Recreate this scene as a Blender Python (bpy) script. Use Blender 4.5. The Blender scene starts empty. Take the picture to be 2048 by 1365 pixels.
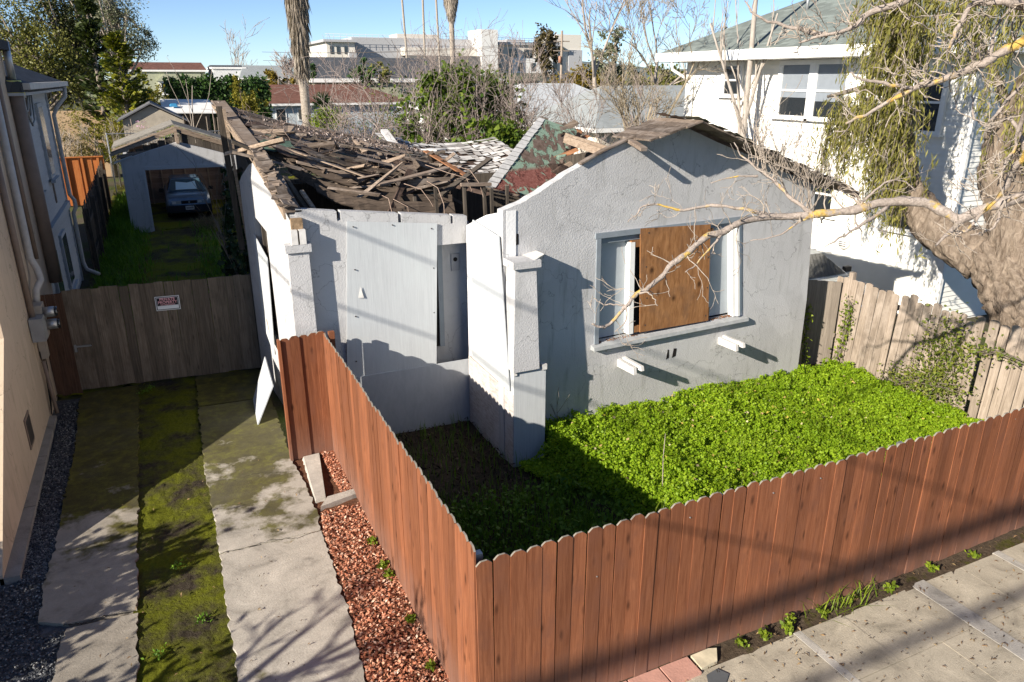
import bpy, math, random
import numpy as np
from mathutils import Vector, Matrix
R = math.radians
sc = bpy.context.scene
col = sc.collection
rng = np.random.default_rng(7)
random.seed(7)

# ---------------------------------------------------------------- camera
cam_d = bpy.data.cameras.new('camera'); cam = bpy.data.objects.new('camera', cam_d); col.objects.link(cam)
cam.location = (-1.78, -4.464, 5.3)
cam.rotation_euler = (R(90 - 19.63), 0, R(-25.1))
cam_d.sensor_width = 36; cam_d.lens = 25.93; cam_d.clip_start = 0.05; cam_d.clip_end = 6000
sc.camera = cam
# ---------------------------------------------------------------- sky and sun
SUN_AZ, SUN_EL = R(22.5), R(24.5)       # light travels towards +X, a little towards +Y
sx, sy, sz = math.cos(SUN_AZ)*math.cos(SUN_EL), math.sin(SUN_AZ)*math.cos(SUN_EL), -math.sin(SUN_EL)
w = bpy.data.worlds.new('World'); sc.world = w; w.use_nodes = True
nt = w.node_tree; nt.nodes.clear()
o = nt.nodes.new('ShaderNodeOutputWorld'); bg = nt.nodes.new('ShaderNodeBackground'); sk = nt.nodes.new('ShaderNodeTexSky')
sk.sky_type = 'NISHITA'; sk.sun_disc = False; sk.sun_elevation = SUN_EL
sk.sun_rotation = math.atan2(-sx, -sy)
sk.altitude = 0; sk.air_density = 0.56; sk.dust_density = 0.12; sk.ozone_density = 2.8
bg.inputs['Strength'].default_value = 0.074
nt.links.new(sk.outputs[0], bg.inputs['Color']); nt.links.new(bg.outputs[0], o.inputs['Surface'])
sd = bpy.data.lights.new('sun', 'SUN'); sd.energy = 4.5; sd.angle = R(0.5); sd.color = (1.0, 0.92, 0.80)
sun = bpy.data.objects.new('sun', sd); col.objects.link(sun); sun.location = (-30, -10, 20)
sun.rotation_euler = Vector((sx, sy, sz)).to_track_quat('-Z', 'Y').to_euler()
vs = sc.view_settings; vs.view_transform = 'Standard'; vs.look = 'None'; vs.exposure = 1.08; vs.gamma = 1.0; vs.use_curve_mapping = False

# ---------------------------------------------------------------- materials
MATS = {}
class NB:
    def __init__(s, name):
        s.m = bpy.data.materials.new(name); s.m.use_nodes = True
        s.t = s.m.node_tree; s.t.nodes.clear()
        s.out = s.t.nodes.new('ShaderNodeOutputMaterial'); s.b = s.t.nodes.new('ShaderNodeBsdfPrincipled')
        s.t.links.new(s.b.outputs[0], s.out.inputs['Surface'])
    def n(s, t, **k):
        x = s.t.nodes.new(t)
        for a, v in k.items():
            if a.startswith('i_'):
                x.inputs[a[2:].replace('_', ' ')].default_value = v
            else: setattr(x, a, v)
        return x
    def l(s, a, b): s.t.links.new(a, b)
    def coord(s, space='Object', scale=(1,1,1), rnd=True):
        tc = s.n('ShaderNodeTexCoord'); src = tc.outputs[space]
        if space == 'World':
            pass
        if rnd:
            oi = s.n('ShaderNodeObjectInfo'); mu = s.n('ShaderNodeMath', operation='MULTIPLY'); mu.inputs[1].default_value = 57.0
            s.l(oi.outputs['Random'], mu.inputs[0])
            ad = s.n('ShaderNodeVectorMath', operation='ADD'); s.l(src, ad.inputs[0]); s.l(mu.outputs[0], ad.inputs[1]); src = ad.outputs[0]
        mp = s.n('ShaderNodeMapping'); mp.inputs['Scale'].default_value = scale; s.l(src, mp.inputs[0])
        return mp.outputs[0]
    def wcoord(s, scale=(1,1,1)):
        g = s.n('ShaderNodeNewGeometry'); mp = s.n('ShaderNodeMapping'); mp.inputs['Scale'].default_value = scale
        s.l(g.outputs['Position'], mp.inputs[0]); return mp.outputs[0]
    def noise(s, co, scale, detail=5, rough=0.55, dist=0.0):
        x = s.n('ShaderNodeTexNoise'); x.inputs['Scale'].default_value = scale; x.inputs['Detail'].default_value = detail
        x.inputs['Roughness'].default_value = rough; x.inputs['Distortion'].default_value = dist; s.l(co, x.inputs['Vector']); return x.outputs['Fac']
    def ramp(s, fac, stops):
        r = s.n('ShaderNodeValToRGB'); e = r.color_ramp.elements
        while len(e) < len(stops): e.new(0.5)
        for el, (p, c) in zip(e, stops):
            el.position = p; el.color = (*c, 1) if len(c) == 3 else c
        s.l(fac, r.inputs[0]); return r.outputs[0]
    def mix(s, fac, a, b, mode='MIX'):
        m = s.n('ShaderNodeMix', data_type='RGBA', blend_type=mode)
        for sock, v in ((m.inputs[0], fac), (m.inputs[6], a), (m.inputs[7], b)):
            if hasattr(v, 'node'): s.l(v, sock)
            elif isinstance(v, (int, float)): sock.default_value = v
            else: sock.default_value = (*v, 1)
        return m.outputs[2]
    def bump(s, h, strength=0.5, dist=0.02):
        b = s.n('ShaderNodeBump'); b.inputs['Strength'].default_value = strength; b.inputs['Distance'].default_value = dist
        s.l(h, b.inputs['Height']); s.l(b.outputs[0], s.b.inputs['Normal'])
    def fin(s, colr=None, rough=0.8, metal=0.0, spec=0.3):
        if colr is not None:
            if hasattr(colr, 'node'): s.l(colr, s.b.inputs['Base Color'])
            else: s.b.inputs['Base Color'].default_value = (*colr, 1)
        if hasattr(rough, 'node'): s.l(rough, s.b.inputs['Roughness'])
        else: s.b.inputs['Roughness'].default_value = rough
        s.b.inputs['Metallic'].default_value = metal; s.b.inputs['Specular IOR Level'].default_value = spec
        MATS[s.m.name] = s.m; return s.m
def scl(c, k): return tuple(min(1, x*k) for x in c)

def m_stucco(name, c, bscale=50, strength=0.5, dist=0.012, stain=(0.5, 0.5, 0.46), wire=0.12):
    n = NB(name); co = n.wcoord()
    big = n.noise(co, 0.9, 5, 0.6); mid = n.noise(co, 4.0, 4, 0.6, 0.5); fine = n.noise(co, bscale, 4, 0.6, 0.4)
    a = n.ramp(big, [(0.3, scl(c, 0.90)), (0.6, c), (0.8, scl(c, 1.05))])
    a = n.mix(n.ramp(mid, [(0.55, (0,0,0)), (0.75, (1,1,1))]), a, scl(c, 0.86))
    # grime with a shape of its own: streaks
    st = n.noise(n.wcoord((3, 3, 0.35)), 3.0, 4, 0.65)
    f = n.ramp(st, [(0.54, (0,0,0)), (0.74, (0.55,)*3)])
    a = n.mix(f, a, tuple(x*y for x, y in zip(c, stain)))
    pt = n.noise(co, 0.55, 3, 0.5, 1.2); a = n.mix(n.ramp(pt, [(0.56, (0,0,0)), (0.58, (0.5,)*3)]), a, scl(c, 1.12))
    ck = n.n('ShaderNodeTexVoronoi'); ck.feature = 'DISTANCE_TO_EDGE'; ck.inputs['Scale'].default_value = 0.62; dm = n.n('ShaderNodeVectorMath', operation='ADD'); n.l(co, dm.inputs[0]); nz = n.n('ShaderNodeTexNoise'); nz.inputs['Scale'].default_value = 2.5; nz.inputs['Detail'].default_value = 6; n.l(co, nz.inputs['Vector']); n.l(nz.outputs['Color'], dm.inputs[1]); n.l(dm.outputs[0], ck.inputs['Vector'])
    a = n.mix(n.ramp(ck.outputs['Distance'], [(0.0, (0.75,)*3), (0.0045, (0,0,0))]), a, scl(c, 0.35))
    vo = n.n('ShaderNodeTexVoronoi'); vo.inputs['Scale'].default_value = bscale*0.8; n.l(co, vo.inputs['Vector'])
    ad = n.n('ShaderNodeMath', operation='ADD'); n.l(fine, ad.inputs[0])
    mu = n.n('ShaderNodeMath', operation='MULTIPLY'); mu.inputs[1].default_value = 0.35; n.l(vo.outputs['Distance'], mu.inputs[0]); n.l(mu.outputs[0], ad.inputs[1])
    n.bump(ad.outputs[0], strength, dist)
    return n.fin(a, 0.92, 0, 0.15)

def m_wood(name, dark, light, grain=(14, 14, 0.7), knots=0.5, vary=0.25, rough=0.8, tint=None, tintz=None, bump=0.35, space='Object'):
    n = NB(name); co = n.coord(space, grain)
    g = n.noise(co, 3.2, 6, 0.65, 0.8)
    a = n.ramp(g, [(0.28, dark), (0.5, tuple((x+y)/2 for x, y in zip(dark, light))), (0.72, light)])
    if knots:
        v = n.n('ShaderNodeTexVoronoi'); v.inputs['Scale'].default_value = 1.0; v.inputs['Randomness'].default_value = 1.0
        n.l(n.coord(space, (grain[0]*0.55, grain[0]*0.55, 2.6) if grain[2] < grain[0] else (2.6, grain[1]*.55, grain[1]*.55)), v.inputs['Vector'])
        k = n.ramp(v.outputs['Distance'], [(0.06, (knots,)*3), (0.2, (0,0,0))]); a = n.mix(k, a, scl(dark, 0.35))
    oi = n.n('ShaderNodeObjectInfo'); mr = n.n('ShaderNodeMapRange'); mr.inputs[3].default_value = 1-vary; mr.inputs[4].default_value = 1+vary
    n.l(oi.outputs['Random'], mr.inputs[0]); cb = n.n('ShaderNodeCombineColor')
    for i in range(3): n.l(mr.outputs[0], cb.inputs[i])
    a = n.mix(1.0, a, cb.outputs[0], 'MULTIPLY')
    bl = n.noise(n.coord(space, (2.2, 2.2, 1.4)), 1.6, 5, 0.65)
    if tint: a = n.mix(n.ramp(bl, [(0.48, (0,0,0)), (0.7, (0.75,)*3)]), a, tint)
    if tintz:   # wear that starts at the foot or the top of the board (colour, z0, z1)
        c, z0, z1 = tintz
        tc = n.n('ShaderNodeTexCoord'); sp = n.n('ShaderNodeSeparateXYZ'); n.l(tc.outputs['Object'], sp.inputs[0])
        m2 = n.n('ShaderNodeMapRange'); m2.inputs[1].default_value = z0; m2.inputs[2].default_value = z1; n.l(sp.outputs[2], m2.inputs[0])
        mm = n.n('ShaderNodeMath', operation='MULTIPLY'); n.l(m2.outputs[0], mm.inputs[0]); n.l(bl, mm.inputs[1]); a = n.mix(mm.outputs[0], a, c)
    n.bump(g, bump, 0.004)
    return n.fin(a, rough, 0, 0.2)

def m_plain(name, c, rough=0.6, metal=0, var=0.12, nscale=6, spec=0.3, bump=0.0, bscale=30):
    n = NB(name); co = n.wcoord()
    a = n.ramp(n.noise(co, nscale, 4, 0.6), [(0.3, scl(c, 1-var)), (0.7, scl(c, 1+var))])
    if bump: n.bump(n.noise(co, bscale, 4), bump, 0.01)
    return n.fin(a, rough, metal, spec)

def m_leaf(name, c1, c2, trans=0.35, rough=0.5):
    n = NB(name); g = n.n('ShaderNodeNewGeometry')
    a = n.ramp(g.outputs['Random Per Island'], [(0.0, c1), (1.0, c2)])
    big = n.noise(n.wcoord(), 1.3, 3)
    a = n.mix(n.ramp(big, [(0.35, (0,0,0)), (0.7, (0.5,)*3)]), a, scl(c1, 0.8))
    n.l(a, n.b.inputs['Base Color']); n.b.inputs['Roughness'].default_value = rough; n.b.inputs['Specular IOR Level'].default_value = 0.25
    tr = n.n('ShaderNodeBsdfTranslucent'); n.l(n.mix(1.0, a, (1.0, 1.0, 0.55), 'MULTIPLY'), tr.inputs['Color'])
    ms = n.n('ShaderNodeMixShader'); ms.inputs[0].default_value = trans
    n.l(n.b.outputs[0], ms.inputs[1]); n.l(tr.outputs[0], ms.inputs[2]); n.l(ms.outputs[0], n.out.inputs['Surface'])
    MATS[name] = n.m; return n.m

def m_bark(name, dark, light, scale=(9, 9, 2.2), lichen=0.0, bump=0.8, dist=0.02):
    n = NB(name); co = n.coord('Object', scale, rnd=False)
    g = n.noise(co, 2.2, 6, 0.68, 0.9); a = n.ramp(g, [(0.3, dark), (0.7, light)])
    if lichen:
        f = n.ramp(n.noise(n.wcoord(), 4.5, 4, 0.6), [(0.57, (0,0,0)), (0.64, (lichen,)*3)])
        a = n.mix(f, a, n.ramp(n.noise(n.wcoord(), 40, 3), [(0.3, (0.42, 0.24, 0.03)), (0.7, (0.62, 0.45, 0.10))]))
    n.bump(g, bump, dist); return n.fin(a, 0.9, 0, 0.15)

def m_roof(name, c, scale=4.0, var=0.25, axis_scale=(1,1,1)):
    n = NB(name)
    br = n.n('ShaderNodeTexBrick'); br.inputs['Scale'].default_value = scale
    br.inputs['Color1'].default_value = (*scl(c, 1-var), 1); br.inputs['Color2'].default_value = (*scl(c, 1+var), 1); br.inputs['Mortar'].default_value = (*scl(c, 0.55), 1)
    br.inputs['Mortar Size'].default_value = 0.012; br.inputs['Brick Width'].default_value = 0.9; br.inputs['Row Height'].default_value = 0.5
    uv = n.n('ShaderNodeUVMap'); n.l(uv.outputs[0], br.inputs['Vector'])
    a = n.mix(n.ramp(n.noise(n.wcoord(), 1.2, 5), [(0.4, (0,0,0)), (0.7, (0.5,)*3)]), br.outputs[0], scl(c, 0.75))
    n.bump(n.noise(n.wcoord(), 60, 3), 0.4, 0.01); return n.fin(a, 0.95, 0, 0.1)

STUCCO = m_stucco('stucco_grey', (0.49, 0.485, 0.485))
STUCCO_SIDE = STUCCO
PAINTED_PLY = m_wood('painted_plywood', (0.42, 0.44, 0.455), (0.55, 0.57, 0.58), (26, 26, 0.5), 0.0, 0.05, 0.75, tint=(0.50, 0.53, 0.54), bump=0.6)
LOWER_PLY = m_wood('painted_plywood_low', (0.40, 0.42, 0.44), (0.50, 0.52, 0.54), (3, 3, 1.2), 0.0, 0.06, 0.75, bump=0.3)
PEELED = m_wood('peeled_plywood', (0.30, 0.25, 0.22), (0.60, 0.57, 0.55), (2, 2, 9), 0.0, 0.05, 0.8, tint=(0.58, 0.57, 0.57), bump=0.4)
RAWPLY = m_wood('raw_plywood', (0.165, 0.066, 0.022), (0.38, 0.19, 0.08), (6, 6, 1.1), 0.95, 0.05, 0.75, tint=(0.17, 0.09, 0.05), bump=0.3)
REDWOOD = m_wood('redwood_stain', (0.130, 0.042, 0.018), (0.265, 0.103, 0.049), (13, 13, 0.7), 0.8, 0.24, 0.7, tint=(0.165, 0.066, 0.038), tintz=((0.20, 0.125, 0.10), 0.6, 0.0), bump=0.4)
REDTOP = m_plain('weathered_edge', (0.25, 0.225, 0.185), 0.9)
GATEWOOD = m_wood('weathered_brown_wood', (0.075, 0.058, 0.042), (0.23, 0.18, 0.135), (16, 16, 0.6), 0.5, 0.32, 0.9, tint=(0.10, 0.082, 0.06))
GATEPOST = m_wood('brown_fence_wood', (0.06, 0.032, 0.02), (0.15, 0.085, 0.055), (12, 12, 0.7), 0.3, 0.15, 0.9)
GREYWOOD = m_wood('grey_weathered_wood', (0.16, 0.125, 0.095), (0.38, 0.31, 0.25), (14, 14, 0.6), 0.35, 0.18, 0.9, tint=(0.42, 0.35, 0.29))
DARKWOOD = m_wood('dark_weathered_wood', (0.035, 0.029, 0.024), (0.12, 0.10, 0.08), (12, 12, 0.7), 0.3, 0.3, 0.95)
ROTWOOD = m_wood('rotten_wood', (0.05, 0.036, 0.027), (0.27, 0.21, 0.165), (0.7, 12, 12), 0.3, 0.45, 0.95, tint=(0.30, 0.255, 0.22), bump=0.8)
ROTDARK = m_wood('charred_rotten_wood', (0.022, 0.017, 0.014), (0.13, 0.098, 0.075), (0.7, 10, 10), 0.3, 0.35, 0.95, tint=(0.07, 0.052, 0.04), bump=0.9)
ROTLIGHT = m_wood('dry_wood', (0.16, 0.11, 0.075), (0.42, 0.33, 0.25), (0.7, 12, 12), 0.3, 0.25, 0.9, bump=0.6)
RUSTWOOD = m_wood('orange_split_wood', (0.20, 0.075, 0.03), (0.42, 0.22, 0.12), (0.7, 12, 12), 0.3, 0.2, 0.9, bump=0.6)
ORANGEWOOD = m_wood('new_cedar', (0.30, 0.085, 0.02), (0.50, 0.19, 0.06), (12, 12, 0.7), 0.4, 0.15, 0.7)
TARPAPER = m_plain('rotten_tar_paper', (0.075, 0.052, 0.042), 0.95, 0, 0.5, 9, 0.1, 0.8, 25)
WHITEPAINT = m_plain('white_paint', (0.78, 0.77, 0.74), 0.6, 0, 0.05, 5)
OFFWHITE = m_plain('dirty_white_paint', (0.62, 0.60, 0.57), 0.7, 0, 0.18, 9)
BLUETRIM = m_plain('blue_grey_trim', (0.22, 0.25, 0.28), 0.6, 0, 0.08, 5)
STEEL = m_plain('galvanised_steel', (0.42, 0.43, 0.44), 0.45, 0.8, 0.1)
DARKMETAL = m_plain('dark_metal', (0.08, 0.07, 0.065), 0.6, 0.5, 0.2)
BLACK = m_plain('black_rubber', (0.018, 0.018, 0.02), 0.7)
DARKIN = m_plain('dark_interior', (0.030, 0.025, 0.022), 0.95, 0, 0.4)  # near-black colour stands in for shade in the interior and gaps
def m_glass(name, c=(0.02, 0.025, 0.03), rough=0.08):
    n = NB(name); n.b.inputs['Coat Weight'].default_value = 0.4; return n.fin(c, rough, 0.0, 0.7)
GLASS = m_glass('window_glass')
BLIND = m_plain('window_blind', (0.22, 0.245, 0.275), 0.5, 0, 0.05)

# ---------------------------------------------------------------- mesh helpers
class MB:
    def __init__(s): s.v = []; s.f = []; s.mi = []; s.cur = 0; s.uv = None
    def add(s, vs, fs):
        k = len(s.v); s.v += [tuple(map(float, p)) for p in vs]
        for f in fs: s.f.append(tuple(i+k for i in f)); s.mi.append(s.cur)
        return s
    def hexa(s, b, t):          # bottom quad, top quad (same order)
        return s.add(list(b)+list(t), [(3,2,1,0), (4,5,6,7), (0,1,5,4), (1,2,6,5), (2,3,7,6), (3,0,4,7)])
    def box(s, c, d, rz=0, M=None):
        hx, hy, hz = d[0]/2, d[1]/2, d[2]/2
        P = [Vector((x, y, z)) for z in (-hz, hz) for x, y in ((-hx,-hy), (hx,-hy), (hx,hy), (-hx,hy))]
        if M is None: M = Matrix.Rotation(rz, 3, 'Z')
        P = [M @ p + Vector(c) for p in P]
        return s.hexa(P[:4], P[4:])
    def span(s, lo, hi):
        return s.box([(a+b)/2 for a, b in zip(lo, hi)], [b-a for a, b in zip(lo, hi)])
    def beam(s, a, b, w, h, up=(0,0,1)):   # beam from a to b, width w (side), height h (up)
        a, b = Vector(a), Vector(b); d = (b-a).normalized(); u = Vector(up); sd = d.cross(u)
        if sd.length < 1e-4: sd = d.cross(Vector((1,0,0)))
        sd.normalize(); u = sd.cross(d)
        q = [sd*(-w/2)+u*(-h/2), sd*(w/2)+u*(-h/2), sd*(w/2)+u*(h/2), sd*(-w/2)+u*(h/2)]
        return s.hexa([a+x for x in q], [b+x for x in q])
    def strip(s, pts, wv, hv):   # bent plank: centre line pts, half width vectors wv, thickness vectors hv
        k = len(s.v)
        for p, a, h in zip(pts, wv, hv):
            p, a, h = Vector(p), Vector(a), Vector(h)
            s.v += [tuple(p-a-h), tuple(p+a-h), tuple(p+a+h), tuple(p-a+h)]
        for i in range(len(pts)-1):
            for j in range(4):
                s.f.append((k+4*i+j, k+4*i+(j+1)%4, k+4*i+4+(j+1)%4, k+4*i+4+j)); s.mi.append(s.cur)
        e = k+4*(len(pts)-1)
        s.f += [(k+3, k+2, k+1, k), (e, e+1, e+2, e+3)]; s.mi += [s.cur]*2
        return s
    def prism(s, poly, ext, skip=()):      # planar polygon (may be a keyhole) extruded by ext
        n = len(poly); ext = Vector(ext); P = [Vector(p) for p in poly]
        k = len(s.v); s.v += [tuple(p) for p in P] + [tuple(p+ext) for p in P]
        s.f.append(tuple(range(k, k+n))); s.f.append(tuple(range(k+2*n-1, k+n-1, -1))); s.mi += [s.cur]*2
        for i in range(n):
            if i in skip: continue
            j = (i+1) % n; s.f.append((k+j, k+i, k+n+i, k+n+j)); s.mi.append(s.cur)
        return s
    def tube(s, path, rad, n=8, cap=True):
        P = [Vector(p) for p in path]
        if not hasattr(rad, '__len__'): rad = [rad]*len(P)
        k = len(s.v); up = Vector((0.13, 0.29, 0.95))
        for i, p in enumerate(P):
            d = (P[min(i+1, len(P)-1)] - P[max(i-1, 0)]).normalized()
            a = d.cross(up)
            if a.length < 0.05: a = d.cross(Vector((1,0,0)))
            a.normalize(); b = d.cross(a); up = up - d*up.dot(d)
            if up.length < 0.05: up = b
            for j in range(n):
                t = 2*math.pi*j/n; q = p + (a*math.cos(t)+b*math.sin(t))*rad[i]; s.v.append(tuple(q))
        for i in range(len(P)-1):
            for j in range(n):
                s.f.append((k+i*n+j, k+i*n+(j+1)%n, k+(i+1)*n+(j+1)%n, k+(i+1)*n+j)); s.mi.append(s.cur)
        if cap:
            s.f.append(tuple(k+j for j in range(n))[::-1]); s.f.append(tuple(k+(len(P)-1)*n+j for j in range(n))); s.mi += [s.cur]*2
        return s
    def lathe(s, prof, c, n=12):
        return s.tube([(c[0], c[1], c[2]+z) for r, z in prof], [r for r, z in prof], n)
    def mesh(s, name, mats, smooth=False):
        me = bpy.data.meshes.new(name); me.from_pydata(s.v, [], s.f)
        for m in (mats if isinstance(mats, (list, tuple)) else [mats]): me.materials.append(m)
        if any(s.mi): me.polygons.foreach_set('material_index', s.mi)
        if smooth: me.polygons.foreach_set('use_smooth', [True]*len(me.polygons))
        if s.uv is not None:
            u = me.uv_layers.new(name='UVMap'); u.data.foreach_set('uv', np.array(s.uv(me), dtype=np.float32).ravel())
        me.validate(); me.update(); return me
    def build(s, name, mats, parent=None, smooth=False, **tags):
        return link(name, s.mesh(name, mats, smooth), parent, **tags)
def link(name, me, parent=None, loc=None, rz=0, scale=None, M=None, **tags):
    ob = bpy.data.objects.new(name, me); col.objects.link(ob)
    if loc is not None: ob.location = loc
    if rz: ob.rotation_euler[2] = rz
    if scale is not None: ob.scale = scale
    if M is not None: ob.matrix_world = M
    if parent is not None:
        ob.parent = parent; ob.matrix_parent_inverse = inv_chain(parent)
    tag(ob, **tags); return ob
def wmat(ob):
    m = ob.matrix_basis.copy()
    return m if ob.parent is None else wmat(ob.parent) @ ob.matrix_parent_inverse @ m
def inv_chain(p): return wmat(p).inverted()
def tag(ob, label=None, cat=None, group=None, kind=None):
    if label: ob['label'] = label
    if cat: ob['category'] = cat
    if group: ob['group'] = group
    if kind: ob['kind'] = kind
    return ob
def thing(name, label, cat, loc=(0,0,0), group=None, rz=0):
    e = bpy.data.objects.new(name, None); col.objects.link(e); e.location = loc; e.rotation_euler[2] = rz; e.empty_display_size = 0.3
    return tag(e, label, cat, group)
def uv_planar(u, v, s=1.0):
    u, v = np.array(u, float), np.array(v, float)
    def f(me):
        co = np.empty(len(me.vertices)*3, dtype=np.float32); me.vertices.foreach_get('co', co); co = co.reshape(-1, 3)
        li = np.empty(len(me.loops), dtype=np.int32); me.loops.foreach_get('vertex_index', li)
        q = co[li]; return np.stack([q@u*s, q@v*s], 1)
    return f
def np_mesh(name, V, F, mat, smooth=False):
    V = np.ascontiguousarray(V, dtype=np.float32).reshape(-1, 3); F = np.ascontiguousarray(F, dtype=np.int32); k = F.shape[1]
    me = bpy.data.meshes.new(name); me.vertices.add(len(V)); me.vertices.foreach_set('co', V.ravel())
    me.loops.add(F.size); me.loops.foreach_set('vertex_index', F.ravel())
    me.polygons.add(len(F)); me.polygons.foreach_set('loop_start', np.arange(0, F.size, k, dtype=np.int32)); me.polygons.foreach_set('loop_total', np.full(len(F), k, dtype=np.int32))
    if smooth: me.polygons.foreach_set('use_smooth', np.ones(len(F), dtype=bool))
    me.materials.append(mat); me.update(calc_edges=True); me.validate(); return me
def unit(a): return a/np.maximum(np.linalg.norm(a, axis=-1, keepdims=True), 1e-9)
def leaves(C, size, aspect=0.55, up=0.0, dirs=None, g=None, fold=0.0, jit=0.25):
    """rhombus leaves at centres C; returns V, F (quads)"""
    g = g or rng; n = len(C); sz_ = np.broadcast_to(np.asarray(size, float), (n,))[:, None] if not np.isscalar(size) else size*g.uniform(0.6, 1.35, (n, 1))
    a = unit(g.normal(size=(n, 3))) if dirs is None else unit(dirs + jit*g.normal(size=(n, 3)))
    nn = unit(g.normal(size=(n, 3)) + np.array([0, 0, up])); 
    b = unit(np.cross(nn, a)); 
    if dirs is None: a = unit(np.cross(b, nn))
    V = np.stack([C - a*sz_*0.5, C + b*sz_*0.5*aspect + nn*fold*sz_, C + a*sz_*0.5, C - b*sz_*0.5*aspect + nn*fold*sz_], 1)
    return V.reshape(-1, 3), np.arange(4*n).reshape(n, 4)
def blob_points(n, c, r, g=None, shell=0.5):
    """points in lumpy ellipsoid"""
    g = g or rng; d = unit(g.normal(size=(n, 3))); rad = g.uniform(shell, 1.0, (n, 1))**0.7
    ph = g.uniform(0, 6.28, 6)
    lump = 1 + 0.16*np.sin(3*d[:, :1]*2+ph[0]) + 0.14*np.sin(5*d[:, 1:2]*2+ph[1]) + 0.14*np.sin(4*d[:, 2:3]*3+ph[2])
    return np.array(c) + d*rad*lump*np.array(r)
# bare branching: returns list of (pts, radii)
def grow(g, p, d, L, r, depth, out, nseg=5, spread=0.55, kids=(3, 5), shrink=0.68, up=0.15, wob=0.12, rmin=0.004):
    pts = [np.array(p, float)]; d = unit(np.array(d, float)); rads = [r]
    for i in range(nseg):
        d = unit(d + g.normal(size=3)*wob + np.array([0, 0, up*0.25]))
        pts.append(pts[-1] + d*L/nseg); rads.append(max(rmin, r*(1-0.55*(i+1)/nseg)))
    out.append((pts, rads))
    if depth <= 0: return
    for k in range(g.integers(kids[0], kids[1]+1)):
        t = g.uniform(0.3, 1.0); i = min(nseg-1, int(t*nseg)); q = pts[i] + (pts[i+1]-pts[i])*(t*nseg-i)
        dd = unit(pts[i+1]-pts[i]); s_ = unit(np.cross(dd, g.normal(size=3)))
        nd = unit(dd*math.cos(spread*g.uniform(0.6, 1.4)) + s_*math.sin(spread*g.uniform(0.6, 1.4)) + np.array([0, 0, up]))
        grow(g, q, nd, L*shrink*g.uniform(0.7, 1.15), max(rmin, rads[i]*0.62), depth-1, out, max(3, nseg-1), spread, kids, shrink, up, wob, rmin)
def tubes_mesh(name, br, mat, sides=None, smooth=True):
    b = MB()
    for pts, rads in br:
        n = sides or (8 if rads[0] > 0.06 else 5 if rads[0] > 0.015 else 3)
        b.tube(pts, rads, n, cap=rads[0] > 0.01)
    return b.mesh(name, mat, smooth)
# ================================================================= the ground
def m_soil(name, c, v=0.5, moss=None, sc_=3.0, thr=(0.45, 0.6)):
    n = NB(name); co = n.wcoord(); a = n.ramp(n.noise(co, 18, 6, 0.7), [(0.3, scl(c, 1-v)), (0.7, scl(c, 1+v))])
    if moss:
        f = n.ramp(n.noise(co, sc_, 6, 0.65), [(thr[0], (0,0,0)), (thr[1], (1,1,1))])
        a = n.mix(f, a, n.ramp(n.noise(co, 30, 4, 0.7), [(0.3, scl(moss, 0.55)), (0.7, moss)]))
    n.bump(n.noise(co, 28, 6, 0.7), 0.9, 0.03); return n.fin(a, 0.97, 0, 0.1)
def sheet(x0, x1, y0, y1, z, nx, ny, bump=0.0, mat=None, name='sheet', f=None, seed=3, **t):
    g = np.random.default_rng(seed); X, Y = np.meshgrid(np.linspace(x0, x1, nx+1), np.linspace(y0, y1, ny+1))
    Z = np.full_like(X, z) + (f(X, Y) if f else 0) + g.normal(size=X.shape)*bump
    i = np.arange(nx*ny); r_, c_ = i//nx, i % nx; a = r_*(nx+1)+c_
    return link(name, np_mesh(name, np.stack([X, Y, Z], -1), np.stack([a, a+1, a+nx+2, a+nx+1], 1), mat, True), **t)
SOILG = m_soil('town_ground', (0.10, 0.085, 0.06), 0.4, (0.10, 0.13, 0.035), 0.5)
b = MB(); b.add([(-900,-60,-0.06), (1500,-60,-0.06), (1500,2600,-0.06), (-900,2600,-0.06)], [(0,1,2,3)])
b.build('ground', SOILG, kind='structure')
STREET = m_plain('asphalt', (0.055, 0.055, 0.057), 0.95, 0, 0.2, 3, 0.2, 0.6, 60)
b = MB(); b.span((-60,-14,-0.12), (60,-4.6,-0.055)); b.build('street', STREET, kind='structure')

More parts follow.
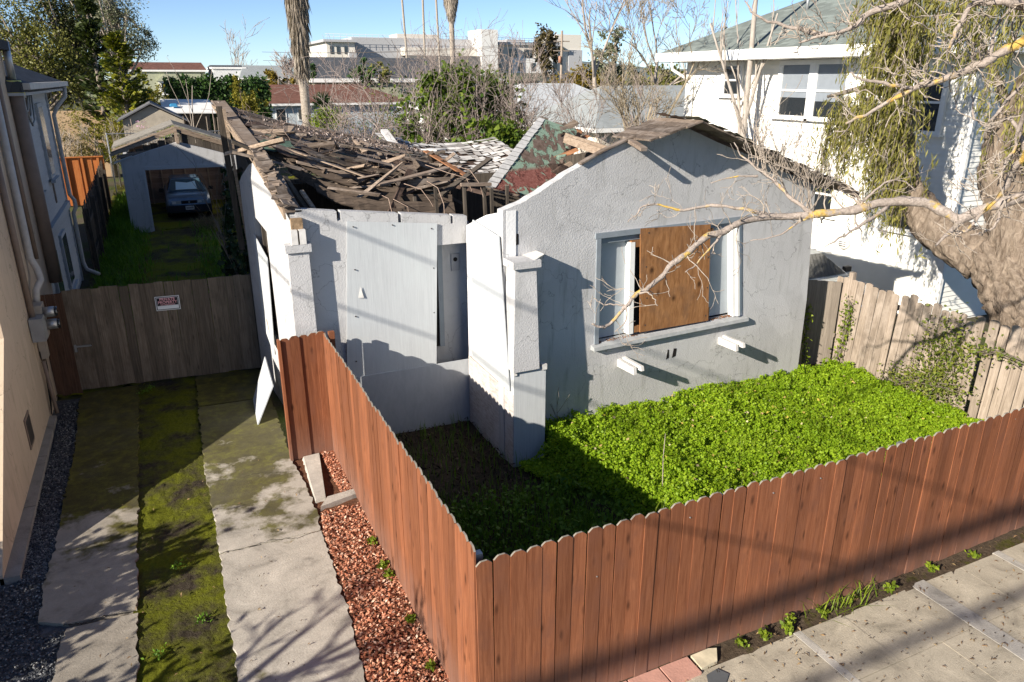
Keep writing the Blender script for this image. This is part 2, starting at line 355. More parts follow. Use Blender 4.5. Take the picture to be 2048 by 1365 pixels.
# concrete: worn, stained, mossy
def m_concrete(name, c, moss=0.0, seedoff=0.0):
    n = NB(name); co = n.wcoord(); co2 = n.n('ShaderNodeVectorMath', operation='ADD'); n.l(co, co2.inputs[0]); co2.inputs[1].default_value = (seedoff,)*3; co = co2.outputs[0]
    a = n.ramp(n.noise(co, 2.2, 8, 0.72, 0.6), [(0.28, scl(c, 0.42)), (0.46, scl(c, 0.85)), (0.58, c), (0.72, scl(c, 1.3))])
    a = n.mix(n.ramp(n.noise(co, 70, 3, 0.7), [(0.4, (0,0,0)), (0.75, (0.4,)*3)]), a, scl(c, 0.55))
    if moss:
        g = n.n('ShaderNodeNewGeometry'); sp = n.n('ShaderNodeSeparateXYZ'); n.l(g.outputs['Position'], sp.inputs[0])
        mr = n.n('ShaderNodeMapRange'); mr.inputs[1].default_value = 3.0; mr.inputs[2].default_value = 7.6; mr.inputs[3].default_value = -0.16; mr.inputs[4].default_value = 0.26; n.l(sp.outputs[1], mr.inputs[0])
        ad = n.n('ShaderNodeMath', operation='ADD'); n.l(n.noise(co, 1.15, 6, 0.62), ad.inputs[0]); n.l(mr.outputs[0], ad.inputs[1])
        f = n.ramp(ad.outputs[0], [(0.47, (0,0,0)), (0.55, (moss,)*3)])
        mc = n.ramp(n.noise(co, 5, 7, 0.75), [(0.25, (0.028, 0.022, 0.010)), (0.5, (0.070, 0.062, 0.012)), (0.75, (0.15, 0.15, 0.014))]); a = n.mix(f, a, mc)
        dk = n.ramp(n.noise(co, 0.8, 5, 0.6), [(0.5, (0,0,0)), (0.62, (0.5,)*3)]); a = n.mix(dk, a, n.mix(0.5, a, (0.10, 0.095, 0.085)))
    n.bump(n.noise(co, 45, 6, 0.75), 0.55, 0.012); return n.fin(a, 0.93, 0, 0.15)
CONC = m_concrete('driveway_concrete', (0.36, 0.32, 0.265), 0.95)
CONC2 = m_concrete('driveway_concrete_pale', (0.49, 0.45, 0.385), 0.9, 4.3)
WALK = m_concrete('sidewalk_concrete', (0.46, 0.405, 0.315), 0, 9.0)
WALKPALE = m_concrete('pale_concrete', (0.50, 0.465, 0.41), 0, 2.0)
MOSS = m_soil('moss_and_dirt', (0.045, 0.036, 0.026), 0.5, (0.135, 0.145, 0.012), 1.7, (0.38, 0.56))
GRAVELBED = m_soil('gravel_bed', (0.10, 0.105, 0.115), 0.5)
SOIL = m_soil('yard_soil', (0.055, 0.042, 0.030), 0.5)
# rough-edged slab
def slab(name, left, right, z, mat, parent, th=0.09, j=0.012, seed=1):
    g = np.random.default_rng(seed)
    def fine(pl):
        out = []
        for (x0, y0), (x1, y1) in zip(pl[:-1], pl[1:]):
            k = max(2, int(math.hypot(x1-x0, y1-y0)/0.06))
            for i in range(k): t = i/k; out.append((x0+(x1-x0)*t + g.normal()*j, y0+(y1-y0)*t + g.normal()*j*0.4))
        out.append(pl[-1]); return out
    poly = fine(left) + fine(right)[::-1]
    b = MB(); b.prism([(x, y, z) for x, y in poly][::-1], (0, 0, -th)); return b.build(name, mat, parent)
drive = thing('driveway', None, None, (-2.2, 5, 0)); drive['kind'] = 'structure'
slab('concrete_slab', [(-3.58, 9.7), (-3.62, 9.31), (-3.54, 7.36), (-3.56, 5.81), (-3.55, 4.81), (-3.60, 3.81), (-3.57, 3.22), (-3.36, 3.10), (-3.30, 3.06)], [(-2.69, 9.7), (-2.67, 6), (-2.66, 3.02)], 0.012, CONC, drive, seed=1)
slab('concrete_slab', [(-3.31, 3.00), (-3.36, 2.7), (-3.36, 2.24), (-3.4, 1.0), (-3.42, -0.4)], [(-2.66, 2.955), (-2.65, 1.9), (-2.64, -0.4)], 0.004, CONC, drive, seed=2)
slab('concrete_slab', [(-1.72, 9.7), (-1.76, 8.21)], [(-0.60, 9.6), (-0.59, 8.14)], 0.016, CONC, drive, seed=3)
slab('concrete_slab', [(-1.76, 8.185), (-1.80, 6.0), (-1.78, 3.68)], [(-0.59, 8.115), (-0.60, 6.93), (-0.63, 5.57), (-0.59, 5.0), (-0.57, 4.02), (-0.61, 3.66)], 0.012, CONC2, drive, seed=4)
slab('concrete_slab', [(-1.78, 3.65), (-1.80, 1.5), (-1.82, -0.4)], [(-0.61, 3.63), (-0.62, 2.9), (-0.64, 1.98), (-0.73, 1.01), (-0.80, -0.4)], 0.008, CONC2, drive, seed=5)
sheet(-2.70, -1.74, -0.4, 9.9, -0.020, 30, 200, 0.006, MOSS, 'moss_strip', lambda X, Y: 0.012*np.sin(X*5+Y*1.3)*np.cos(Y*2.1), parent=drive)
sheet(-4.6, -3.25, -0.4, 9.6, -0.03, 30, 160, 0.006, GRAVELBED, 'gravel_bed', kind='structure')
g = np.random.default_rng(11)
# cracks filled with dirt
CRK = m_plain('crack_dirt', (0.022, 0.019, 0.015), 0.95)
def crack(pts, z, w_, g):
    P = [];
    for (x0, y0), (x1, y1) in zip(pts[:-1], pts[1:]):
        for k in range(10): t = k/10; P.append((x0+(x1-x0)*t, y0+(y1-y0)*t+g.normal()*0.010))
    P.append(pts[-1]); top = [(x, y+w_*g.uniform(0.15, 1), z) for x, y in P]; bot = [(x, y-w_*g.uniform(0.15, 1), z) for x, y in P]
    b = MB(); b.add(bot+top, [(i, i+1, len(P)+i+1, len(P)+i) for i in range(len(P)-1)]); b.build('crack', CRK, drive)
crack([(-3.34, 3.05), (-3.15, 3.00), (-2.95, 3.03), (-2.67, 2.985)], 0.0145, 0.013, g); crack([(-1.78, 3.66), (-1.5, 3.65), (-1.2, 3.68), (-0.9, 3.59), (-0.62, 3.64)], 0.0150, 0.006, g); crack([(-1.78, 5.6), (-1.45, 5.35), (-1.2, 5.45), (-0.62, 5.25)], 0.0150, 0.004, g); crack([(-3.5, 6.4), (-3.1, 6.25), (-2.68, 6.3)], 0.0150, 0.004, g); crack([(-1.75, 8.2), (-1.2, 8.17), (-0.6, 8.13)], 0.0185, 0.009, g)
# pebbles
def pebbles(n, region, z, smin, smax, mat, name, g, flat=0.7, **t):
    C = region(n, g); s_ = g.uniform(smin, smax, (n, 1))
    base = np.array([(1,0,0), (-1,0,0), (0,1,0), (0,-1,0), (0,0,1), (0,0,-1)], float); F0 = np.array([(0,2,4), (2,1,4), (1,3,4), (3,0,4), (2,0,5), (1,2,5), (3,1,5), (0,3,5)])
    A = g.normal(size=(n, 3, 3)); Q = np.linalg.qr(A)[0]; sc3 = g.uniform(0.6, 1.2, (n, 1, 3))*np.array([1, 1, flat])
    V = np.einsum('nij,nkj->nki', Q, base[None]*sc3)*s_[:, :, None]; V[:, :, 2] *= flat; V += C[:, None]; V[:, :, 2] += z
    F = (F0[None] + 6*np.arange(n)[:, None, None]).reshape(-1, 3)
    return link(name, np_mesh(name, V, F, mat), kind='stuff', **t)
def m_island(name, stops, rough=0.9, spec=0.2):
    n = NB(name); gg = n.n('ShaderNodeNewGeometry'); return n.fin(n.ramp(gg.outputs['Random Per Island'], stops), rough, 0, spec)
PEB = m_island('gravel_stone', [(0, (0.03, 0.032, 0.035)), (0.5, (0.085, 0.09, 0.10)), (0.85, (0.18, 0.185, 0.19)), (1, (0.36, 0.35, 0.33))])
def reg_gravel(n, g):
    y = g.uniform(-0.3, 9.4, n)**1.0; y = np.where(g.random(n) < 0.5, g.uniform(1.0, 5.5, n), y); xr = np.where(y < 3.0, -3.34, -3.56); xl = np.where(y < 4.05, -4.9, -3.87)
    return np.stack([xl+(xr-xl)*g.random(n), y, np.full(n, -0.02)+g.random(n)*0.012], 1)
pebbles(16000, reg_gravel, 0, 0.009, 0.021, PEB, 'gravel', g, label='grey crushed gravel between beige wall and driveway', cat='gravel')
# concrete footing along the beige wall
b = MB()
for i, y in enumerate((8.75, 7.2, 5.7)):
    y1 = (7.215, 5.715, 4.12)[i]; b2 = MB(); b2.hexa([(-4.04, y1, -0.05), (-3.885+0.02*i, y1, -0.05), (-3.905+0.02*i, y, -0.05), (-4.04, y, -0.05)], [(-4.04, y1, 0.06), (-3.885+0.02*i, y1, 0.055), (-3.905+0.02*i, y, 0.055), (-4.04, y, 0.06)])
    if i == 0: foot = thing('footing', None, None, (-3.95, 6, 0)); foot['kind'] = 'structure'
    b2.build('kerb_stone', m_concrete('kerb_concrete', (0.33, 0.31, 0.28), 0, 3.0) if i == 0 else MATS['kerb_concrete'], foot)
# mulch bed beside the red fence
sheet(-0.80, 0.06, -0.4, 5.75, -0.012, 12, 80, 0.008, m_soil('mulch_soil', (0.13, 0.06, 0.035), 0.4), 'mulch_bed', kind='structure')
CHIP = m_island('red_bark_chip', [(0, (0.22, 0.07, 0.035)), (0.5, (0.50, 0.20, 0.115)), (0.85, (0.64, 0.34, 0.22)), (1, (0.75, 0.55, 0.42))])
def chips(n, g):
    y = g.uniform(-0.35, 5.72, n); x0 = np.interp(y, [-0.4, 1.0, 2, 2.9, 3.66, 4.05, 4.07, 5.6], [-0.78, -0.71, -0.62, -0.60, -0.58, -0.52, -0.18, -0.2])
    x = x0 + (0.02-x0)*g.random(n); C = np.stack([x, y, g.uniform(-0.005, 0.035, n)], 1)
    keep = ~((y > 4.03) & (y < 4.40) & (x < 0.05)); C = C[keep]
    V, F = leaves(C, 0.042, 0.5, 2.4, g=g, fold=0.12); return V, F
V, F = chips(13000, g); link('bark_chips', np_mesh('bark_chips', V, F, CHIP), label='red bark chips spread along the foot of the red fence', cat='mulch', kind='stuff')
# broken concrete border in the mulch
bc = thing('concrete_border', 'broken pale concrete border enclosing the small bed of red bark chips', 'kerb', (-0.3, 4.6, 0))
b = MB(); b.hexa([(-0.52, 4.10, -0.06), (0.02, 4.24, -0.06), (0.02, 4.40, -0.06), (-0.40, 4.32, -0.06)], [(-0.51, 4.11, 0.055), (0.02, 4.25, 0.05), (0.02, 4.38, 0.05), (-0.38, 4.31, 0.06)]); b.build('end_block', WALKPALE, bc)
b = MB(); b.hexa([(-0.54, 4.335, -0.06), (-0.40, 4.335, -0.06), (-0.22, 5.62, -0.06), (-0.50, 5.62, -0.06)], [(-0.53, 4.335, 0.04), (-0.40, 4.335, 0.045), (-0.23, 5.62, 0.04), (-0.46, 5.62, 0.03)]); b.build('side_block', WALKPALE, bc)
# yard soil
def yardz(X, Y): return 0.02*np.sin(X*2.1)+0.02*np.cos(Y*2.7+X)
sheet(0.03, 9.75, 0.03, 6.2, -0.02, 60, 40, 0.01, SOIL, 'yard_soil', yardz, kind='structure')
# planting strip and sidewalk
sheet(0.0, 14, -0.24, 0.02, -0.008, 90, 5, 0.008, m_soil('strip_soil', (0.085, 0.062, 0.042), 0.5, (0.09, 0.085, 0.02), 3.0, (0.55, 0.66)), 'soil_strip', kind='structure')
walk = thing('sidewalk', None, None, (4, -1, 0)); walk['kind'] = 'structure'
def wslab(x0, x1, y0, y1, mat=WALK, z=0.0):
    b = MB(); e = 0.0025; b.hexa([(x0, y0, z-0.1), (x1, y0, z-0.1), (x1, y1, z-0.1), (x0, y1, z-0.1)], [(x0+e, y0+e, z), (x1-e, y0+e, z), (x1-e, y1-e, z), (x0+e, y1-e, z)]); b.build('paving_slab', mat, walk)
ys = [(-0.92, -0.21), (-1.64, -0.922), (-2.36, -1.642), (-3.1, -2.362)]
xs = [(-0.6, 0.62), (0.62, 1.4), (1.4, 2.05), (2.05, 2.76), (2.76, 3.36), (3.46, 4.03), (4.03, 4.62), (4.62, 5.10), (5.32, 5.9), (5.9, 6.50), (6.62, 7.3), (7.3, 8.0), (8.0, 8.7), (8.7, 9.5)]
for x0, x1 in xs:
    for y0, y1 in ys:
        if x0 < 2.0 and y1 > -0.3: y1 = -0.25
        wslab(x0, x1, y0, y1, WALK, random.uniform(-0.003, 0.003))
wslab(3.362, 3.458, -3.1, -0.20, WALKPALE, 0.004); wslab(5.102, 5.318, -3.1, -0.18, WALKPALE, 0.004); wslab(6.502, 6.618, -3.1, -0.19, WALKPALE, 0.004)
PINK = m_plain('pink_paver', (0.50, 0.27, 0.21), 0.9, 0, 0.12, 5, 0.2, 0.4, 40)
PLB = ['pink paver farthest from the yellowed concrete lump', 'pink paver lying between the two other pink pavers', 'pink paver touching the yellowed concrete lump']
for i, (x0, x1) in enumerate(((1.12, 1.47), (1.49, 1.83), (1.85, 2.17))):
    b = MB(); b.span((x0, -0.245, -0.04), (x1, -0.025, 0.022+0.003*i)); b.build('pink_paver', PINK, label=PLB[i], cat='paver', group='pink pavers along the fence')
b = MB(); b.prism([(2.20, -0.21, 0.03), (2.40, -0.19, 0.03), (2.50, -0.06, 0.035), (2.42, -0.03, 0.035), (2.21, -0.03, 0.03)], (0, 0, -0.07)); b.build('concrete_lump', m_plain('yellowed_concrete', (0.55, 0.48, 0.34), 0.9, 0, 0.2, 8), label='yellowed lump of old concrete beside the pink pavers', cat='concrete')
b = MB(); b.prism([(2.12, -0.42, 0.016), (2.20, -0.28, 0.016), (2.34, -0.26, 0.016), (2.40, -0.36, 0.014), (2.28, -0.45, 0.014)], (0, 0, -0.012)); b.build('slate_piece', m_plain('slate', (0.10, 0.105, 0.11), 0.7), label='dark flat piece of slate lying on the sidewalk edge', cat='slate')
# debris on the sidewalk, driveway and strip: curled dry leaves
g = np.random.default_rng(5)
LITTER = m_island('dry_leaf', [(0, (0.07, 0.042, 0.022)), (0.6, (0.20, 0.12, 0.06)), (1, (0.38, 0.27, 0.13))])
n = 1000; C = np.stack([g.uniform(1.9, 8.5, n), g.uniform(-2.2, -0.05, n), np.full(n, 0.012)], 1)
n2 = 120; C = np.concatenate([C, np.stack([g.uniform(-3.3, -0.7, n2), g.uniform(0.5, 6, n2), np.full(n2, 0.024)], 1)])
V, F = leaves(C, 0.042, 0.30, 2.2, g=g, fold=0.25); link('leaf_litter', np_mesh('leaf_litter', V, F, LITTER), label='curled dry leaves scattered over sidewalk and driveway', cat='leaves', kind='stuff')
# back yard
sheet(-4.0, 6.0, 9.75, 40, -0.02, 80, 200, 0.02, m_soil('yard_moss', (0.07, 0.055, 0.035), 0.5, (0.20, 0.20, 0.015), 0.7, (0.40, 0.58)), 'back_yard', kind='structure')
# ================================================================= fences
def board_mesh(name, w, t, h, ear, mats, round_=False, bow=0.0):
    """dog-eared board, local origin at foot centre, front face towards -Y; top faces use slot 1"""
    b = MB(); hw = w/2
    if round_: out = [(-hw, 0), (hw, 0), (hw, h-ear)] + [(hw*math.cos(a), h-ear+ear*math.sin(a)) for a in (0.5, 1.0, 1.57, 2.14, 2.64)] + [(-hw, h-ear)]
    elif ear: out = [(-hw, 0), (hw, 0), (hw, h-ear), (hw-ear*0.8, h-ear*0.25), (hw-ear*1.2, h), (-hw+ear*1.2, h), (-hw+ear*0.8, h-ear*0.25), (-hw, h-ear)]
    else: out = [(-hw, 0), (hw, 0), (hw, h), (-hw, h)]
    n = len(out); V = [(x, -t/2, z) for x, z in out] + [(x, t/2, z) for x, z in out]
    b.v = V; b.f = [tuple(range(n)), tuple(range(2*n-1, n-1, -1))]; b.mi = [0, 0]
    for i in range(n):
        j = (i+1) % n; b.f.append((j, i, n+i, n+j)); b.mi.append(1 if i >= 2 and i < n-1 and len(mats) > 1 else 0)
    return b.mesh(name, mats)
rb = [board_mesh('board', 0.137, 0.017, h, 0.034, [REDWOOD, REDTOP]) for h in (1.755, 1.768, 1.76)]
RAILRED = REDWOOD
# front fence along the sidewalk
ff = thing('picket_fence', 'stained red-brown dog-eared board fence running along the sidewalk', 'fence', (4.8, 0, 0))
x = 0.078; i = 0; g = np.random.default_rng(2)
while x < 9.72:
    z = 0.018 + 0.012*math.sin(x*0.9) + g.normal()*0.004
    o_ = link('board', rb[i % 3], ff, (x, -0.010+g.normal()*0.003, z)); o_.rotation_euler = (g.normal()*0.0015, g.normal()*0.0035, g.normal()*0.022)
    x += 0.1395+abs(g.normal())*0.0016; i += 1
for z in (0.32, 0.92, 1.50):
    b = MB(); b.span((0.02, 0.003, z-0.045), (9.66, 0.041, z+0.045)); b.build('rail', RAILRED, ff)
for x in (0.05, 2.45, 4.85, 7.25, 9.6):
    b = MB(); b.span((x-0.03, 0.045, -0.05), (x+0.03, 0.105, 1.80 if x < 0.1 else 1.70)); b.build('post', STEEL, ff)
for x, z in ((2.05, 1.62), (3.02, 1.62), (3.62, 1.63), (6.6, 1.66), (1.1, 1.3)):
    b = MB(); b.tube([(x, -0.017, z), (x, -0.026, z-0.001)], 0.007, 8); b.build('screw', STEEL, ff)
# side fence along the driveway with a short return to the house
sf = thing('side_fence', 'sunlit red-brown dog-eared board fence between driveway and front yard', 'fence', (0, 2.8, 0))
sb = [board_mesh('side_board', 0.137, 0.017, h, 0.034, [REDWOOD, REDTOP]) for h in (1.885, 1.895, 1.88)]
y = 0.065; i = 0
while y < 5.6:
    o_ = link('board', sb[i % 3], sf, (-0.010+g.normal()*0.0015, y, 0.02+0.006*math.sin(y*1.7)+g.normal()*0.004)); o_.rotation_euler = (g.normal()*0.002, 0, -R(90)+g.normal()*0.012)
    y += 0.1405; i += 1
for z in (0.32, 1.0, 1.62):
    b = MB(); b.span((0.003, 0.12, z-0.045), (0.041, 5.6, z+0.045)); b.build('rail', RAILRED, sf)
for y, h, m_ in ((2.72, 1.62, REDWOOD), (5.50, 1.93, REDWOOD)):
    b = MB(); b.span((0.045, y, -0.05), (0.125, y+0.08, h)); b.build('post', m_, sf)
for k, (x, dy, h) in enumerate(((-0.535, 0, 0), (-0.405, -0.002, 0.02), (-0.285, 0.018, 0.03), (-0.155, 0.018, 0.045), (-0.06, 0.001, 0.05))):
    o_ = link('board', sb[k % 3], sf, (x, 5.64+dy, 0.0+h*0.5)); o_.rotation_euler = (0, 0.004*(k-2), 0)
b = MB(); b.span((-0.645, 5.60, 0.0), (-0.608, 5.70, 1.87)); b.build('post', REDWOOD, sf)
for z in (0.35, 1.5): b = MB(); b.span((-0.6, 5.67, z-0.045), (0.0, 5.71, z+0.045)); b.build('rail', REDWOOD, sf)
# gate across the driveway
GA = math.atan2(-0.27, 3.01)
gate = thing('driveway_gate', 'tall weathered brown board gate across the driveway', 'gate', (-2.1, 9.68, 0))
gb = [board_mesh('gate_board', 0.145, 0.018, h, 0, [GATEWOOD]) for h in (1.83, 1.845, 1.835)]
n = 21
for i in range(n):
    t = (i+0.5)/n; o_ = link('board', gb[i % 3], gate, (-3.60+3.04*t, 9.812-0.272*t-0.012+g.normal()*0.002, 0.045+0.015*t+g.normal()*0.006)); o_.rotation_euler = (0, g.normal()*0.004, GA+g.normal()*0.01)
for z in (0.4, 1.55):
    b = MB(); b.beam((-3.58, 9.84, z), (-0.58, 9.575, z), 0.04, 0.09); b.build('rail', GATEWOOD, gate)
for (x0, y0) in ((-0.5, 9.53),):
    b = MB(); b.span((x0-0.06, y0, 0), (x0+0.0, y0+0.08, 1.9)); b.build('post', DARKWOOD, gate)
b = MB(); b.box((-3.56, 9.775, 0.83), (0.035, 0.02, 0.13), GA); b.box((-3.44, 9.765, 0.86), (0.24, 0.016, 0.028), GA); b.tube([(-3.34, 9.755, 0.87), (-3.34, 9.70, 0.87), (-3.30, 9.70, 0.87)], 0.008, 6); b.build('latch', STEEL, gate)
gp = thing('fixed_fence', 'narrow dark brown fence panel fixed beside the driveway gate', 'fence', (-3.8, 9.82, 0))
gpm = board_mesh('panel_board', 0.135, 0.02, 1.86, 0, [GATEPOST])
for i, x in enumerate((-3.92, -3.79, -3.66)): o_ = link('board', gpm, gp, (x, 9.83-0.004*i, -0.03)); o_.rotation_euler = (0, 0.006*(i-1), GA)
b = MB(); b.span((-3.625, 9.80, 0), (-3.60, 9.88, 1.84)); b.build('post', GATEPOST, gp)
# sign
SIGNW = m_plain('sign_white', (0.80, 0.80, 0.80), 0.4, 0, 0.02); SIGNK = m_plain('sign_black', (0.02, 0.018, 0.02), 0.4, 0, 0.05); SIGNR = m_plain('sign_letters', (0.85, 0.42, 0.45), 0.4, 0, 0.02)
sign = thing('property_sign', 'black and white private property sign screwed to the gate', 'sign', (-1.99, 9.635, 1.5), rz=GA)
def flat(name, x0, x1, z0, z1, y, mat):
    b = MB(); b.span((x0, y, z0), (x1, y+0.003, z1)); o_ = bpy.data.objects.new(name, b.mesh(name, mat)); col.objects.link(o_); o_.parent = sign; return o_
flat('plate', -0.20, 0.20, -0.13, 0.13, 0.0, SIGNW); flat('black_border', -0.188, 0.188, -0.118, 0.118, -0.002, SIGNK); flat('white_line', -0.176, 0.176, -0.106, 0.106, -0.004, SIGNW)
flat('black_field', -0.170, 0.170, -0.040, 0.100, -0.006, SIGNK); flat('blank_field', -0.160, 0.160, -0.095, -0.046, -0.007, SIGNW)
def lettering(txt, size, z, mat):
    cu = bpy.data.curves.new('lettering', 'FONT'); cu.body = txt; cu.size = size; cu.align_x = 'CENTER'; cu.align_y = 'CENTER'; cu.extrude = 0.001; cu.offset = size*0.018
    to = bpy.data.objects.new('lettering', cu); col.objects.link(to); dg = bpy.context.evaluated_depsgraph_get()
    me = bpy.data.meshes.new_from_object(to.evaluated_get(dg)); bpy.data.objects.remove(to); me.materials.clear(); me.materials.append(mat)
    o_ = bpy.data.objects.new('lettering', me); col.objects.link(o_); o_.parent = sign; o_.location = (0, -0.009, z); o_.rotation_euler = (R(90), 0, 0); return o_
lettering('PRIVATE', 0.068, 0.074, SIGNR); lettering('PROPERTY', 0.066, 0.019, SIGNR); lettering('NO TRESPASSING', 0.030, -0.024, SIGNR)
# weathered grey fence on the right boundary, leaning and uneven
gf = thing('weathered_fence', 'pale grey weathered board fence below the willow trunk', 'fence', (9.72, 2.6, 0))
wb = [board_mesh('weathered_board', w_, 0.018, h, 0.03, [GREYWOOD], True) for w_, h in ((0.14, 1.78), (0.136, 1.74), (0.145, 1.80))]
y = 0.1; i = 0; g = np.random.default_rng(21)
while y < 5.3:
    lean = 0.035 + 0.012*math.sin(y*2)
    o_ = link('board', wb[i % 3], gf, (9.66+0.03*math.sin(y*1.3)+0.03*y/5+g.normal()*0.004, y, -0.03+g.normal()*0.02 - (0.06 if 2.6 < y < 3.0 else 0))); o_.rotation_euler = (g.normal()*0.012, lean, -R(90)+g.normal()*0.03)
    y += 0.15+g.uniform(0, 0.012) + (0.05 if 2.25 < y < 2.42 else 0); i += 1
for z in (0.35, 1.45): b = MB(); b.beam((9.70+0.05, 0.1, z), (9.74+0.05, 5.3, z), 0.04, 0.09); b.build('rail', GREYWOOD, gf)
b = MB(); b.span((9.70, 4.98, 0), (9.79, 5.07, 1.86)); b.build('post', GREYWOOD, gf)
# loose panel of grey boards leaning at the house corner
lp = thing('loose_fence', 'loose panel of grey boards leaning between house corner and weathered fence', 'fence panel', (9.2, 5.3, 0))
lm = board_mesh('panel_plank', 0.15, 0.02, 1.72, 0, [m_wood('grey_brown_wood', (0.15, 0.125, 0.10), (0.30, 0.255, 0.21), (14, 14, 0.6), 0.3, 0.12, 0.9)])
for k in range(5): o_ = link('plank', lm, lp, (8.98+0.135*k, 5.44-0.072*k, -0.02-0.01*k)); o_.rotation_euler = (-0.03, 0.012, -0.49)
b = MB(); b.beam((8.86, 5.53, 0.62), (9.62, 5.13, 0.60), 0.03, 0.08); b.build('rail', GREYWOOD, lp)
# dark fence beyond it in the shade of the house
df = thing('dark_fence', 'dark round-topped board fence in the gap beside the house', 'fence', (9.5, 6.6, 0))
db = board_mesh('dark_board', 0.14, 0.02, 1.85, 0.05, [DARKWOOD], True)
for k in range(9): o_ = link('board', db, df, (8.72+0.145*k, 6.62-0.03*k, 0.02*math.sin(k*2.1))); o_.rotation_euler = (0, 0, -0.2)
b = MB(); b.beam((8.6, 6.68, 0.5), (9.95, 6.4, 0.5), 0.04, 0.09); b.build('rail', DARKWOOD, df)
b = MB(); b.prism([(8.60, 5.02, 0.0), (8.70, 4.98, 0.0), (8.66, 5.0, 0.62), (8.58, 5.03, 0.58)], (0.006, 0.02, 0)); b.build('scrap_board', ROTLIGHT, label='short pale scrap board stuck upright at the house corner', cat='board')
# ---- fence at the left of the back yard and the new cedar fence behind it
bf = thing('boundary_fence', 'dark weathered board fence along the left of the back yard', 'fence', (-3.85, 26, 0))
bb = [board_mesh('boundary_board', 0.15, 0.02, h, 0, [DARKWOOD]) for h in (1.85, 1.95, 1.8)]
y = 18.9; i = 0
while y < 34:
    o_ = link('board', bb[i % 3], bf, (-3.86-0.012*(y-19)+g.normal()*0.01, y, g.normal()*0.02)); o_.rotation_euler = (0, 0.02*g.normal(), -R(90)+g.normal()*0.03); y += 0.16; i += 1
for z in (0.5, 1.4): b = MB(); b.beam((-3.80, 18.9, z), (-4.0, 34, z), 0.04, 0.09); b.build('rail', DARKWOOD, bf)
for y in (19.0, 21.5, 24, 26.5, 29): b = MB(); b.span((-3.82, y, 0), (-3.72, y+0.1, 1.9)); b.build('post', DARKWOOD, bf)
cf = thing('cedar_fence', 'bright orange new cedar board fence behind the dark boundary fence', 'fence', (-5.6, 33.5, 0))
cb_ = board_mesh('cedar_board', 0.24, 0.02, 2.05, 0, [ORANGEWOOD])
for k in range(13): o_ = link('board', cb_, cf, (-7.0+0.245*k, 33.2+0.03*(k % 2), 0)); o_.rotation_euler[2] = g.normal()*0.02
for k in range(5): b = MB(); x = -6.7+0.62*k; b.span((x, 33.12, 0), (x+0.09, 33.18, 2.02)); b.build('batten', ORANGEWOOD, cf)
b = MB(); b.span((-7.1, 33.1, 2.05), (-3.95, 33.26, 2.09)); b.build('cap_rail', ORANGEWOOD, cf)
# ================================================================= the collapsed house
H = thing('derelict_house', 'boarded-up grey stucco bungalow with a caved-in roof', 'house', (4, 6, 0))
HT = 0.07; ux, uy = math.cos(HT), math.sin(HT)
def G(u, z, off=0.0): return (2.25+u*ux+off*uy, 4.42+u*uy-off*ux, z)      # front gable wall, off = proud of it
LA, LB = Vector((-0.26, 5.9, 0)), Vector((-0.54, 9.45, 0)); LD = (LB-LA).normalized()
def L(u, z, off=0.0): p = LA + LD*u; return (p.x-LD.y*off, p.y+LD.x*off, z)  # left wall, off = towards the driveway
def rough(pl, k, amp, g):  # add small breaks to a broken edge
    out = []
    for (a, b_), (c, d) in zip(pl[:-1], pl[1:]):
        for i in range(k): t = i/k; out.append((a+(c-a)*t, b_+(d-b_)*t+(g.normal()*amp if i else 0)))
    return out+[pl[-1]]
g = np.random.default_rng(31)
# front gable wall with window opening (keyhole polygon)
top = [(0.0, 3.65), (0.26, 3.72), (0.57, 3.85), (0.80, 3.97), (1.12, 4.12), (1.53, 4.30), (2.06, 4.48), (2.97, 4.65)]
out = [(0.0, -0.15)] + rough(top, 4, 0.006, g) + [(3.71, 4.38), (4.42, 4.15), (5.13, 3.89), (6.04, 3.57), (6.22, 1.53), (6.24, -0.15)]
hole = [(1.56, 1.50), (1.55, 3.14), (4.36, 3.16), (4.60, 1.49)]
poly = out + [out[0]] + [hole[0], hole[3], hole[2], hole[1], hole[0]]
n0 = len(out); ext = Vector(G(0, 0, -0.16)) - Vector(G(0, 0, 0))
b = MB(); b.prism([G(u, z) for u, z in poly], ext, skip=(n0, len(poly)-1)); gable = b.build('gable_wall', STUCCO, H)
# small holes (old vents) in the gable
VENT = m_plain('vent_hole', (0.012, 0.010, 0.010), 0.9)
for u, z, a, h in ((0.10, 3.24, 0.045, 0.16), (0.215, 3.24, 0.045, 0.17), (3.04, 1.065, 0.05, 0.17), (3.17, 1.065, 0.075, 0.16)):
    b = MB(); p = [(u-a/2+g.normal()*0.006, z-h/2), (u+a/2, z-h/2+0.02), (u+a/2+g.normal()*0.01, z+h/2-0.01), (u-a*0.2, z+h/2)]
    b.prism([G(x, y, 0.004) for x, y in p], Vector(G(0,0,-0.01))-Vector(G(0,0,0.004))); b.build('vent_hole', VENT, gable)
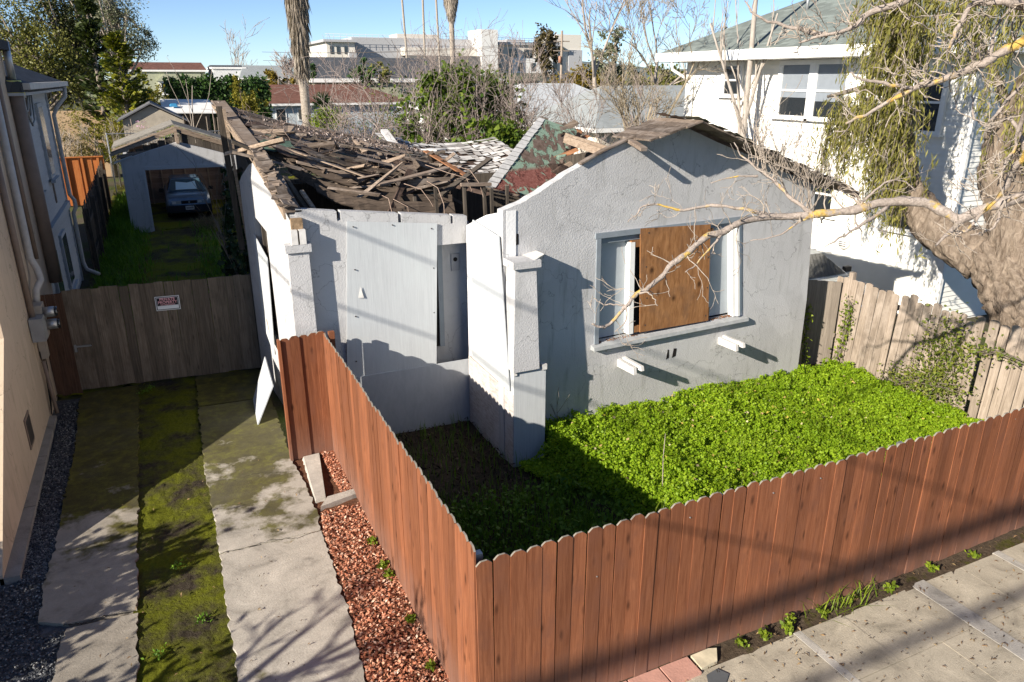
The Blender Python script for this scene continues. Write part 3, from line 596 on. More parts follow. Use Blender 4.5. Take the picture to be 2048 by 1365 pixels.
# window
WN = MB()
def gbox(u0, u1, z0, z1, o0, o1, name, mat, parent, du=0.0):
    b = MB(); b.hexa([G(u0+du*0, z0, o1), G(u1, z0, o1), G(u1, z0, o0), G(u0, z0, o0)], [G(u0-du, z1, o1), G(u1-du, z1, o1), G(u1-du, z1, o0), G(u0-du, z1, o0)]); return b.build(name, mat, parent)
win = gbox(1.50, 4.62, 3.12, 3.20, -0.10, 0.025, 'window', BLUETRIM, H)
gbox(1.555, 1.63, 1.50, 3.12, -0.12, 0.022, 'left_jamb', BLUETRIM, win, 0.03)
gbox(1.63, 4.3, 3.03, 3.12, -0.12, -0.03, 'head_board', BLUETRIM, win)
for k, (a, c, o) in enumerate(((4.40, 4.47, 0.02), (4.475, 4.53, 0.045), (4.535, 4.60, 0.02))): gbox(a, c, 1.50, 3.12, -0.10, o, 'right_jamb', WHITEPAINT, win, 0.235)  # white here stands in for sun on the jamb's left-facing side
BPANEL = m_plain('boarding_blue_grey', (0.36, 0.395, 0.42), 0.7, 0, 0.07, 3)
gbox(1.63, 2.22, 1.54, 3.03, -0.13, -0.105, 'left_boarding', BPANEL, win); gbox(3.6, 4.45, 1.54, 3.03, -0.13, -0.105, 'right_boarding', BPANEL, win)
gbox(2.20, 2.29, 1.55, 3.0, -0.12, 0.01, 'mullion', WHITEPAINT, win, 0.06)
gbox(2.29, 3.85, 1.54, 3.03, -0.15, -0.135, 'dark_backing', DARKIN, win)  # near-black sheet painted as the shade behind the plywood
gbox(2.17, 2.44, 2.92, 3.02, -0.10, 0.005, 'cleat', RAWPLY, win); gbox(3.66, 3.78, 2.97, 3.06, -0.10, 0.008, 'cleat', RAWPLY, win)
gbox(2.32, 2.42, 1.56, 1.66, -0.10, 0.005, 'cleat', RAWPLY, win); gbox(3.75, 3.86, 1.58, 1.74, -0.10, 0.005, 'cleat', RAWPLY, win)
b = MB(); b.prism([G(2.41, 1.555, 0.012), G(3.83, 1.525, 0.012), G(3.69, 3.135, 0.012), G(2.30, 3.20, 0.012)], Vector(G(0,0,0.03))-Vector(G(0,0,0.012))); b.build('plywood_cover', RAWPLY, win)
b = MB(); b.hexa([G(1.50, 1.42, 0.10), G(4.70, 1.40, 0.10), G(4.70, 1.40, -0.05), G(1.50, 1.42, -0.05)], [G(1.50, 1.475, 0.09), G(4.70, 1.455, 0.09), G(4.70, 1.50, -0.12), G(1.50, 1.52, -0.12)]); b.build('sill', m_plain('sill_paint', (0.36, 0.37, 0.37), 0.8, 0, 0.15, 9), win)
SCR = MATS['dark_metal']
for u, z in ((2.46, 3.12), (2.45, 2.6), (2.5, 2.1), (2.5, 1.66), (3.66, 3.05), (3.7, 2.6), (3.74, 2.1), (3.76, 1.62)): MB().tube([G(u, z, 0.029), G(u, z, 0.034)], 0.012, 8).build('screw', SCR, win)
C = np.array([G(u, 1.495+0.012*g.random(), -g.random()*0.10) for u in np.concatenate([g.uniform(1.65, 2.4, 150), g.uniform(3.8, 4.45, 110)])])
V, F = leaves(C, 0.045, 0.4, 1.5, g=g); link('sill_litter', np_mesh('sill_litter', V, F, m_island('dead_leaf_red', [(0, (0.10, 0.04, 0.02)), (1, (0.30, 0.16, 0.09))])), win, kind='stuff')
# brackets of an old flower shelf
for u in (2.02, 4.13):
    for k, (du, ln, h) in enumerate(((0.0, 0.42, 0.11), (0.10, 0.47, 0.07))):
        b = MB(); b.hexa([G(u+du, 1.05+0.06*k, ln), G(u+du+0.055, 1.05+0.06*k, ln), G(u+du+0.055, 1.05+0.06*k, 0), G(u+du, 1.05+0.06*k, 0)], [G(u+du, 1.05+0.06*k+h, ln-0.02), G(u+du+0.055, 1.05+0.06*k+h, ln-0.02), G(u+du+0.055, 1.05+0.06*k+h+0.01, 0), G(u+du, 1.05+0.06*k+h+0.01, 0)]); b.build('shelf_bracket', OFFWHITE, gable)
# ---- left side wall
pl = [(0.0, -0.1), (0.0, 3.53)] + rough([(0.0, 3.53), (0.85, 3.83), (1.78, 4.11)], 5, 0.006, g)[1:] + [(2.5, 3.98), (3.29, 3.72), (3.58, 3.58), (3.58, -0.1)]
hl = [(1.70, 1.18), (1.72, 3.02), (2.62, 3.14), (2.70, 1.22)]
poly = pl + [pl[0], hl[0], hl[3], hl[2], hl[1], hl[0]]; n0 = len(pl)
b = MB(); b.prism([L(u, z) for u, z in poly], Vector(L(0,0,-0.15))-Vector(L(0,0,0)), skip=(n0, len(poly)-1)); lw = b.build('side_wall', STUCCO, H)
b = MB(); b.prism([L(1.68, 1.2, -0.12), L(2.74, 1.2, -0.12), L(2.66, 3.12, -0.12), L(1.70, 3.02, -0.12)], Vector(L(0,0,-0.14))-Vector(L(0,0,-0.12))); sw = b.build('side_window', DARKWOOD, lw)
for u in (2.0, 2.3): b = MB(); b.beam(L(u, 1.2, -0.06), L(u-0.03, 3.06, -0.06), 0.05, 0.05); b.build('mullion', DARKWOOD, sw)
b = MB(); b.prism([L(1.62, 0.98, 0.10), L(2.72, 1.15, 0.015), L(2.66, 2.82, 0.015), L(1.70, 2.60, 0.03)], Vector(L(0,0,0.03))-Vector(L(0,0,0.015))); b.build('peeling_board', PAINTED_PLY, sw)
b = MB(); b.beam(L(1.66, 1.0, 0.09), L(2.25, 1.42, 0.05), 0.02, 0.05); b.build('splinter', ROTLIGHT, sw)
# corner post of the left wall: exposed rot and stub
b = MB(); b.span((-0.27, 5.80, 3.16), (-0.12, 5.895, 3.50)); b.build('rotten_corner', m_plain('rot_brown', (0.26, 0.18, 0.11), 0.95, 0, 0.4, 14, 0.1, 0.8, 30), lw)
for x in (-0.30, -0.19): b = MB(); b.span((x, 5.72, 3.16), (x+0.085, 5.83, 3.36)); b.build('stub', OFFWHITE, lw)
# ---- recessed porch wall: left part full height, lintel, back wall
notch = []
tl = lambda x: 3.61-0.108*(x+0.2)
for x, wd, dp in ((0.37, 0.055, 0.14), (1.25, 0.05, 0.16), (2.06, 0.04, 0.13)):
    notch += [(x, tl(x)), (x, tl(x)-dp), (x+wd, tl(x)-dp+0.01), (x+wd, tl(x))]
pts = [(-0.20, 3.50), (-0.18, 3.62)]; prev = -0.18
for x, z in notch: pts.append((x, z))
pts += [(2.32, tl(2.32))]
b = MB(); b.prism([(x, 5.90, z) for x, z in [(-0.26, -0.1), (-0.26, 3.44)] + pts + [(2.32, 2.93), (0.46, 2.93), (0.46, -0.1)]], (0, 0.16, 0)); pw = b.build('porch_wall', STUCCO, H)
b = MB(); b.span((0.40, 6.16, -0.1), (2.45, 6.30, 3.2)); bw = b.build('back_wall', STUCCO, H)
b = MB(); b.span((1.885, 6.06, 1.25), (1.965, 6.155, 2.93)); b.build('door_frame', BLUETRIM, bw); b = MB(); b.span((1.80, 6.10, 1.25), (1.885, 6.15, 2.90)); b.build('door_gap', DARKIN, bw)
b = MB(); b.span((2.14, 6.135, 2.45), (2.27, 6.158, 2.72)); ob = b.build('outlet_plate', m_plain('outlet_grey', (0.34, 0.34, 0.35), 0.7), bw)
b = MB(); b.tube([(2.205, 6.13, 2.63), (2.205, 6.14, 2.63)], 0.035, 10); b.build('outlet_hole', VENT, ob)
b = MB(); b.prism([(0.30, 5.865, 0.74), (1.72, 5.845, 0.66), (1.83, 5.86, 3.27), (0.50, 5.875, 3.40)], (0, 0.018, 0)); dp = b.build('door_panel', PAINTED_PLY, H)
b = MB(); b.prism([(0.58, 5.855, 2.28), (0.66, 5.845, 2.27), (0.62, 5.85, 2.44)], (0, 0.004, 0)); b.build('torn_veneer', OFFWHITE, dp)
for x, z in ((0.58, 3.32), (0.56, 2.7), (0.52, 2.0), (0.48, 1.3), (0.42, 0.82), (1.74, 3.2), (1.75, 2.6), (1.73, 1.9), (1.70, 1.3), (1.67, 0.76), (1.15, 3.3)): MB().tube([(x, 5.868, z), (x, 5.850, z)], 0.010, 8).build('screw', DARKMETAL, dp)
b = MB(); b.span((0.20, 5.84, -0.1), (2.28, 5.862, 1.05)); b.build('lower_panel', LOWER_PLY, H)
# porch left pillar with cap
def pillar(x0, x1, y0, y1, z0, z1, cap, name='pillar', taper=0.03, capo=0.035):
    b = MB(); b.hexa([(x0-taper, y0-taper, z0), (x1+taper, y0-taper, z0), (x1+taper, y1, z0), (x0-taper, y1, z0)], [(x0, y0, z1), (x1, y0, z1), (x1, y1, z1), (x0, y1, z1)]); p = b.build(name, STUCCO, H)
    b = MB(); b.hexa([(x0-capo, y0-capo, z1+0.001), (x1+capo, y0-capo, z1+0.001), (x1+capo, y1, z1+0.001), (x0-capo, y1, z1+0.001)], [(x0-capo, y0-capo, z1+cap), (x1+capo, y0-capo, z1+cap), (x1+capo, y1, z1+cap), (x0-capo, y1, z1+cap)]); b.build('cap', STUCCO, p); return p
pillar(-0.36, -0.08, 5.76, 5.895, -0.1, 3.05, 0.11, taper=0.02)
p2 = pillar(2.29, 2.60, 4.12, 4.40, 1.46, 2.92, 0.10, taper=0.045, capo=0.05)
b = MB(); b.hexa([(2.56, 4.10, 2.99), (2.72, 4.22, 2.99), (2.72, 4.44, 2.99), (2.56, 4.44, 2.99)], [(2.55, 4.08, 3.02), (2.76, 4.20, 3.06), (2.76, 4.45, 3.06), (2.55, 4.45, 3.02)]); b.build('broken_cap', OFFWHITE, p2)
b = MB(); b.span((2.27, 4.12, -0.1), (2.77, 4.42, 1.46)); pd = b.build('pedestal', PAINTED_PLY, H)
b = MB(); b.span((2.255, 4.10, 1.40), (2.31, 4.16, 1.50)); b.span((2.70, 4.10, 1.42), (2.78, 4.18, 1.50)); b.build('frame_ends', OFFWHITE, pd)
b = MB(); b.hexa([(2.31, 4.14, 1.461), (2.74, 4.14, 1.461), (2.70, 4.38, 1.461), (2.31, 4.38, 1.461)], [(2.33, 4.2, 1.50), (2.68, 4.2, 1.50), (2.66, 4.36, 1.52), (2.33, 4.36, 1.52)]); b.build('mortar', m_plain('mortar_debris', (0.32, 0.24, 0.19), 0.95, 0, 0.4, 18, 0.1, 0.8), pd)
# wing wall towards the porch and its boards
b = MB(); b.prism([(2.30, 4.42, -0.1), (2.30, 5.88, -0.1), (2.30, 5.88, 3.2), (2.30, 5.1, 3.48), (2.30, 4.42, 3.64)], (0.14, 0, 0)); ww = b.build('wing_wall', m_stucco('stucco_sunlit', (0.70, 0.70, 0.70), 30, 0.3), H)  # lighter stucco stands in for sun on this left-facing wall
b = MB(); b.prism([(2.25, 5.62, 1.16), (2.235, 4.20, 1.14), (2.20, 4.46, 3.30), (2.25, 5.50, 3.35)], (0.018, 0, 0)); b.build('leaning_plywood', PAINTED_PLY, ww)
b = MB(); b.prism([(2.262, 5.80, -0.1), (2.262, 4.13, -0.1), (2.262, 4.13, 1.10), (2.262, 5.80, 1.13)], (0.018, 0, 0)); b.build('lower_panel', PEELED, ww)
# leaning board at the foot of the left wall
b = MB(); b.prism([(-0.86, 8.10, 0.02), (-0.92, 7.05, 0.0), (-0.60, 7.2, 0.58), (-0.57, 8.25, 0.72)], (-0.016, 0.0, 0.008)); b.build('leaning_board', LOWER_PLY, label='grey plywood scrap leaning at the foot of the house side wall', cat='plywood')
# hidden outer walls so the house is a closed box
b = MB(); b.prism([(8.46, 5.0, -0.1), (8.2, 14.0, -0.1), (8.2, 14.0, 3.2), (8.28, 5.0, 3.5)], (-0.14, 0, 0)); b.build('right_wall', STUCCO, H)
b = MB(); b.prism([(-0.15, 14.0, -0.1), (8.2, 14.0, -0.1), (8.2, 14.0, 3.0), (-0.15, 14.0, 3.0)], (0, 0.14, 0)); b.build('rear_wall', DARKWOOD, H)  # dark material stands in for shade in the void under the roof
b = MB(); b.prism([(-0.30, 9.5, -0.1), (-0.15, 14.0, -0.1), (-0.15, 14.0, 3.3), (-0.42, 11.0, 4.4), (-0.36, 9.5, 3.9)], (0.12, 0, 0)); b.build('rear_side_wall', DARKWOOD, H)
b = MB(); b.span((-0.2, 6.3, 0.3), (8.2, 13.95, 0.42)); b.build('floor', DARKIN, H)
b = MB(); b.span((2.46, 6.2, 0.42), (8.2, 6.3, 2.7)); b.build('inner_wall', DARKIN, H)
b = MB(); b.span((0.0, 9.4, 0.42), (8.2, 9.5, 3.5)); b.build('partition', DARKWOOD, H)
# ---- roof: sagging main slope
RX = np.array([[-0.66,-0.08,0.64,1.80,2.84,3.45], [-0.53,0.04,0.70,1.45,2.25,3.05], [-0.40,0.02,0.44,1.07,1.70,2.50], [-0.33,0.02,0.40,1.0,1.65,2.4]])
RY = np.array([[10.9]*6, [9.3]*6, [8.0]*6, [7.3, 7.45, 7.5, 7.5, 7.45, 7.4]])
RZ = np.array([[4.86,4.66,4.44,4.20,3.97,3.80], [4.47,4.37,4.17,3.95,3.80,3.70], [4.19,4.15,3.95,3.71,3.56,3.50], [4.0,3.98,3.78,3.55,3.42,3.38]])
def roofp(a, bb):   # a 0..1 left to right, bb 0 front .. 1 ridge
    a = np.asarray(a, float); bb = np.asarray(bb, float); i = np.linspace(0, 1, 6); j = np.array([1.0, 0.45, 0.0, -0.25])
    def it(T):
        rows = np.stack([np.interp(a, i, T[k]) for k in range(4)]); o_ = np.empty_like(a)
        for k in range(3):
            m_ = (bb <= j[k]+1e-9) & (bb >= j[k+1]-1e-9); t = (bb-j[k+1])/(j[k]-j[k+1]); o_ = np.where(m_, rows[k+1]+(rows[k]-rows[k+1])*t, o_)
        return o_
    return np.stack([it(RX), it(RY), it(RZ)], -1)
nn = 24; A_, B_ = np.meshgrid(np.linspace(0, 1, nn+1), np.linspace(0.0, 1, nn+1)); P = roofp(A_, B_) - np.array([0, 0, 0.06])
i = np.arange(nn*nn); q = (i//nn)*(nn+1)+i % nn
roof = link('roof', np_mesh('roof', P, np.stack([q, q+1, q+nn+2, q+nn+1], 1), TARPAPER, True), H)
g = np.random.default_rng(41)
for k in range(18):   # sheathing planks following the sag
    bb = 0.0 + k*0.056; a0 = 0.02+0.05*g.random() if k > 5 else 0.06+0.12*g.random(); a1 = 0.99-0.15*g.random()
    for s0, s1 in (((a0, 0.5+g.uniform(-.15, .15)),) if g.random() < 0.25 else ((a0, 0.45), (0.46, a1))):
        t = np.linspace(s0, s1, 9); p = roofp(t, np.full(9, bb)); p1 = roofp(t, np.full(9, min(1, bb+0.05)))
        wv = (p1-p)*0.47; nv = unit(np.cross(np.gradient(p, axis=0), wv))*0.011; lift = unit(nv)*g.uniform(0.0, 0.045) * (1 if nv[0,2] > 0 else -1)
        bq = MB(); bq.strip(p+wv+lift, wv, nv); bq.build('plank', ROTWOOD, roof)
def m_chunk(name, stops): return m_island(name, stops, 0.95, 0.1)
SHING = m_chunk('old_shingle', [(0, (0.09, 0.075, 0.065)), (0.4, (0.26, 0.215, 0.19)), (0.6, (0.16, 0.20, 0.16)), (0.8, (0.42, 0.375, 0.34)), (1, (0.60, 0.57, 0.53))])
def shingle_patch(name, fn, us, vs, mat, parent, keep, g, w_=0.22, h_=0.16, lift=0.02, jit=0.5):
    V = []
    for v in vs:
        for u in us:
            if not keep(u, v): continue
            u0 = u + g.normal()*0.15*(us[1]-us[0]); p = fn(u0, v); e = 1e-2
            du = fn(u0+e, v)-p; dv = fn(u0, v+e)-p; du = du/np.linalg.norm(du); dv = dv/np.linalg.norm(dv); nn_ = np.cross(du, dv); nn_ = nn_*np.sign(nn_[2])
            a = du*w_*g.uniform(0.35, 0.55); c = dv*h_*g.uniform(0.4, 0.6); l0 = lift*g.uniform(0.3, 1.3); l1 = lift*g.uniform(-0.1, 0.35); tw = g.normal(size=4)*lift*jit
            V.append([p-a-c+nn_*(l0+tw[0]), p+a-c+nn_*(l0+tw[1]), p+a+c+nn_*(l1+tw[2]*.4), p-a+c+nn_*(l1+tw[3]*.4)])
    V = np.array(V); n = len(V); return link(name, np_mesh(name, V, np.arange(4*n).reshape(n, 4), mat), parent, kind='stuff')
f1 = lambda u, v: roofp(np.array(u), np.array(np.clip(v, 0, 0.999)))
ng = g.random((8, 8))
keep1 = lambda u, v: (v > 0.42+0.45*u*0.9) or (v > 0.30 and ng[int(u*7), int(v*7)] > 0.72)
shingle_patch('shingles', f1, np.linspace(0.0, 0.98, 26), np.linspace(0.28, 0.99, 20), SHING, roof, keep1, g)
# litter and twigs on the roof
n = 7500; a = g.random(n); bb = np.clip(0.15+g.random(n)*0.85, 0, 0.99); P = roofp(a, bb); P[:, 2] += g.uniform(0.01, 0.05, n)
m_ = (np.sin(a*9+bb*4)+np.sin(bb*13-a*5)+g.normal(size=n)*0.7) > -0.1; V, F = leaves(P[m_], 0.065, 0.35, 0.5, g=g)
link('roof_litter', np_mesh('roof_litter', V, F, m_chunk('roof_litter_mat', [(0, (0.06, 0.042, 0.034)), (0.5, (0.24, 0.18, 0.155)), (1, (0.52, 0.45, 0.41))])), roof, kind='stuff')
br = []
for k in range(110):
    p = roofp(np.array(g.random()), np.array(g.random()*0.95)) + np.array([0, 0, 0.03]); grow(g, p, [g.normal(), g.normal(), 0.35], g.uniform(0.2, 0.6), 0.006, 1, br, 4, kids=(1, 2), up=0, wob=0.25, rmin=0.003)
link('dead_twigs', tubes_mesh('dead_twigs', br, m_bark('twig_bark', (0.16, 0.11, 0.09), (0.36, 0.28, 0.23))), roof, kind='stuff')
# torn tar-paper flaps
for k in range(30):
    a, bb = g.uniform(0.12, 0.97), g.uniform(0.0, 0.55); p = roofp(np.array(a), np.array(bb)); m = 9; ang = np.linspace(0, 6.28, m, endpoint=False); r_ = g.uniform(0.12, 0.28)*g.uniform(0.7, 1.2, m)
    t = roofp(np.array(a+0.01), np.array(bb))-p; t /= np.linalg.norm(t); s_ = roofp(np.array(a), np.array(bb+0.01))-p; s_ /= np.linalg.norm(s_)
    pp = [Vector(p + t*r_[i]*math.cos(ang[i])*1.3 + s_*r_[i]*math.sin(ang[i]) + np.array([0, 0, 0.035+g.uniform(0, 0.05)])) for i in range(m)]
    bq = MB(); bq.v = [tuple(Vector(p)+Vector((0, 0, 0.08)))] + [tuple(x) for x in pp]; bq.f = [(0, i+1, (i+1) % m+1) for i in range(m)]; bq.mi = [0]*m; bq.build('tar_paper', TARPAPER if k % 4 else m_plain('green_felt', (0.09, 0.14, 0.105), 0.95, 0, 0.35, 14, 0.1, 0.8) if 'green_felt' not in MATS else MATS['green_felt'], roof)
# long planks hanging behind the porch wall
hang = [([(0.05, 7.8, 4.02), (0.22, 7.65, 3.86), (0.55, 7.45, 3.66), (1.1, 7.25, 3.52), (1.75, 7.1, 3.44), (2.5, 7.0, 3.40)], 0.11),
        ([(0.36, 7.25, 3.72), (0.62, 7.05, 3.55), (1.15, 6.9, 3.42), (1.8, 6.8, 3.36), (2.45, 6.75, 3.31)], 0.11),
        ([(0.85, 6.95, 3.46), (1.1, 6.84, 3.38), (1.5, 6.72, 3.29), (2.2, 6.62, 3.20), (2.6, 6.6, 3.15)], 0.09),
        ([(-0.22, 8.1, 4.16), (0.1, 8.0, 4.10), (0.55, 7.8, 3.86), (1.1, 7.65, 3.66), (1.8, 7.5, 3.54), (2.4, 7.45, 3.52)], 0.08)]
for k, (p, hw) in enumerate(hang):
    m = len(p); t = np.linspace(0, m-1, 14); p = np.stack([np.interp(t, range(m), [q_[c] for q_ in p]) for c in range(3)], 1) + g.normal(size=(14, 3))*0.006
    ta = 0.90+g.normal()*0.16+np.linspace(-1, 1, 14)*g.normal()*0.16; wv = np.stack([0*ta, np.cos(ta), np.sin(ta)], 1)*hw*0.9; nv = np.stack([0*ta, -np.sin(ta), np.cos(ta)], 1)*0.014; bq = MB(); bq.strip(p, wv, nv); bq.build('plank', ROTDARK, roof)
# rake board along the left edge and its trim
bq = MB(); rk = [(-0.30, 5.9, 3.60), (-0.36, 6.75, 3.90), (-0.44, 7.70, 4.20), (-0.56, 9.4, 4.55), (-0.69, 10.95, 4.90)]
bq.strip([(x-0.03, y, z-0.05) for x, y, z in rk], [(0, 0.02, 0.06)]*5, [(0.014, 0, 0)]*5); bq.build('rake_board', ROTLIGHT, roof)
bq = MB(); bq.strip([(x+0.09, y, z-0.012) for x, y, z in rk], [(0.11, 0, 0.0)]*5, [(0, 0, 0.012)]*5); bq.build('edge_plank', ROTWOOD, roof)
for k in range(34):  # ragged shingle ends along the rake
    t = g.random()*1.95; y = 5.88+t; z = 3.655+0.325*t; bq = MB(); bq.box((-0.28-0.06*t+g.normal()*0.02, y, z+0.03*g.random()), (g.uniform(0.08, 0.26), g.uniform(0.04, 0.24), 0.014), 0, Matrix.Rotation(g.normal()*0.3, 3, 'Z') @ Matrix.Rotation(0.31+g.normal()*0.12, 3, 'X') @ Matrix.Rotation(g.normal()*0.2, 3, 'Y')); bq.build('shingle', ROTWOOD, roof)
for a0, a1, b0, lift in ((0.10, 0.55, 0.50, 0.07), (0.30, 0.80, 0.42, 0.06), (0.05, 0.50, 0.22, 0.06), (0.35, 0.85, 0.18, 0.09), (0.12, 0.62, 0.05, 0.08), (0.45, 0.97, 0.30, 0.07), (0.02, 0.40, 0.72, 0.05)):   # long weathered planks still lying along the sag
    t = np.linspace(a0, a1, 12); p = roofp(t, np.linspace(b0, b0-0.05+g.normal()*0.03, 12).clip(0, 0.95))+np.array([0, 0, lift]); w1 = np.tile(np.array([0.02, 0.085, 0.02]), (12, 1)); bq = MB(); bq.strip(p+g.normal(size=(12, 3))*0.005, w1, np.tile(np.array([0, -0.003, 0.014]), (12, 1))); bq.build('plank', ROTWOOD, roof)
# loose boards
for a, c, w_, h_, m_ in (((1.34, 7.2, 3.70), (2.62, 7.5, 3.88), 0.16, 0.022, ROTWOOD), ((2.3, 7.0, 3.50), (3.45, 7.6, 3.98), 0.12, 0.03, DARKWOOD), ((2.55, 8.4, 4.08), (2.95, 7.4, 3.72), 0.11, 0.02, RUSTWOOD), ((0.75, 9.0, 4.30), (2.45, 8.7, 3.92), 0.17, 0.02, ROTWOOD),
                         ((2.35, 8.6, 3.92), (3.3, 8.3, 3.80), 0.16, 0.02, ROTWOOD), ((-0.05, 8.3, 4.30), (1.25, 7.7, 3.78), 0.10, 0.02, ROTLIGHT), ((1.9, 7.9, 3.72), (2.35, 7.2, 3.50), 0.05, 0.03, DARKWOOD), ((0.05, 6.7, 3.75), (0.32, 6.2, 3.2), 0.06, 0.03, ROTLIGHT),
                         ((-0.14, 6.9, 3.95), (0.25, 6.3, 3.15), 0.07, 0.03, DARKWOOD), ((2.9, 9.4, 4.02), (3.1, 9.1, 4.02), 0.3, 0.02, OFFWHITE)):
    bq = MB(); bq.beam(a, c, w_, h_); bq.build('loose_board', m_, roof)
for k in range(46):   # tossed broken boards and rafter ends
    a, bb = g.random(), g.uniform(-0.2, 0.75)**1.0; p = roofp(np.array(a), np.array(bb))+np.array([0, 0, g.uniform(0.03, 0.12)]); L_ = g.uniform(0.25, 1.1); th_ = g.normal()*0.9; d = np.array([math.cos(th_), math.sin(th_)*0.8, g.normal()*0.22-0.12*math.cos(th_)]); bq = MB(); w0 = g.uniform(0.05, 0.15)
    q0, q1 = p-d*L_/2, p+d*L_/2; bq.beam(tuple(q0), tuple(q1), w0, g.uniform(0.016, 0.04), (g.normal()*0.3, g.normal()*0.3, 1)); bq.v = [tuple(np.array(v)+g.normal(size=3)*0.012) for v in bq.v]; bq.build('broken_board', [ROTWOOD, ROTWOOD, DARKWOOD, ROTLIGHT][k % 4], roof)
for k in range(40):   # heap of splintered boards and felt where the slope broke
    p = np.array([g.uniform(0.7, 3.0), 0, 0]); p[1] = g.uniform(7.0, 8.6); p[2] = 3.55+0.18*(p[1]-7.2)-0.06*(p[0]-1.2)+g.uniform(0.0, 0.22); L_ = g.uniform(0.3, 1.3); th_ = g.normal()*0.55-0.1+(0 if k % 3 else 1.3); d = np.array([math.cos(th_), math.sin(th_), g.normal()*0.35]); bq = MB()
    bq.beam(tuple(p-d*L_/2), tuple(p+d*L_/2), g.uniform(0.03, 0.15), g.uniform(0.012, 0.045), (g.normal()*0.5, g.normal()*0.5, 1)); bq.v = [tuple(np.array(v)+g.normal(size=3)*0.016) for v in bq.v]; bq.build('broken_board', [ROTDARK, ROTWOOD, ROTWOOD, TARPAPER, ROTWOOD, ROTLIGHT][k % 6], roof)
# standing studs in the hole
for a, c in (((2.57, 6.55, 2.6), (2.56, 6.6, 3.70)), ((2.93, 6.55, 2.6), (2.90, 6.6, 3.66)), ((3.02, 6.5, 2.6), (2.99, 6.5, 3.62)), ((3.30, 6.55, 2.6), (3.31, 6.6, 3.64)), ((2.16, 6.7, 2.6), (2.12, 6.72, 3.68)), ((1.84, 6.9, 2.6), (1.83, 6.9, 3.52))):
    bq = MB(); bq.beam(a, c, 0.045, 0.05, (0, 1, 0)); bq.build('stud', DARKWOOD, H)
bq = MB(); bq.beam((2.50, 6.58, 3.71), (3.02, 6.58, 3.69), 0.06, 0.05); bq.build('top_plate', ROTWOOD, H)
for k in range(7): bq = MB(); bq.span((1.75, 7.32, 2.7+0.15*k), (2.60, 7.345, 2.84+0.15*k)); bq.build('lath_board', ROTWOOD, H)
bq = MB(); bq.prism([(2.20, 7.30, 3.22), (2.42, 7.30, 3.20), (2.44, 7.29, 3.48), (2.38, 7.29, 3.52), (2.22, 7.30, 3.50)], (0, 0.012, 0)); bq.build('plaster_patch', m_plain('green_plaster', (0.36, 0.38, 0.28), 0.9, 0, 0.2, 9), H)
bq = MB(); bq.prism([(2.0, 7.29, 3.02), (2.55, 7.29, 3.0), (2.55, 7.29, 3.12), (2.05, 7.29, 3.18)], (0, 0.012, 0)); bq.build('plaster_patch', OFFWHITE, H)
# rear white-shingled slope seen across the hole
def rearp(u, v): return np.array([3.05+2.75*u, 13.2-2.6*(1-v)-0.4*u, 3.55+0.5*v-0.28*math.sin(math.pi*min(1, max(0, u)))*(1-0.35*v)-0.16*u])
nn = 12; P = np.array([[rearp(u, v) for u in np.linspace(0, 1, nn+1)] for v in np.linspace(0, 1, nn+1)])-np.array([0, 0, 0.03]); i = np.arange(nn*nn); q = (i//nn)*(nn+1)+i % nn
rr = link('rear_roof', np_mesh('rear_roof', P, np.stack([q, q+1, q+nn+2, q+nn+1], 1), TARPAPER, True), H)
WSH = m_chunk('pale_shingle', [(0, (0.16, 0.14, 0.13)), (0.25, (0.38, 0.36, 0.34)), (1, (0.66, 0.64, 0.61))])
shingle_patch('shingles', rearp, np.linspace(0, 1, 20), np.linspace(0, 1, 17), WSH, rr, lambda u, v: g.random() > 0.12, g, 0.17, 0.18, 0.02)
bq = MB(); bq.beam((2.98, 11.0, 3.66), (3.10, 13.0, 4.14), 0.16, 0.07); bq.build('ridge_cap', OFFWHITE, rr)
# tilted slab of the wing roof, green and red roofing on planks
TA, TB, TD = np.array([3.05, 6.75, 3.62]), np.array([4.66, 8.05, 4.60]), np.array([4.30, 6.75, 3.28])
tu, tv = TB-TA, TD-TA; tn = np.cross(tu, tv); tn = tn/np.linalg.norm(tn)*(1 if np.cross(tu, tv)[2] > 0 else -1)
def TP(u, v, o=0.0): return TA+tu*u+tv*v*(1-0.28*u)+tn*o
n_ = NB('roofing_green_red'); co = n_.wcoord((1, 1, 1)); gsep = n_.n('ShaderNodeTexCoord'); sep = n_.n('ShaderNodeSeparateXYZ'); n_.l(n_.wcoord(), sep.inputs[0])
f_ = n_.noise(co, 4.4, 9, 0.66, 0.5); gr = n_.ramp(n_.noise(co, 40, 4), [(0.3, (0.17, 0.25, 0.19)), (0.7, (0.27, 0.36, 0.28))]); bn = n_.ramp(n_.noise(co, 12, 4), [(0.3, (0.10, 0.07, 0.055)), (0.7, (0.21, 0.155, 0.13))]); rd = n_.ramp(n_.noise(co, 25, 4), [(0.3, (0.16, 0.055, 0.045)), (0.7, (0.27, 0.12, 0.10))])
a_ = n_.mix(n_.ramp(f_, [(0.505, (0,0,0)), (0.52, (1,1,1))]), gr, bn)
mr = n_.n('ShaderNodeMapRange'); mr.inputs[1].default_value = 3.80; mr.inputs[2].default_value = 3.86; mr.inputs[3].default_value = 1; mr.inputs[4].default_value = 0; n_.l(sep.outputs[2], mr.inputs[0])
a_ = n_.mix(mr.outputs[0], a_, n_.mix(n_.ramp(f_, [(0.56, (0,0,0)), (0.58, (1,1,1))]), rd, gr)); n_.bump(n_.ramp(f_, [(0.48, (0,0,0)), (0.54, (1,1,1))]), 0.8, 0.02); ROOFING = n_.fin(a_, 0.95, 0, 0.1)
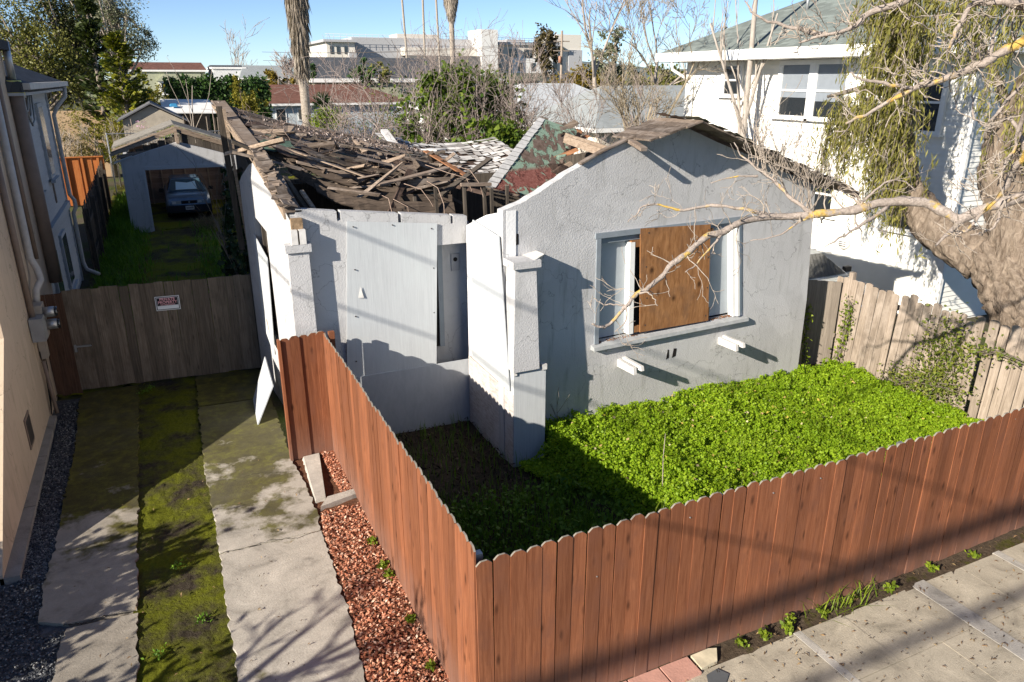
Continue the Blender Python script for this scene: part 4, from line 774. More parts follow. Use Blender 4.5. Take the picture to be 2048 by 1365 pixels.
bq = MB(); bq.hexa([TP(0.0, 0.06, -0.01), TP(1, 0.06, -0.01), TP(1.0, 0.72, -0.01), TP(0.0, 1.0, -0.01)], [TP(0.0, 0.06, 0.02), TP(1, 0.06, 0.02), TP(0.97, 0.70, 0.02), TP(0.0, 1.0, 0.02)]); ts = bq.build('tilted_roof', ROOFING, H)
for k in range(6):
    v0 = k/6+0.004; v1 = (k+1)/6-0.004; e1 = 1.0+g.uniform(-0.03, 0.06) - (0.12 if k == 4 else 0); bq = MB(); bq.hexa([TP(-0.02, v0, -0.05), TP(e1, v0, -0.05), TP(e1, v1, -0.05), TP(-0.02, v1, -0.05)], [TP(-0.02, v0, -0.015), TP(e1, v0, -0.015), TP(e1, v1, -0.015), TP(-0.02, v1, -0.015)]); bq.build('plank', RUSTWOOD if k > 3 else ROTWOOD, ts)
for k in range(17):
    u0, u1 = k/17, (k+1)/17-0.008; bq = MB(); o_ = 0.03+0.015*g.random(); bq.hexa([TP(u0, -0.06+0.02*g.random(), o_-0.05), TP(u1, -0.06, o_-0.05), TP(u1, 0.09+0.03*g.random(), o_-0.05), TP(u0, 0.09, o_-0.05)], [TP(u0, -0.06, o_), TP(u1, -0.05, o_), TP(u1, 0.08+0.03*g.random(), o_), TP(u0, 0.09, o_)]); bq.build('white_shingle', m_plain('white_shingle_mat', (0.60, 0.585, 0.56), 0.9, 0, 0.15, 12) if k == 0 else MATS['white_shingle_mat'], ts)
for k in range(7):   # peeling flaps at the lower right
    u, v = g.uniform(0.05, 0.9), g.uniform(0.72, 0.98); p = TP(u, v, 0.06); m = 7; bq = MB(); bq.v = [tuple(p+tn*0.05)] + [tuple(p+unit(tu)*math.cos(t)*g.uniform(.08,.2)+unit(tv)*math.sin(t)*g.uniform(.08,.2)+tn*g.normal()*0.03) for t in np.linspace(0, 6.28, m, endpoint=False)]; bq.f = [(0, i+1, (i+1) % m+1) for i in range(m)]; bq.mi = [0]*m; bq.build('roofing_flap', TARPAPER if k % 2 else ROOFING, ts)
for k in range(9):   # splintered ends of the slab
    u, v = g.uniform(0.35, 1.05), g.uniform(0.62, 1.0); p = TP(u, v, 0.0); d = unit(tu)*g.uniform(0.15, 0.4)+unit(tv)*g.uniform(0.05, 0.35)+tn*g.normal()*0.08; bq = MB(); bq.beam(tuple(p-d*0.5), tuple(p+d), g.uniform(0.04, 0.12), 0.02, tuple(tn)); bq.v = [tuple(np.array(x)+g.normal(size=3)*0.015) for x in bq.v]; bq.build('splinter', [RUSTWOOD, ROTLIGHT, TARPAPER][k % 3], ts)
# exposed rafters and ceiling joist right of it
for a, c, w_, h_, m_ in (((4.55, 6.95, 4.32), (5.55, 6.3, 3.92), 0.06, 0.12, ROTLIGHT), ((4.72, 7.25, 4.34), (5.85, 6.6, 3.95), 0.06, 0.12, ROTLIGHT), ((4.25, 6.6, 3.62), (4.95, 6.0, 3.55), 0.07, 0.09, ROTLIGHT), ((4.6, 6.9, 3.70), (5.8, 6.3, 3.78), 0.05, 0.12, DARKWOOD), ((3.9, 6.2, 3.30), (5.6, 5.7, 3.4), 0.05, 0.12, DARKWOOD)):
    bq = MB(); bq.beam(a, c, w_, h_); bq.build('rafter', m_, H)
bq = MB(); bq.prism([(4.1, 7.6, 2.7), (6.2, 6.9, 2.7), (6.2, 6.9, 4.1), (5.2, 7.2, 4.05), (4.3, 7.5, 3.9)], (0.05, 0.1, 0)); bq.build('attic_wall', DARKWOOD, H)
# front roof of the gable: right slope boards with overhang, left fragment
zr = lambda u: 4.73-(u-2.93)*0.345
k = 0; u = 2.93
while u < 6.5:
    u1 = u+0.145; o1 = 0.44+g.normal()*0.012+(0.05 if u > 6.2 else 0); bk = -0.35-0.1*g.random()-max(0, u-3.4)*1.1; bq = MB(); bq.hexa([G(u, zr(u)-0.012, o1), G(u1-0.004, zr(u1)-0.012, o1), G(u1-0.004, zr(u1)-0.012, bk), G(u, zr(u)-0.012, bk)], [G(u, zr(u)+0.012, o1), G(u1-0.004, zr(u1)+0.012, o1), G(u1-0.004, zr(u1)+0.012, bk), G(u, zr(u)+0.012, bk)])
    if k == 0: wr = bq.build('wing_roof', ROTWOOD, H)
    else: bq.build('roof_board', ROTWOOD, wr)
    u = u1; k += 1
shingle_patch('shingles', lambda u, v: np.array(G(2.9+3.65*u, zr(2.9+3.65*u)+0.02, 0.38-3.7*v)), np.linspace(0, 1, 24), np.linspace(0, 1, 24), SHING, wr, lambda u, v: 0.38-3.7*v > -0.3-max(0, 3.65*u-0.5)*1.1, g, 0.2, 0.2, 0.02)
zl = lambda u: 4.73-(2.93-u)*0.27
for k in range(6):
    u1 = 2.93-0.145*k; u0 = u1-0.141; o1 = 0.50-0.012*k+g.normal()*0.01; bk = -0.45-0.1*g.random(); bq = MB(); bq.hexa([G(u0, zl(u0)-0.012, o1), G(u1, zl(u1)-0.012, o1), G(u1, zl(u1)-0.012, bk), G(u0, zl(u0)-0.012, bk)], [G(u0, zl(u0)+0.012, o1), G(u1, zl(u1)+0.012, o1), G(u1, zl(u1)+0.012, bk), G(u0, zl(u0)+0.012, bk)]); bq.build('roof_board', ROTWOOD, wr)
bq = MB(); bq.beam(G(2.04, 4.50, -0.1), G(1.98, 4.38, 0.40), 0.10, 0.05); bq.build('lookout', ROTWOOD, wr)
bq = MB(); bq.strip([G(u, z+0.035, 0.0) for u, z in ((1.2, 4.16), (1.55, 4.31), (2.0, 4.46), (2.1, 4.49))], [Vector(G(0,0,0.05))-Vector(G(0,0,0))]*4, [(0, 0, 0.012)]*4); bq.build('edge_strip', ROTWOOD, wr)
bq = MB(); bq.beam(G(6.1, 3.62, 0.42), G(6.62, 3.42, 0.42), 0.03, 0.10); bq.build('barge_stub', ROTWOOD, wr)
# broken boards standing at the rear left corner under the rake
for a, c, w_, m_ in (((-0.70, 9.75, 4.84), (-0.60, 9.85, 2.3), 0.10, DARKWOOD), ((-0.63, 9.7, 4.80), (-0.50, 9.75, 2.5), 0.05, ROTLIGHT), ((-0.75, 10.1, 3.55), (-0.42, 10.0, 3.75), 0.07, DARKWOOD)):
    bq = MB(); bq.beam(a, c, w_, 0.04, (0, 1, 0)); bq.build('broken_board', m_, H)
# dead vines over the porch edge
br = []
for p0, pts in (((2.05, 6.9, 3.75), [(2.12, 6.6, 3.68), (2.14, 6.4, 3.45), (2.13, 6.35, 3.2)]), ((2.6, 7.2, 3.95), [(2.75, 6.8, 3.90), (2.83, 6.6, 3.70), (2.85, 6.5, 3.50)]), ((1.25, 7.0, 3.6), [(1.35, 6.7, 3.55), (1.36, 6.55, 3.3), (1.30, 6.5, 3.15)]), ((1.7, 7.0, 3.72), [(1.88, 6.7, 3.66), (1.95, 6.5, 3.50), (1.98, 6.45, 3.42)]), ((1.45, 6.8, 3.52), [(1.62, 6.6, 3.42), (1.60, 6.5, 3.25), (1.45, 6.5, 3.18)]), ((2.2, 7.4, 3.95), [(2.45, 7.0, 3.85), (2.68, 6.8, 3.78), (2.75, 6.7, 3.55)])):
    br.append(([np.array(p0)]+[np.array(x) for x in pts], [0.008, 0.007, 0.006, 0.005]))
link('dead_vine', tubes_mesh('dead_vine', br, m_bark('vine_bark', (0.30, 0.20, 0.15), (0.55, 0.42, 0.33))), H)
# roots and offcuts piled behind the gate
pile = thing('wood_pile', 'pile of grey dead branches against the house behind the gate', 'branches', (-0.75, 10.4, 0)); g = np.random.default_rng(8)
PB = m_bark('dead_grey_bark', (0.10, 0.09, 0.085), (0.30, 0.28, 0.26))
for k in range(13):
    a = np.array([-0.78+g.normal()*0.10, 10.3+g.normal()*0.25, 0.05+0.11*k*0.8]); d = np.array([g.normal()*0.18, g.normal()*0.25, g.uniform(-0.15, 0.3)]); MB().tube([a-d, a+g.normal(size=3)*0.03, a+d], [0.05, 0.055, 0.035], 7).build('branch', PB, pile, True)
# ================================================================= neighbours
BEIGE = m_stucco('beige_stucco', (0.60, 0.475, 0.35), 40, 0.25, 0.008)
SIDING = m_wood('pale_grey_siding', (0.40, 0.41, 0.42), (0.50, 0.51, 0.515), (14, 0.6, 14), 0, 0.06, 0.75, bump=0.2)
GREYROOF = m_roof('dark_asphalt_shingles', (0.085, 0.09, 0.10)); GREENROOF = m_roof('grey_green_shingles', (0.19, 0.215, 0.20)); REDROOF = m_roof('red_brown_shingles', (0.17, 0.085, 0.065)); WHITEROOF = m_roof('pale_shingles', (0.50, 0.52, 0.53), 4, 0.08); MIDROOF = m_roof('mid_grey_shingles', (0.30, 0.32, 0.32), 4, 0.1)
TANPIPE = m_plain('brown_pipe', (0.24, 0.18, 0.14), 0.6, 0, 0.1); WHITEPIPE = m_plain('white_conduit', (0.52, 0.49, 0.45), 0.6, 0, 0.12); GREYBOX = m_plain('meter_grey', (0.36, 0.36, 0.35), 0.55, 0.2, 0.1); TANBOX = m_plain('tan_box', (0.42, 0.36, 0.29), 0.6)
# --- beige stucco building
BG = thing('beige_building', 'tall beige stucco building along the left of the driveway', 'building', (-7, 9, 0))
b = MB(); b.span((-12, 6.9, -0.1), (-4.0, 11.9, 5.75)); b.build('wall', BEIGE, BG)
b = MB(); b.prism([(-4.0, 4.12, -0.1), (-4.0, 6.9, -0.1), (-4.0, 6.9, 2.0), (-4.0, 4.12, 0.10)], (-0.18, 0, 0)); b.build('stair_wall', BEIGE, BG)
for k in range(9): b = MB(); b.span((-5.6, 4.25+0.29*k, -0.1), (-4.18, 4.54+0.29*k, 0.14+0.19*k)); b.build('step', m_concrete('step_concrete', (0.42, 0.38, 0.33), 0, 1.0) if k == 0 else MATS['step_concrete'], BG)
b = MB(); b.span((-12.4, 6.7, 5.75), (-3.85, 11.95, 5.9)); b.build('roof', GREYROOF, BG)
b = MB(); b.span((-4.0, 6.85, 0.34), (-3.985, 7.25, 0.80)); vg = b.build('crawl_vent', TANPIPE, BG)
b = MB(); b.span((-3.985, 6.90, 0.39), (-3.98, 7.20, 0.75)); b.build('mesh', DARKMETAL, vg)
b = MB(); b.tube([(-3.90, 11.75, 5.0), (-3.90, 11.75, 1.6)], 0.115, 14); b.build('brown_pipe', TANPIPE, BG, True)
b = MB(); b.tube([(-3.90, 11.75, 5.02), (-3.90, 11.75, 5.26)], [0.15, 0.125], 14); b.build('yellow_sleeve', m_plain('yellow_sleeve_mat', (0.72, 0.68, 0.22), 0.5), BG, True)
b = MB(); b.tube([(-3.90, 11.75, 5.27), (-3.90, 11.75, 5.9)], 0.06, 10); b.build('mast', STEEL, BG, True)
b = MB(); b.tube([(-3.93, 9.9, 5.7), (-3.93, 9.75, 2.5), (-3.86, 9.70, 2.30), (-3.83, 9.62, 2.14), (-3.90, 9.45, 2.02), (-3.93, 9.40, 1.8)], 0.055, 10); b.build('white_conduit', WHITEPIPE, BG, True)
b = MB(); b.tube([(-3.95, 8.9, 4.5), (-3.95, 8.9, 1.5)], 0.045, 10); b.build('tan_conduit', TANPIPE, BG, True)
b = MB(); b.tube([(-3.96, 10.6, 5.6), (-3.96, 10.6, 2.3)], 0.035, 8); b.build('tan_conduit', TANPIPE, BG, True)
b = MB(); b.tube([(-3.94, 8.92, 0.95), (-3.92, 8.9, 0.5), (-3.9, 8.85, 0.05)], 0.03, 8); b.build('tan_conduit', TANPIPE, BG, True)
br = []
for k in range(4): br.append(([np.array([-3.97, 9.0+0.12*k, 1.1]), np.array([-3.95, 8.92+0.10*k, 0.7]), np.array([-3.96, 8.85+0.04*k, 0.3]), np.array([-3.97, 8.8, 0.06])], [0.008]*4))
link('cables', tubes_mesh('cables', br, BLACK), BG)
me_ = thing('electric_meter', 'grey electric meter boxes with round dials on the beige wall', 'meter', (-3.9, 9.1, 1.6))
b = MB(); b.span((-3.985, 9.02, 1.30), (-3.82, 9.32, 1.85)); b.build('main_box', TANBOX, me_); b = MB(); b.span((-3.985, 8.70, 1.35), (-3.80, 9.0, 1.72)); b.build('side_box', GREYBOX, me_); b = MB(); b.span((-3.985, 9.05, 0.95), (-3.88, 9.25, 1.29)); b.build('lower_box', TANBOX, me_)
for y, z in ((9.10, 1.72), (9.14, 1.50)): b = MB(); b.tube([(-3.82, y, z), (-3.66, y, z)], 0.085, 14); d_ = b.build('dial', STEEL, me_, True); b = MB(); b.tube([(-3.66, y, z), (-3.62, y, z)], 0.075, 14); b.build('dial_glass', GLASS, d_, True)
# --- grey siding house behind it
SH = thing('siding_house', 'two-storey pale grey clapboard house with white gutter at left', 'house', (-7, 15.5, 0))
b = MB(); b.span((-11, 12.0, -0.1), (-4.19, 18.6, 5.15)); w_ = b.build('wall', SIDING, SH)
for k in range(26):
    z = 0.05+0.2*k
    if 2.0 < z < 2.2: continue
    b = MB(); b.hexa([(-4.19, 11.95, z), (-4.155, 11.95, z), (-4.155, 18.62, z), (-4.19, 18.62, z)], [(-4.19, 11.95, z+0.195), (-4.172, 11.95, z+0.195), (-4.172, 18.62, z+0.195), (-4.19, 18.62, z+0.195)]); b.build('clapboard', SIDING, w_)
b = MB(); b.span((-4.19, 11.9, 2.04), (-4.09, 18.68, 2.2)); b.build('belt_course', SIDING, w_)
b = MB(); b.span((-4.19, 18.56, 0), (-4.13, 18.66, 5.15)); b.build('corner_board', SIDING, w_)
SGLASS = m_glass('dim_glass', (0.10, 0.115, 0.125), 0.15)
for y0, y1, z0, z1 in ((13.3, 14.2, 3.05, 4.75), (16.1, 17.0, 3.05, 4.75), (15.6, 16.6, 0.5, 1.8), (13.5, 14.4, 0.5, 1.8)):
    b = MB(); b.span((-4.17, y0, z0), (-4.10, y1, z1)); q = b.build('window', SIDING, w_); b = MB(); b.span((-4.10, y0+0.08, z0+0.08), (-4.095, y1-0.08, z1-0.08)); b.build('pane', SGLASS, q); b = MB(); b.span((-4.13, y0-0.08, z0-0.08), (-4.03, y1+0.08, z0-0.01)); b.build('sill', SIDING, q)
for y, z in ((14.9, 4.4), (16.4, 2.45)): 
    for d in (0, 0.14): b = MB(); b.span((-4.16, y+d, z), (-4.14, y+d+0.05, z+0.5)); b.build('vent_slot', TANPIPE, w_)
RP = [(-3.75, 11.6, 5.22), (-3.75, 19.05, 5.22), (-7.6, 15.9, 6.9), (-7.6, 14.6, 6.9), (-11.4, 19.05, 5.22), (-11.4, 11.6, 5.22)]
b = MB(); b.add([*RP, *[(x, y, z-0.16) for x, y, z in RP]], [(0, 1, 2, 3), (1, 4, 2), (4, 5, 3, 2), (5, 0, 3), (6, 7, 1, 0), (7, 10, 4, 1), (10, 11, 5, 4), (11, 6, 0, 5), (6, 11, 10, 7)]); b.uv = uv_planar((0.3, 1, 0), (-0.9, 0.1, 0.4)); b.build('roof', GREYROOF, SH)
b = MB(); b.strip([(-3.70, 11.6, 5.16), (-3.70, 19.1, 5.16)], [(0.06, 0, 0)]*2, [(0, 0, 0.055)]*2); b.strip([(-3.70, 19.1, 5.16), (-8, 19.1, 5.16)], [(0, 0.06, 0)]*2, [(0, 0, 0.055)]*2); b.build('gutter', WHITEPIPE, SH)
b = MB(); b.span((-4.15, 11.6, 5.0), (-3.76, 19.0, 5.05)); b.build('soffit', SIDING, SH)
b = MB(); b.tube([(-3.72, 18.85, 5.1), (-3.74, 18.85, 4.85), (-3.95, 18.7, 4.6), (-4.06, 18.66, 4.4), (-4.06, 18.66, 2.35), (-3.98, 18.66, 2.2), (-3.98, 18.66, 2.0), (-4.06, 18.66, 1.85), (-4.06, 18.66, 0.5), (-4.0, 18.6, 0.3), (-3.7, 18.3, 0.2)], 0.05, 8); b.build('downspout', WHITEPIPE, SH, True)
br = []
for k in range(3):
    s_ = [np.array([-3.88, 11.7, 5.1+0.05*k])] + [np.array([-3.9+0.04*k, 12.2+0.8*t, 4.85-0.45*math.sin(t*3.1)*(0.5+0.3*k)]) for t in (0.3, 0.8, 1.3, 1.8)] + [np.array([-4.0, 14.3, 5.0])]; br.append((s_, [0.018]*6))
link('drop_wires', tubes_mesh('drop_wires', br, GREYBOX), SH)
b = MB(); b.span((-13, 18.7, -0.1), (-6.5, 25.2, 5.2)); b.build('shading_wing', SIDING, SH); b = MB(); b.span((-13.3, 18.7, 5.2), (-6.2, 25.6, 5.45)); b.build('rear_roof', GREYROOF, SH)  # added unseen wing and its roof, built to shade the garage front
# --- garage in the back yard
GR = thing('stucco_garage', 'grey stucco garage with open door and missing front roof', 'garage', (-1, 28, 0))
gpoly = [(-3.0, -0.1), (-2.98, 2.55), (-2.0, 2.86), (-1.06, 3.13), (0.0, 2.82), (0.95, 2.52), (0.97, -0.1), (0.40, -0.1), (0.40, 2.20), (-2.26, 2.27), (-2.30, -0.1)]
b = MB(); b.prism([(x, 25.5, z) for x, z in gpoly], (0, 0.16, 0)); gw = b.build('front_wall', STUCCO, GR)
b = MB(); b.span((-2.26, 25.46, 2.19), (0.42, 25.497, 2.31)); b.build('door_header', SIDING, gw); b = MB(); b.span((-2.33, 25.47, 0), (-2.26, 25.66, 2.19)); b.build('door_jamb', SIDING, gw)
b = MB(); b.span((-1.1, 25.35, 3.08), (-1.0, 25.7, 3.30)); b.build('ridge_stub', ROTLIGHT, gw)
b = MB(); b.prism([(-3.2, 25.45, 2.45), (-2.6, 25.45, 2.66), (-2.6, 25.45, 2.72), (-3.2, 25.45, 2.52)], (0, 0.06, 0)); b.build('fascia_stub', SIDING, gw)
for x0, x1 in ((-3.0, -2.88), (0.84, 0.96)): b = MB(); b.span((x0, 25.66, -0.1), (x1, 32.5, 2.5)); b.build('side_wall', STUCCO, GR)
for k in range(14): b = MB(); b.span((-2.87, 32.36, 0.02+0.18*k), (0.83, 32.385+0.004*(k % 2), 0.203+0.18*k)); b.build('back_board', m_wood('garage_boards', (0.22, 0.15, 0.115), (0.38, 0.27, 0.215), (0.6, 12, 12), 0.2, 0.2, 0.9) if k == 0 else MATS['garage_boards'], GR)
for k in range(8): b = MB(); x = -2.7+0.48*k; b.span((x, 32.26, 0), (x+0.05, 32.355, 2.5)); b.build('stud', m_wood('stud_wood', (0.30, 0.22, 0.16), (0.48, 0.37, 0.28), (12, 12, 0.6), 0, 0.15, 0.9) if k == 0 else MATS['stud_wood'], GR)
for a, c in (((-1.6, 32.22, 2.5), (-0.9, 32.22, 1.9)), ((-0.2, 32.22, 2.5), (-0.8, 32.22, 1.9))): b = MB(); b.beam(a, c, 0.05, 0.07); b.build('brace', MATS['stud_wood'], GR)
for sgn in (-1, 1):
    xe = -1.03+sgn*2.35; b = MB(); b.hexa([(-1.03, 29.4, 3.50), (xe, 29.4, 2.66), (xe, 32.8, 2.66), (-1.03, 32.8, 3.50)], [(-1.03, 29.4, 3.56), (xe, 29.4, 2.72), (xe, 32.8, 2.72), (-1.03, 32.8, 3.56)]); b.build('roof_slope', m_plain('mossy_roof', (0.24, 0.22, 0.19), 0.95, 0, 0.35, 6, 0.1, 0.7), GR) if sgn < 0 else b.build('roof_slope', MATS['mossy_roof'], GR)  # roof cut back so that sky light reaches the car
for k in range(16):
    x = -3.0+0.26*k; zt = 3.5-abs(x+0.9)*0.357; b = MB(); b.hexa([(x, 26.5, 2.5), (x+0.25, 26.5, 2.5), (x+0.25, 26.53, 2.5), (x, 26.53, 2.5)], [(x, 26.5, zt-0.08), (x+0.25, 26.5, zt-0.08), (x+0.25, 26.53, zt-0.08), (x, 26.53, zt-0.08)]); b.build('gable_board', DARKWOOD, GR)
for k in range(4): b = MB(); y = 25.75; b.beam((-3.1, 25.8+0.16*k, 2.60+0.02*k), (-1.9+0.1*k, 25.8+0.16*k, 2.72+0.05*k), 0.10, 0.03); b.build('roof_plank', ROTLIGHT if k % 2 else ROTWOOD, GR)
b = MB(); b.beam((-1.06, 26.38, 2.9), (-1.06, 26.38, 3.54), 0.10, 0.04, (0, 1, 0)); b.build('king_post', ROTLIGHT, GR)
b = MB(); b.span((-2.88, 25.7, -0.04), (0.84, 32.4, 0.0)); b.build('floor', MATS['yard_moss'], GR)
for sgn in (-1, 1):
    for y in (26.45, 27.4, 28.4): xe = -1.03+sgn*2.3; MB().beam((-1.03, y, 3.48), (xe, y, 2.66), 0.05, 0.09).build('rafter', ROTLIGHT, GR)
# --- car helper
def car(root, paint, W_=1.68, prof=None, sunshade=True):
    def put(b, name, mat, par=None, sm=False): o_ = bpy.data.objects.new(name, b.mesh(name, mat, sm)); col.objects.link(o_); o_.parent = par or root; return o_
    hw = W_/2
    secs = [(0.0, 0.40, 0.58, 0.80), (0.06, 0.26, 0.66, 0.92), (0.22, 0.20, 0.78, 0.98), (0.6, 0.18, 0.86, 1.0), (1.15, 0.18, 0.94, 1.0), (1.5, 0.18, 0.96, 1.0), (2.4, 0.18, 0.97, 1.0), (3.3, 0.18, 0.97, 1.0), (3.9, 0.20, 0.96, 0.98), (4.15, 0.25, 0.92, 0.94), (4.22, 0.35, 0.80, 0.86)]
    b = MB(); n = 14
    for y, z0, z1, k in secs:
        h = hw*k; ring = [(-h*0.86, z0), (-h*0.97, z0+0.10), (-h, z0+(z1-z0)*0.55), (-h*0.97, z1-0.10), (-h*0.93, z1-0.03), (-h*0.82, z1+0.002), (-h*0.4, z1+0.022)]; ring = ring + [(-x, z) for x, z in ring[::-1]]; b.v += [(x, y, z) for x, z in ring]
    for i in range(len(secs)-1):
        for j in range(n): b.f.append((i*n+j, i*n+(j+1) % n, (i+1)*n+(j+1) % n, (i+1)*n+j)); b.mi.append(0)
    b.f += [tuple(range(n))[::-1], tuple(range((len(secs)-1)*n, len(secs)*n))]; b.mi += [0, 0]; body = put(b, 'body', paint, sm=True)
    # cabin: pillars and roof
    b = MB(); z0, zr = 0.955, 1.375; lo = [(-hw*0.86, 1.05), (hw*0.86, 1.05), (hw*0.86, 3.75), (-hw*0.86, 3.75)]; hi = [(-hw*0.66, 1.80), (hw*0.66, 1.80), (hw*0.66, 3.15), (-hw*0.66, 3.15)]
    b.hexa([(x, y, z0) for x, y in lo], [(x, y, zr-0.02) for x, y in hi]); cab = put(b, 'cabin', paint)
    b = MB(); b.hexa([(-hw*0.68, 1.77, zr-0.03), (hw*0.68, 1.77, zr-0.03), (hw*0.68, 3.2, zr-0.03), (-hw*0.68, 3.2, zr-0.03)], [(-hw*0.56, 1.93, zr+0.03), (hw*0.56, 1.93, zr+0.03), (hw*0.56, 3.05, zr+0.03), (-hw*0.56, 3.05, zr+0.03)]); put(b, 'roof_panel', paint, sm=False)
    def quad(p, nrm, name, mat, par, th=0.006): b = MB(); b.prism(p, Vector(nrm)*th); return put(b, name, mat, par)
    fr = lambda t, x: (x*hw*(0.80-0.19*t), 1.05+0.75*t-0.012, z0+(zr-z0)*t+0.008)
    ws = quad([fr(0.06, -1), fr(0.06, 1), fr(0.92, 1), fr(0.92, -1)], (0, -0.5, 0.85), 'windscreen', GLASS if not sunshade else m_glass('tinted_windscreen', (0.05, 0.10, 0.13), 0.06), cab)
    if sunshade: quad([Vector(fr(0.10, -0.62))+Vector((0, -0.008, 0.012)), Vector(fr(0.10, 0.62))+Vector((0, -0.008, 0.012)), Vector(fr(0.74, 0.66))+Vector((0, -0.008, 0.012)), Vector(fr(0.62, 0.1))+Vector((0, -0.008, 0.012)), Vector(fr(0.74, -0.66))+Vector((0, -0.008, 0.012))], (0, -0.5, 0.85), 'sunshade', m_plain('sunshade_blue', (0.50, 0.72, 0.82), 0.35, 0, 0.06), cab, 0.002)
    for s in (-1, 1):
        sp = lambda y, t: (s*hw*(0.862-0.20*t)+s*0.006, y+(0.75*t if y < 2 else -0.6*t), z0+(zr-z0)*t)
        quad([sp(1.25, 0.08), sp(2.15, 0.08) if True else 0, (s*hw*0.69+s*0.006, 2.15, z0+(zr-z0)*0.88), sp(1.25, 0.88)], (s, 0, 0.3), 'side_window', GLASS, cab)
        quad([(s*hw*0.848+s*0.006, 2.25, z0+0.034), sp(3.55, 0.08), sp(3.55, 0.88), (s*hw*0.69+s*0.006, 2.25, z0+(zr-z0)*0.88)], (s, 0, 0.3), 'side_window', GLASS, cab)
        b = MB(); b.span((s*hw*0.56-0.17, -0.012, 0.60), (s*hw*0.56+0.17, 0.10, 0.72)); h_ = put(b, 'headlight', m_glass('headlight_glass', (0.42, 0.45, 0.47), 0.12), body); b = MB(); b.span((s*hw*0.56-0.15, -0.016, 0.62), (s*hw*0.56-0.01, -0.013, 0.70)); put(b, 'lens', WHITEPAINT, h_)
        b = MB(); b.span((s*(hw+0.09)-0.09, 1.25, 0.96), (s*(hw+0.09)+0.09, 1.36, 1.08)); put(b, 'mirror', BLACK, body)
        for y in (0.80, 3.40):
            b = MB(); b.tube([(s*(hw-0.19), y, 0.30), (s*(hw+0.005), y, 0.30)], 0.30, 20); t_ = put(b, 'wheel', BLACK, sm=True); b = MB(); b.tube([(s*(hw+0.004), y, 0.30), (s*(hw+0.014), y, 0.30)], [0.19, 0.17], 16); put(b, 'rim', STEEL, t_)
        b = MB(); b.span((s*hw*0.62-0.16, 4.20, 0.66), (s*hw*0.62+0.16, 4.23, 0.82)); put(b, 'tail_light', m_plain('tail_red', (0.35, 0.02, 0.02), 0.3) if 'tail_red' not in MATS else MATS['tail_red'], body)
    b = MB(); b.span((-hw*0.34, -0.010, 0.60), (hw*0.34, 0.10, 0.71)); gl = put(b, 'grille', BLACK, body); b = MB(); b.tube([(0, -0.012, 0.66), (0, -0.018, 0.66)], 0.035, 12); put(b, 'badge', STEEL, gl)
    b = MB(); b.hexa([(-hw*0.96, -0.07, 0.30), (hw*0.96, -0.07, 0.30), (hw*0.99, 0.35, 0.26), (-hw*0.99, 0.35, 0.26)], [(-hw*0.93, -0.08, 0.55), (hw*0.93, -0.08, 0.55), (hw*0.985, 0.35, 0.57), (-hw*0.985, 0.35, 0.57)]); bp = put(b, 'bumper', m_plain('bumper_black', (0.025, 0.028, 0.034), 0.55) if 'bumper_black' not in MATS else MATS['bumper_black'], body)
    b = MB(); b.span((-0.16, -0.095, 0.37), (0.16, -0.082, 0.52)); pl_ = put(b, 'number_plate', m_plain('plate_white', (0.60, 0.62, 0.62), 0.4) if 'plate_white' not in MATS else MATS['plate_white'], bp)
    b = MB()
    for k in range(7): b.span((-0.125+0.036*k, -0.098, 0.41), (-0.103+0.036*k, -0.0955, 0.475))
    put(b, 'plate_marks', SIGNK, pl_)
def m_paint(name, c, rough=0.3):
    n = NB(name); a = n.ramp(n.noise(n.wcoord(), 3.0, 5), [(0.35, c), (0.7, scl(c, 1.7))]); n.b.inputs['Coat Weight'].default_value = 0.5; return n.fin(a, rough, 0.3, 0.5)
c1 = thing('parked_car', 'dusty dark blue sedan parked in the open garage', 'car', (-0.90, 27.65, 0)); car(c1, m_paint('dusty_blue_paint', (0.085, 0.145, 0.215)))
c2 = thing('white_car', 'white sedan parked behind the weathered fence beside the white house', 'car', (11.75, 6.35, 0)); car(c2, m_paint('white_car_paint', (0.62, 0.66, 0.62), 0.35), 1.72, None, False)
# --- white house at right
WH = thing('white_house', 'two-storey white clapboard house with grey-green roof, sunlit side', 'house', (17, 10.5, 0))
WX, WY0, WY1 = 13.7, 6.0, 15.5
def m_white(name):
    n = NB(name); return n.fin(n.ramp(n.noise(n.wcoord(), 1.4, 4), [(0.3, (0.76, 0.745, 0.69)), (0.7, (0.84, 0.825, 0.77))]), 0.7, 0, 0.2)
WSID = m_white('white_clapboard')
b = MB(); b.span((WX+0.03, WY0+0.03, -0.1), (21.5, WY1, 5.75)); ww = b.build('wall', WSID, WH)
sb_ = MB(); z = 0.0
while z < 5.7:
    sb_.hexa([(WX+0.03, WY0, z), (WX, WY0, z), (WX, WY1, z), (WX+0.03, WY1, z)], [(WX+0.03, WY0, z+0.118), (WX+0.022, WY0, z+0.118), (WX+0.022, WY1, z+0.118), (WX+0.03, WY1, z+0.118)])
    sb_.hexa([(WX, WY0, z), (21.5, WY0, z), (21.5, WY0+0.03, z), (WX, WY0+0.03, z)], [(WX, WY0+0.022, z+0.118), (21.5, WY0+0.022, z+0.118), (21.5, WY0+0.03, z+0.118), (WX, WY0+0.03, z+0.118)]); z += 0.12
sb_.build('clapboards', WSID, ww, kind='stuff')
for y in (WY0, WY1): b = MB(); b.span((WX-0.025, y-0.07, 0), (WX+0.06, y+0.07, 5.75)); b.build('corner_board', WHITEPAINT, ww)
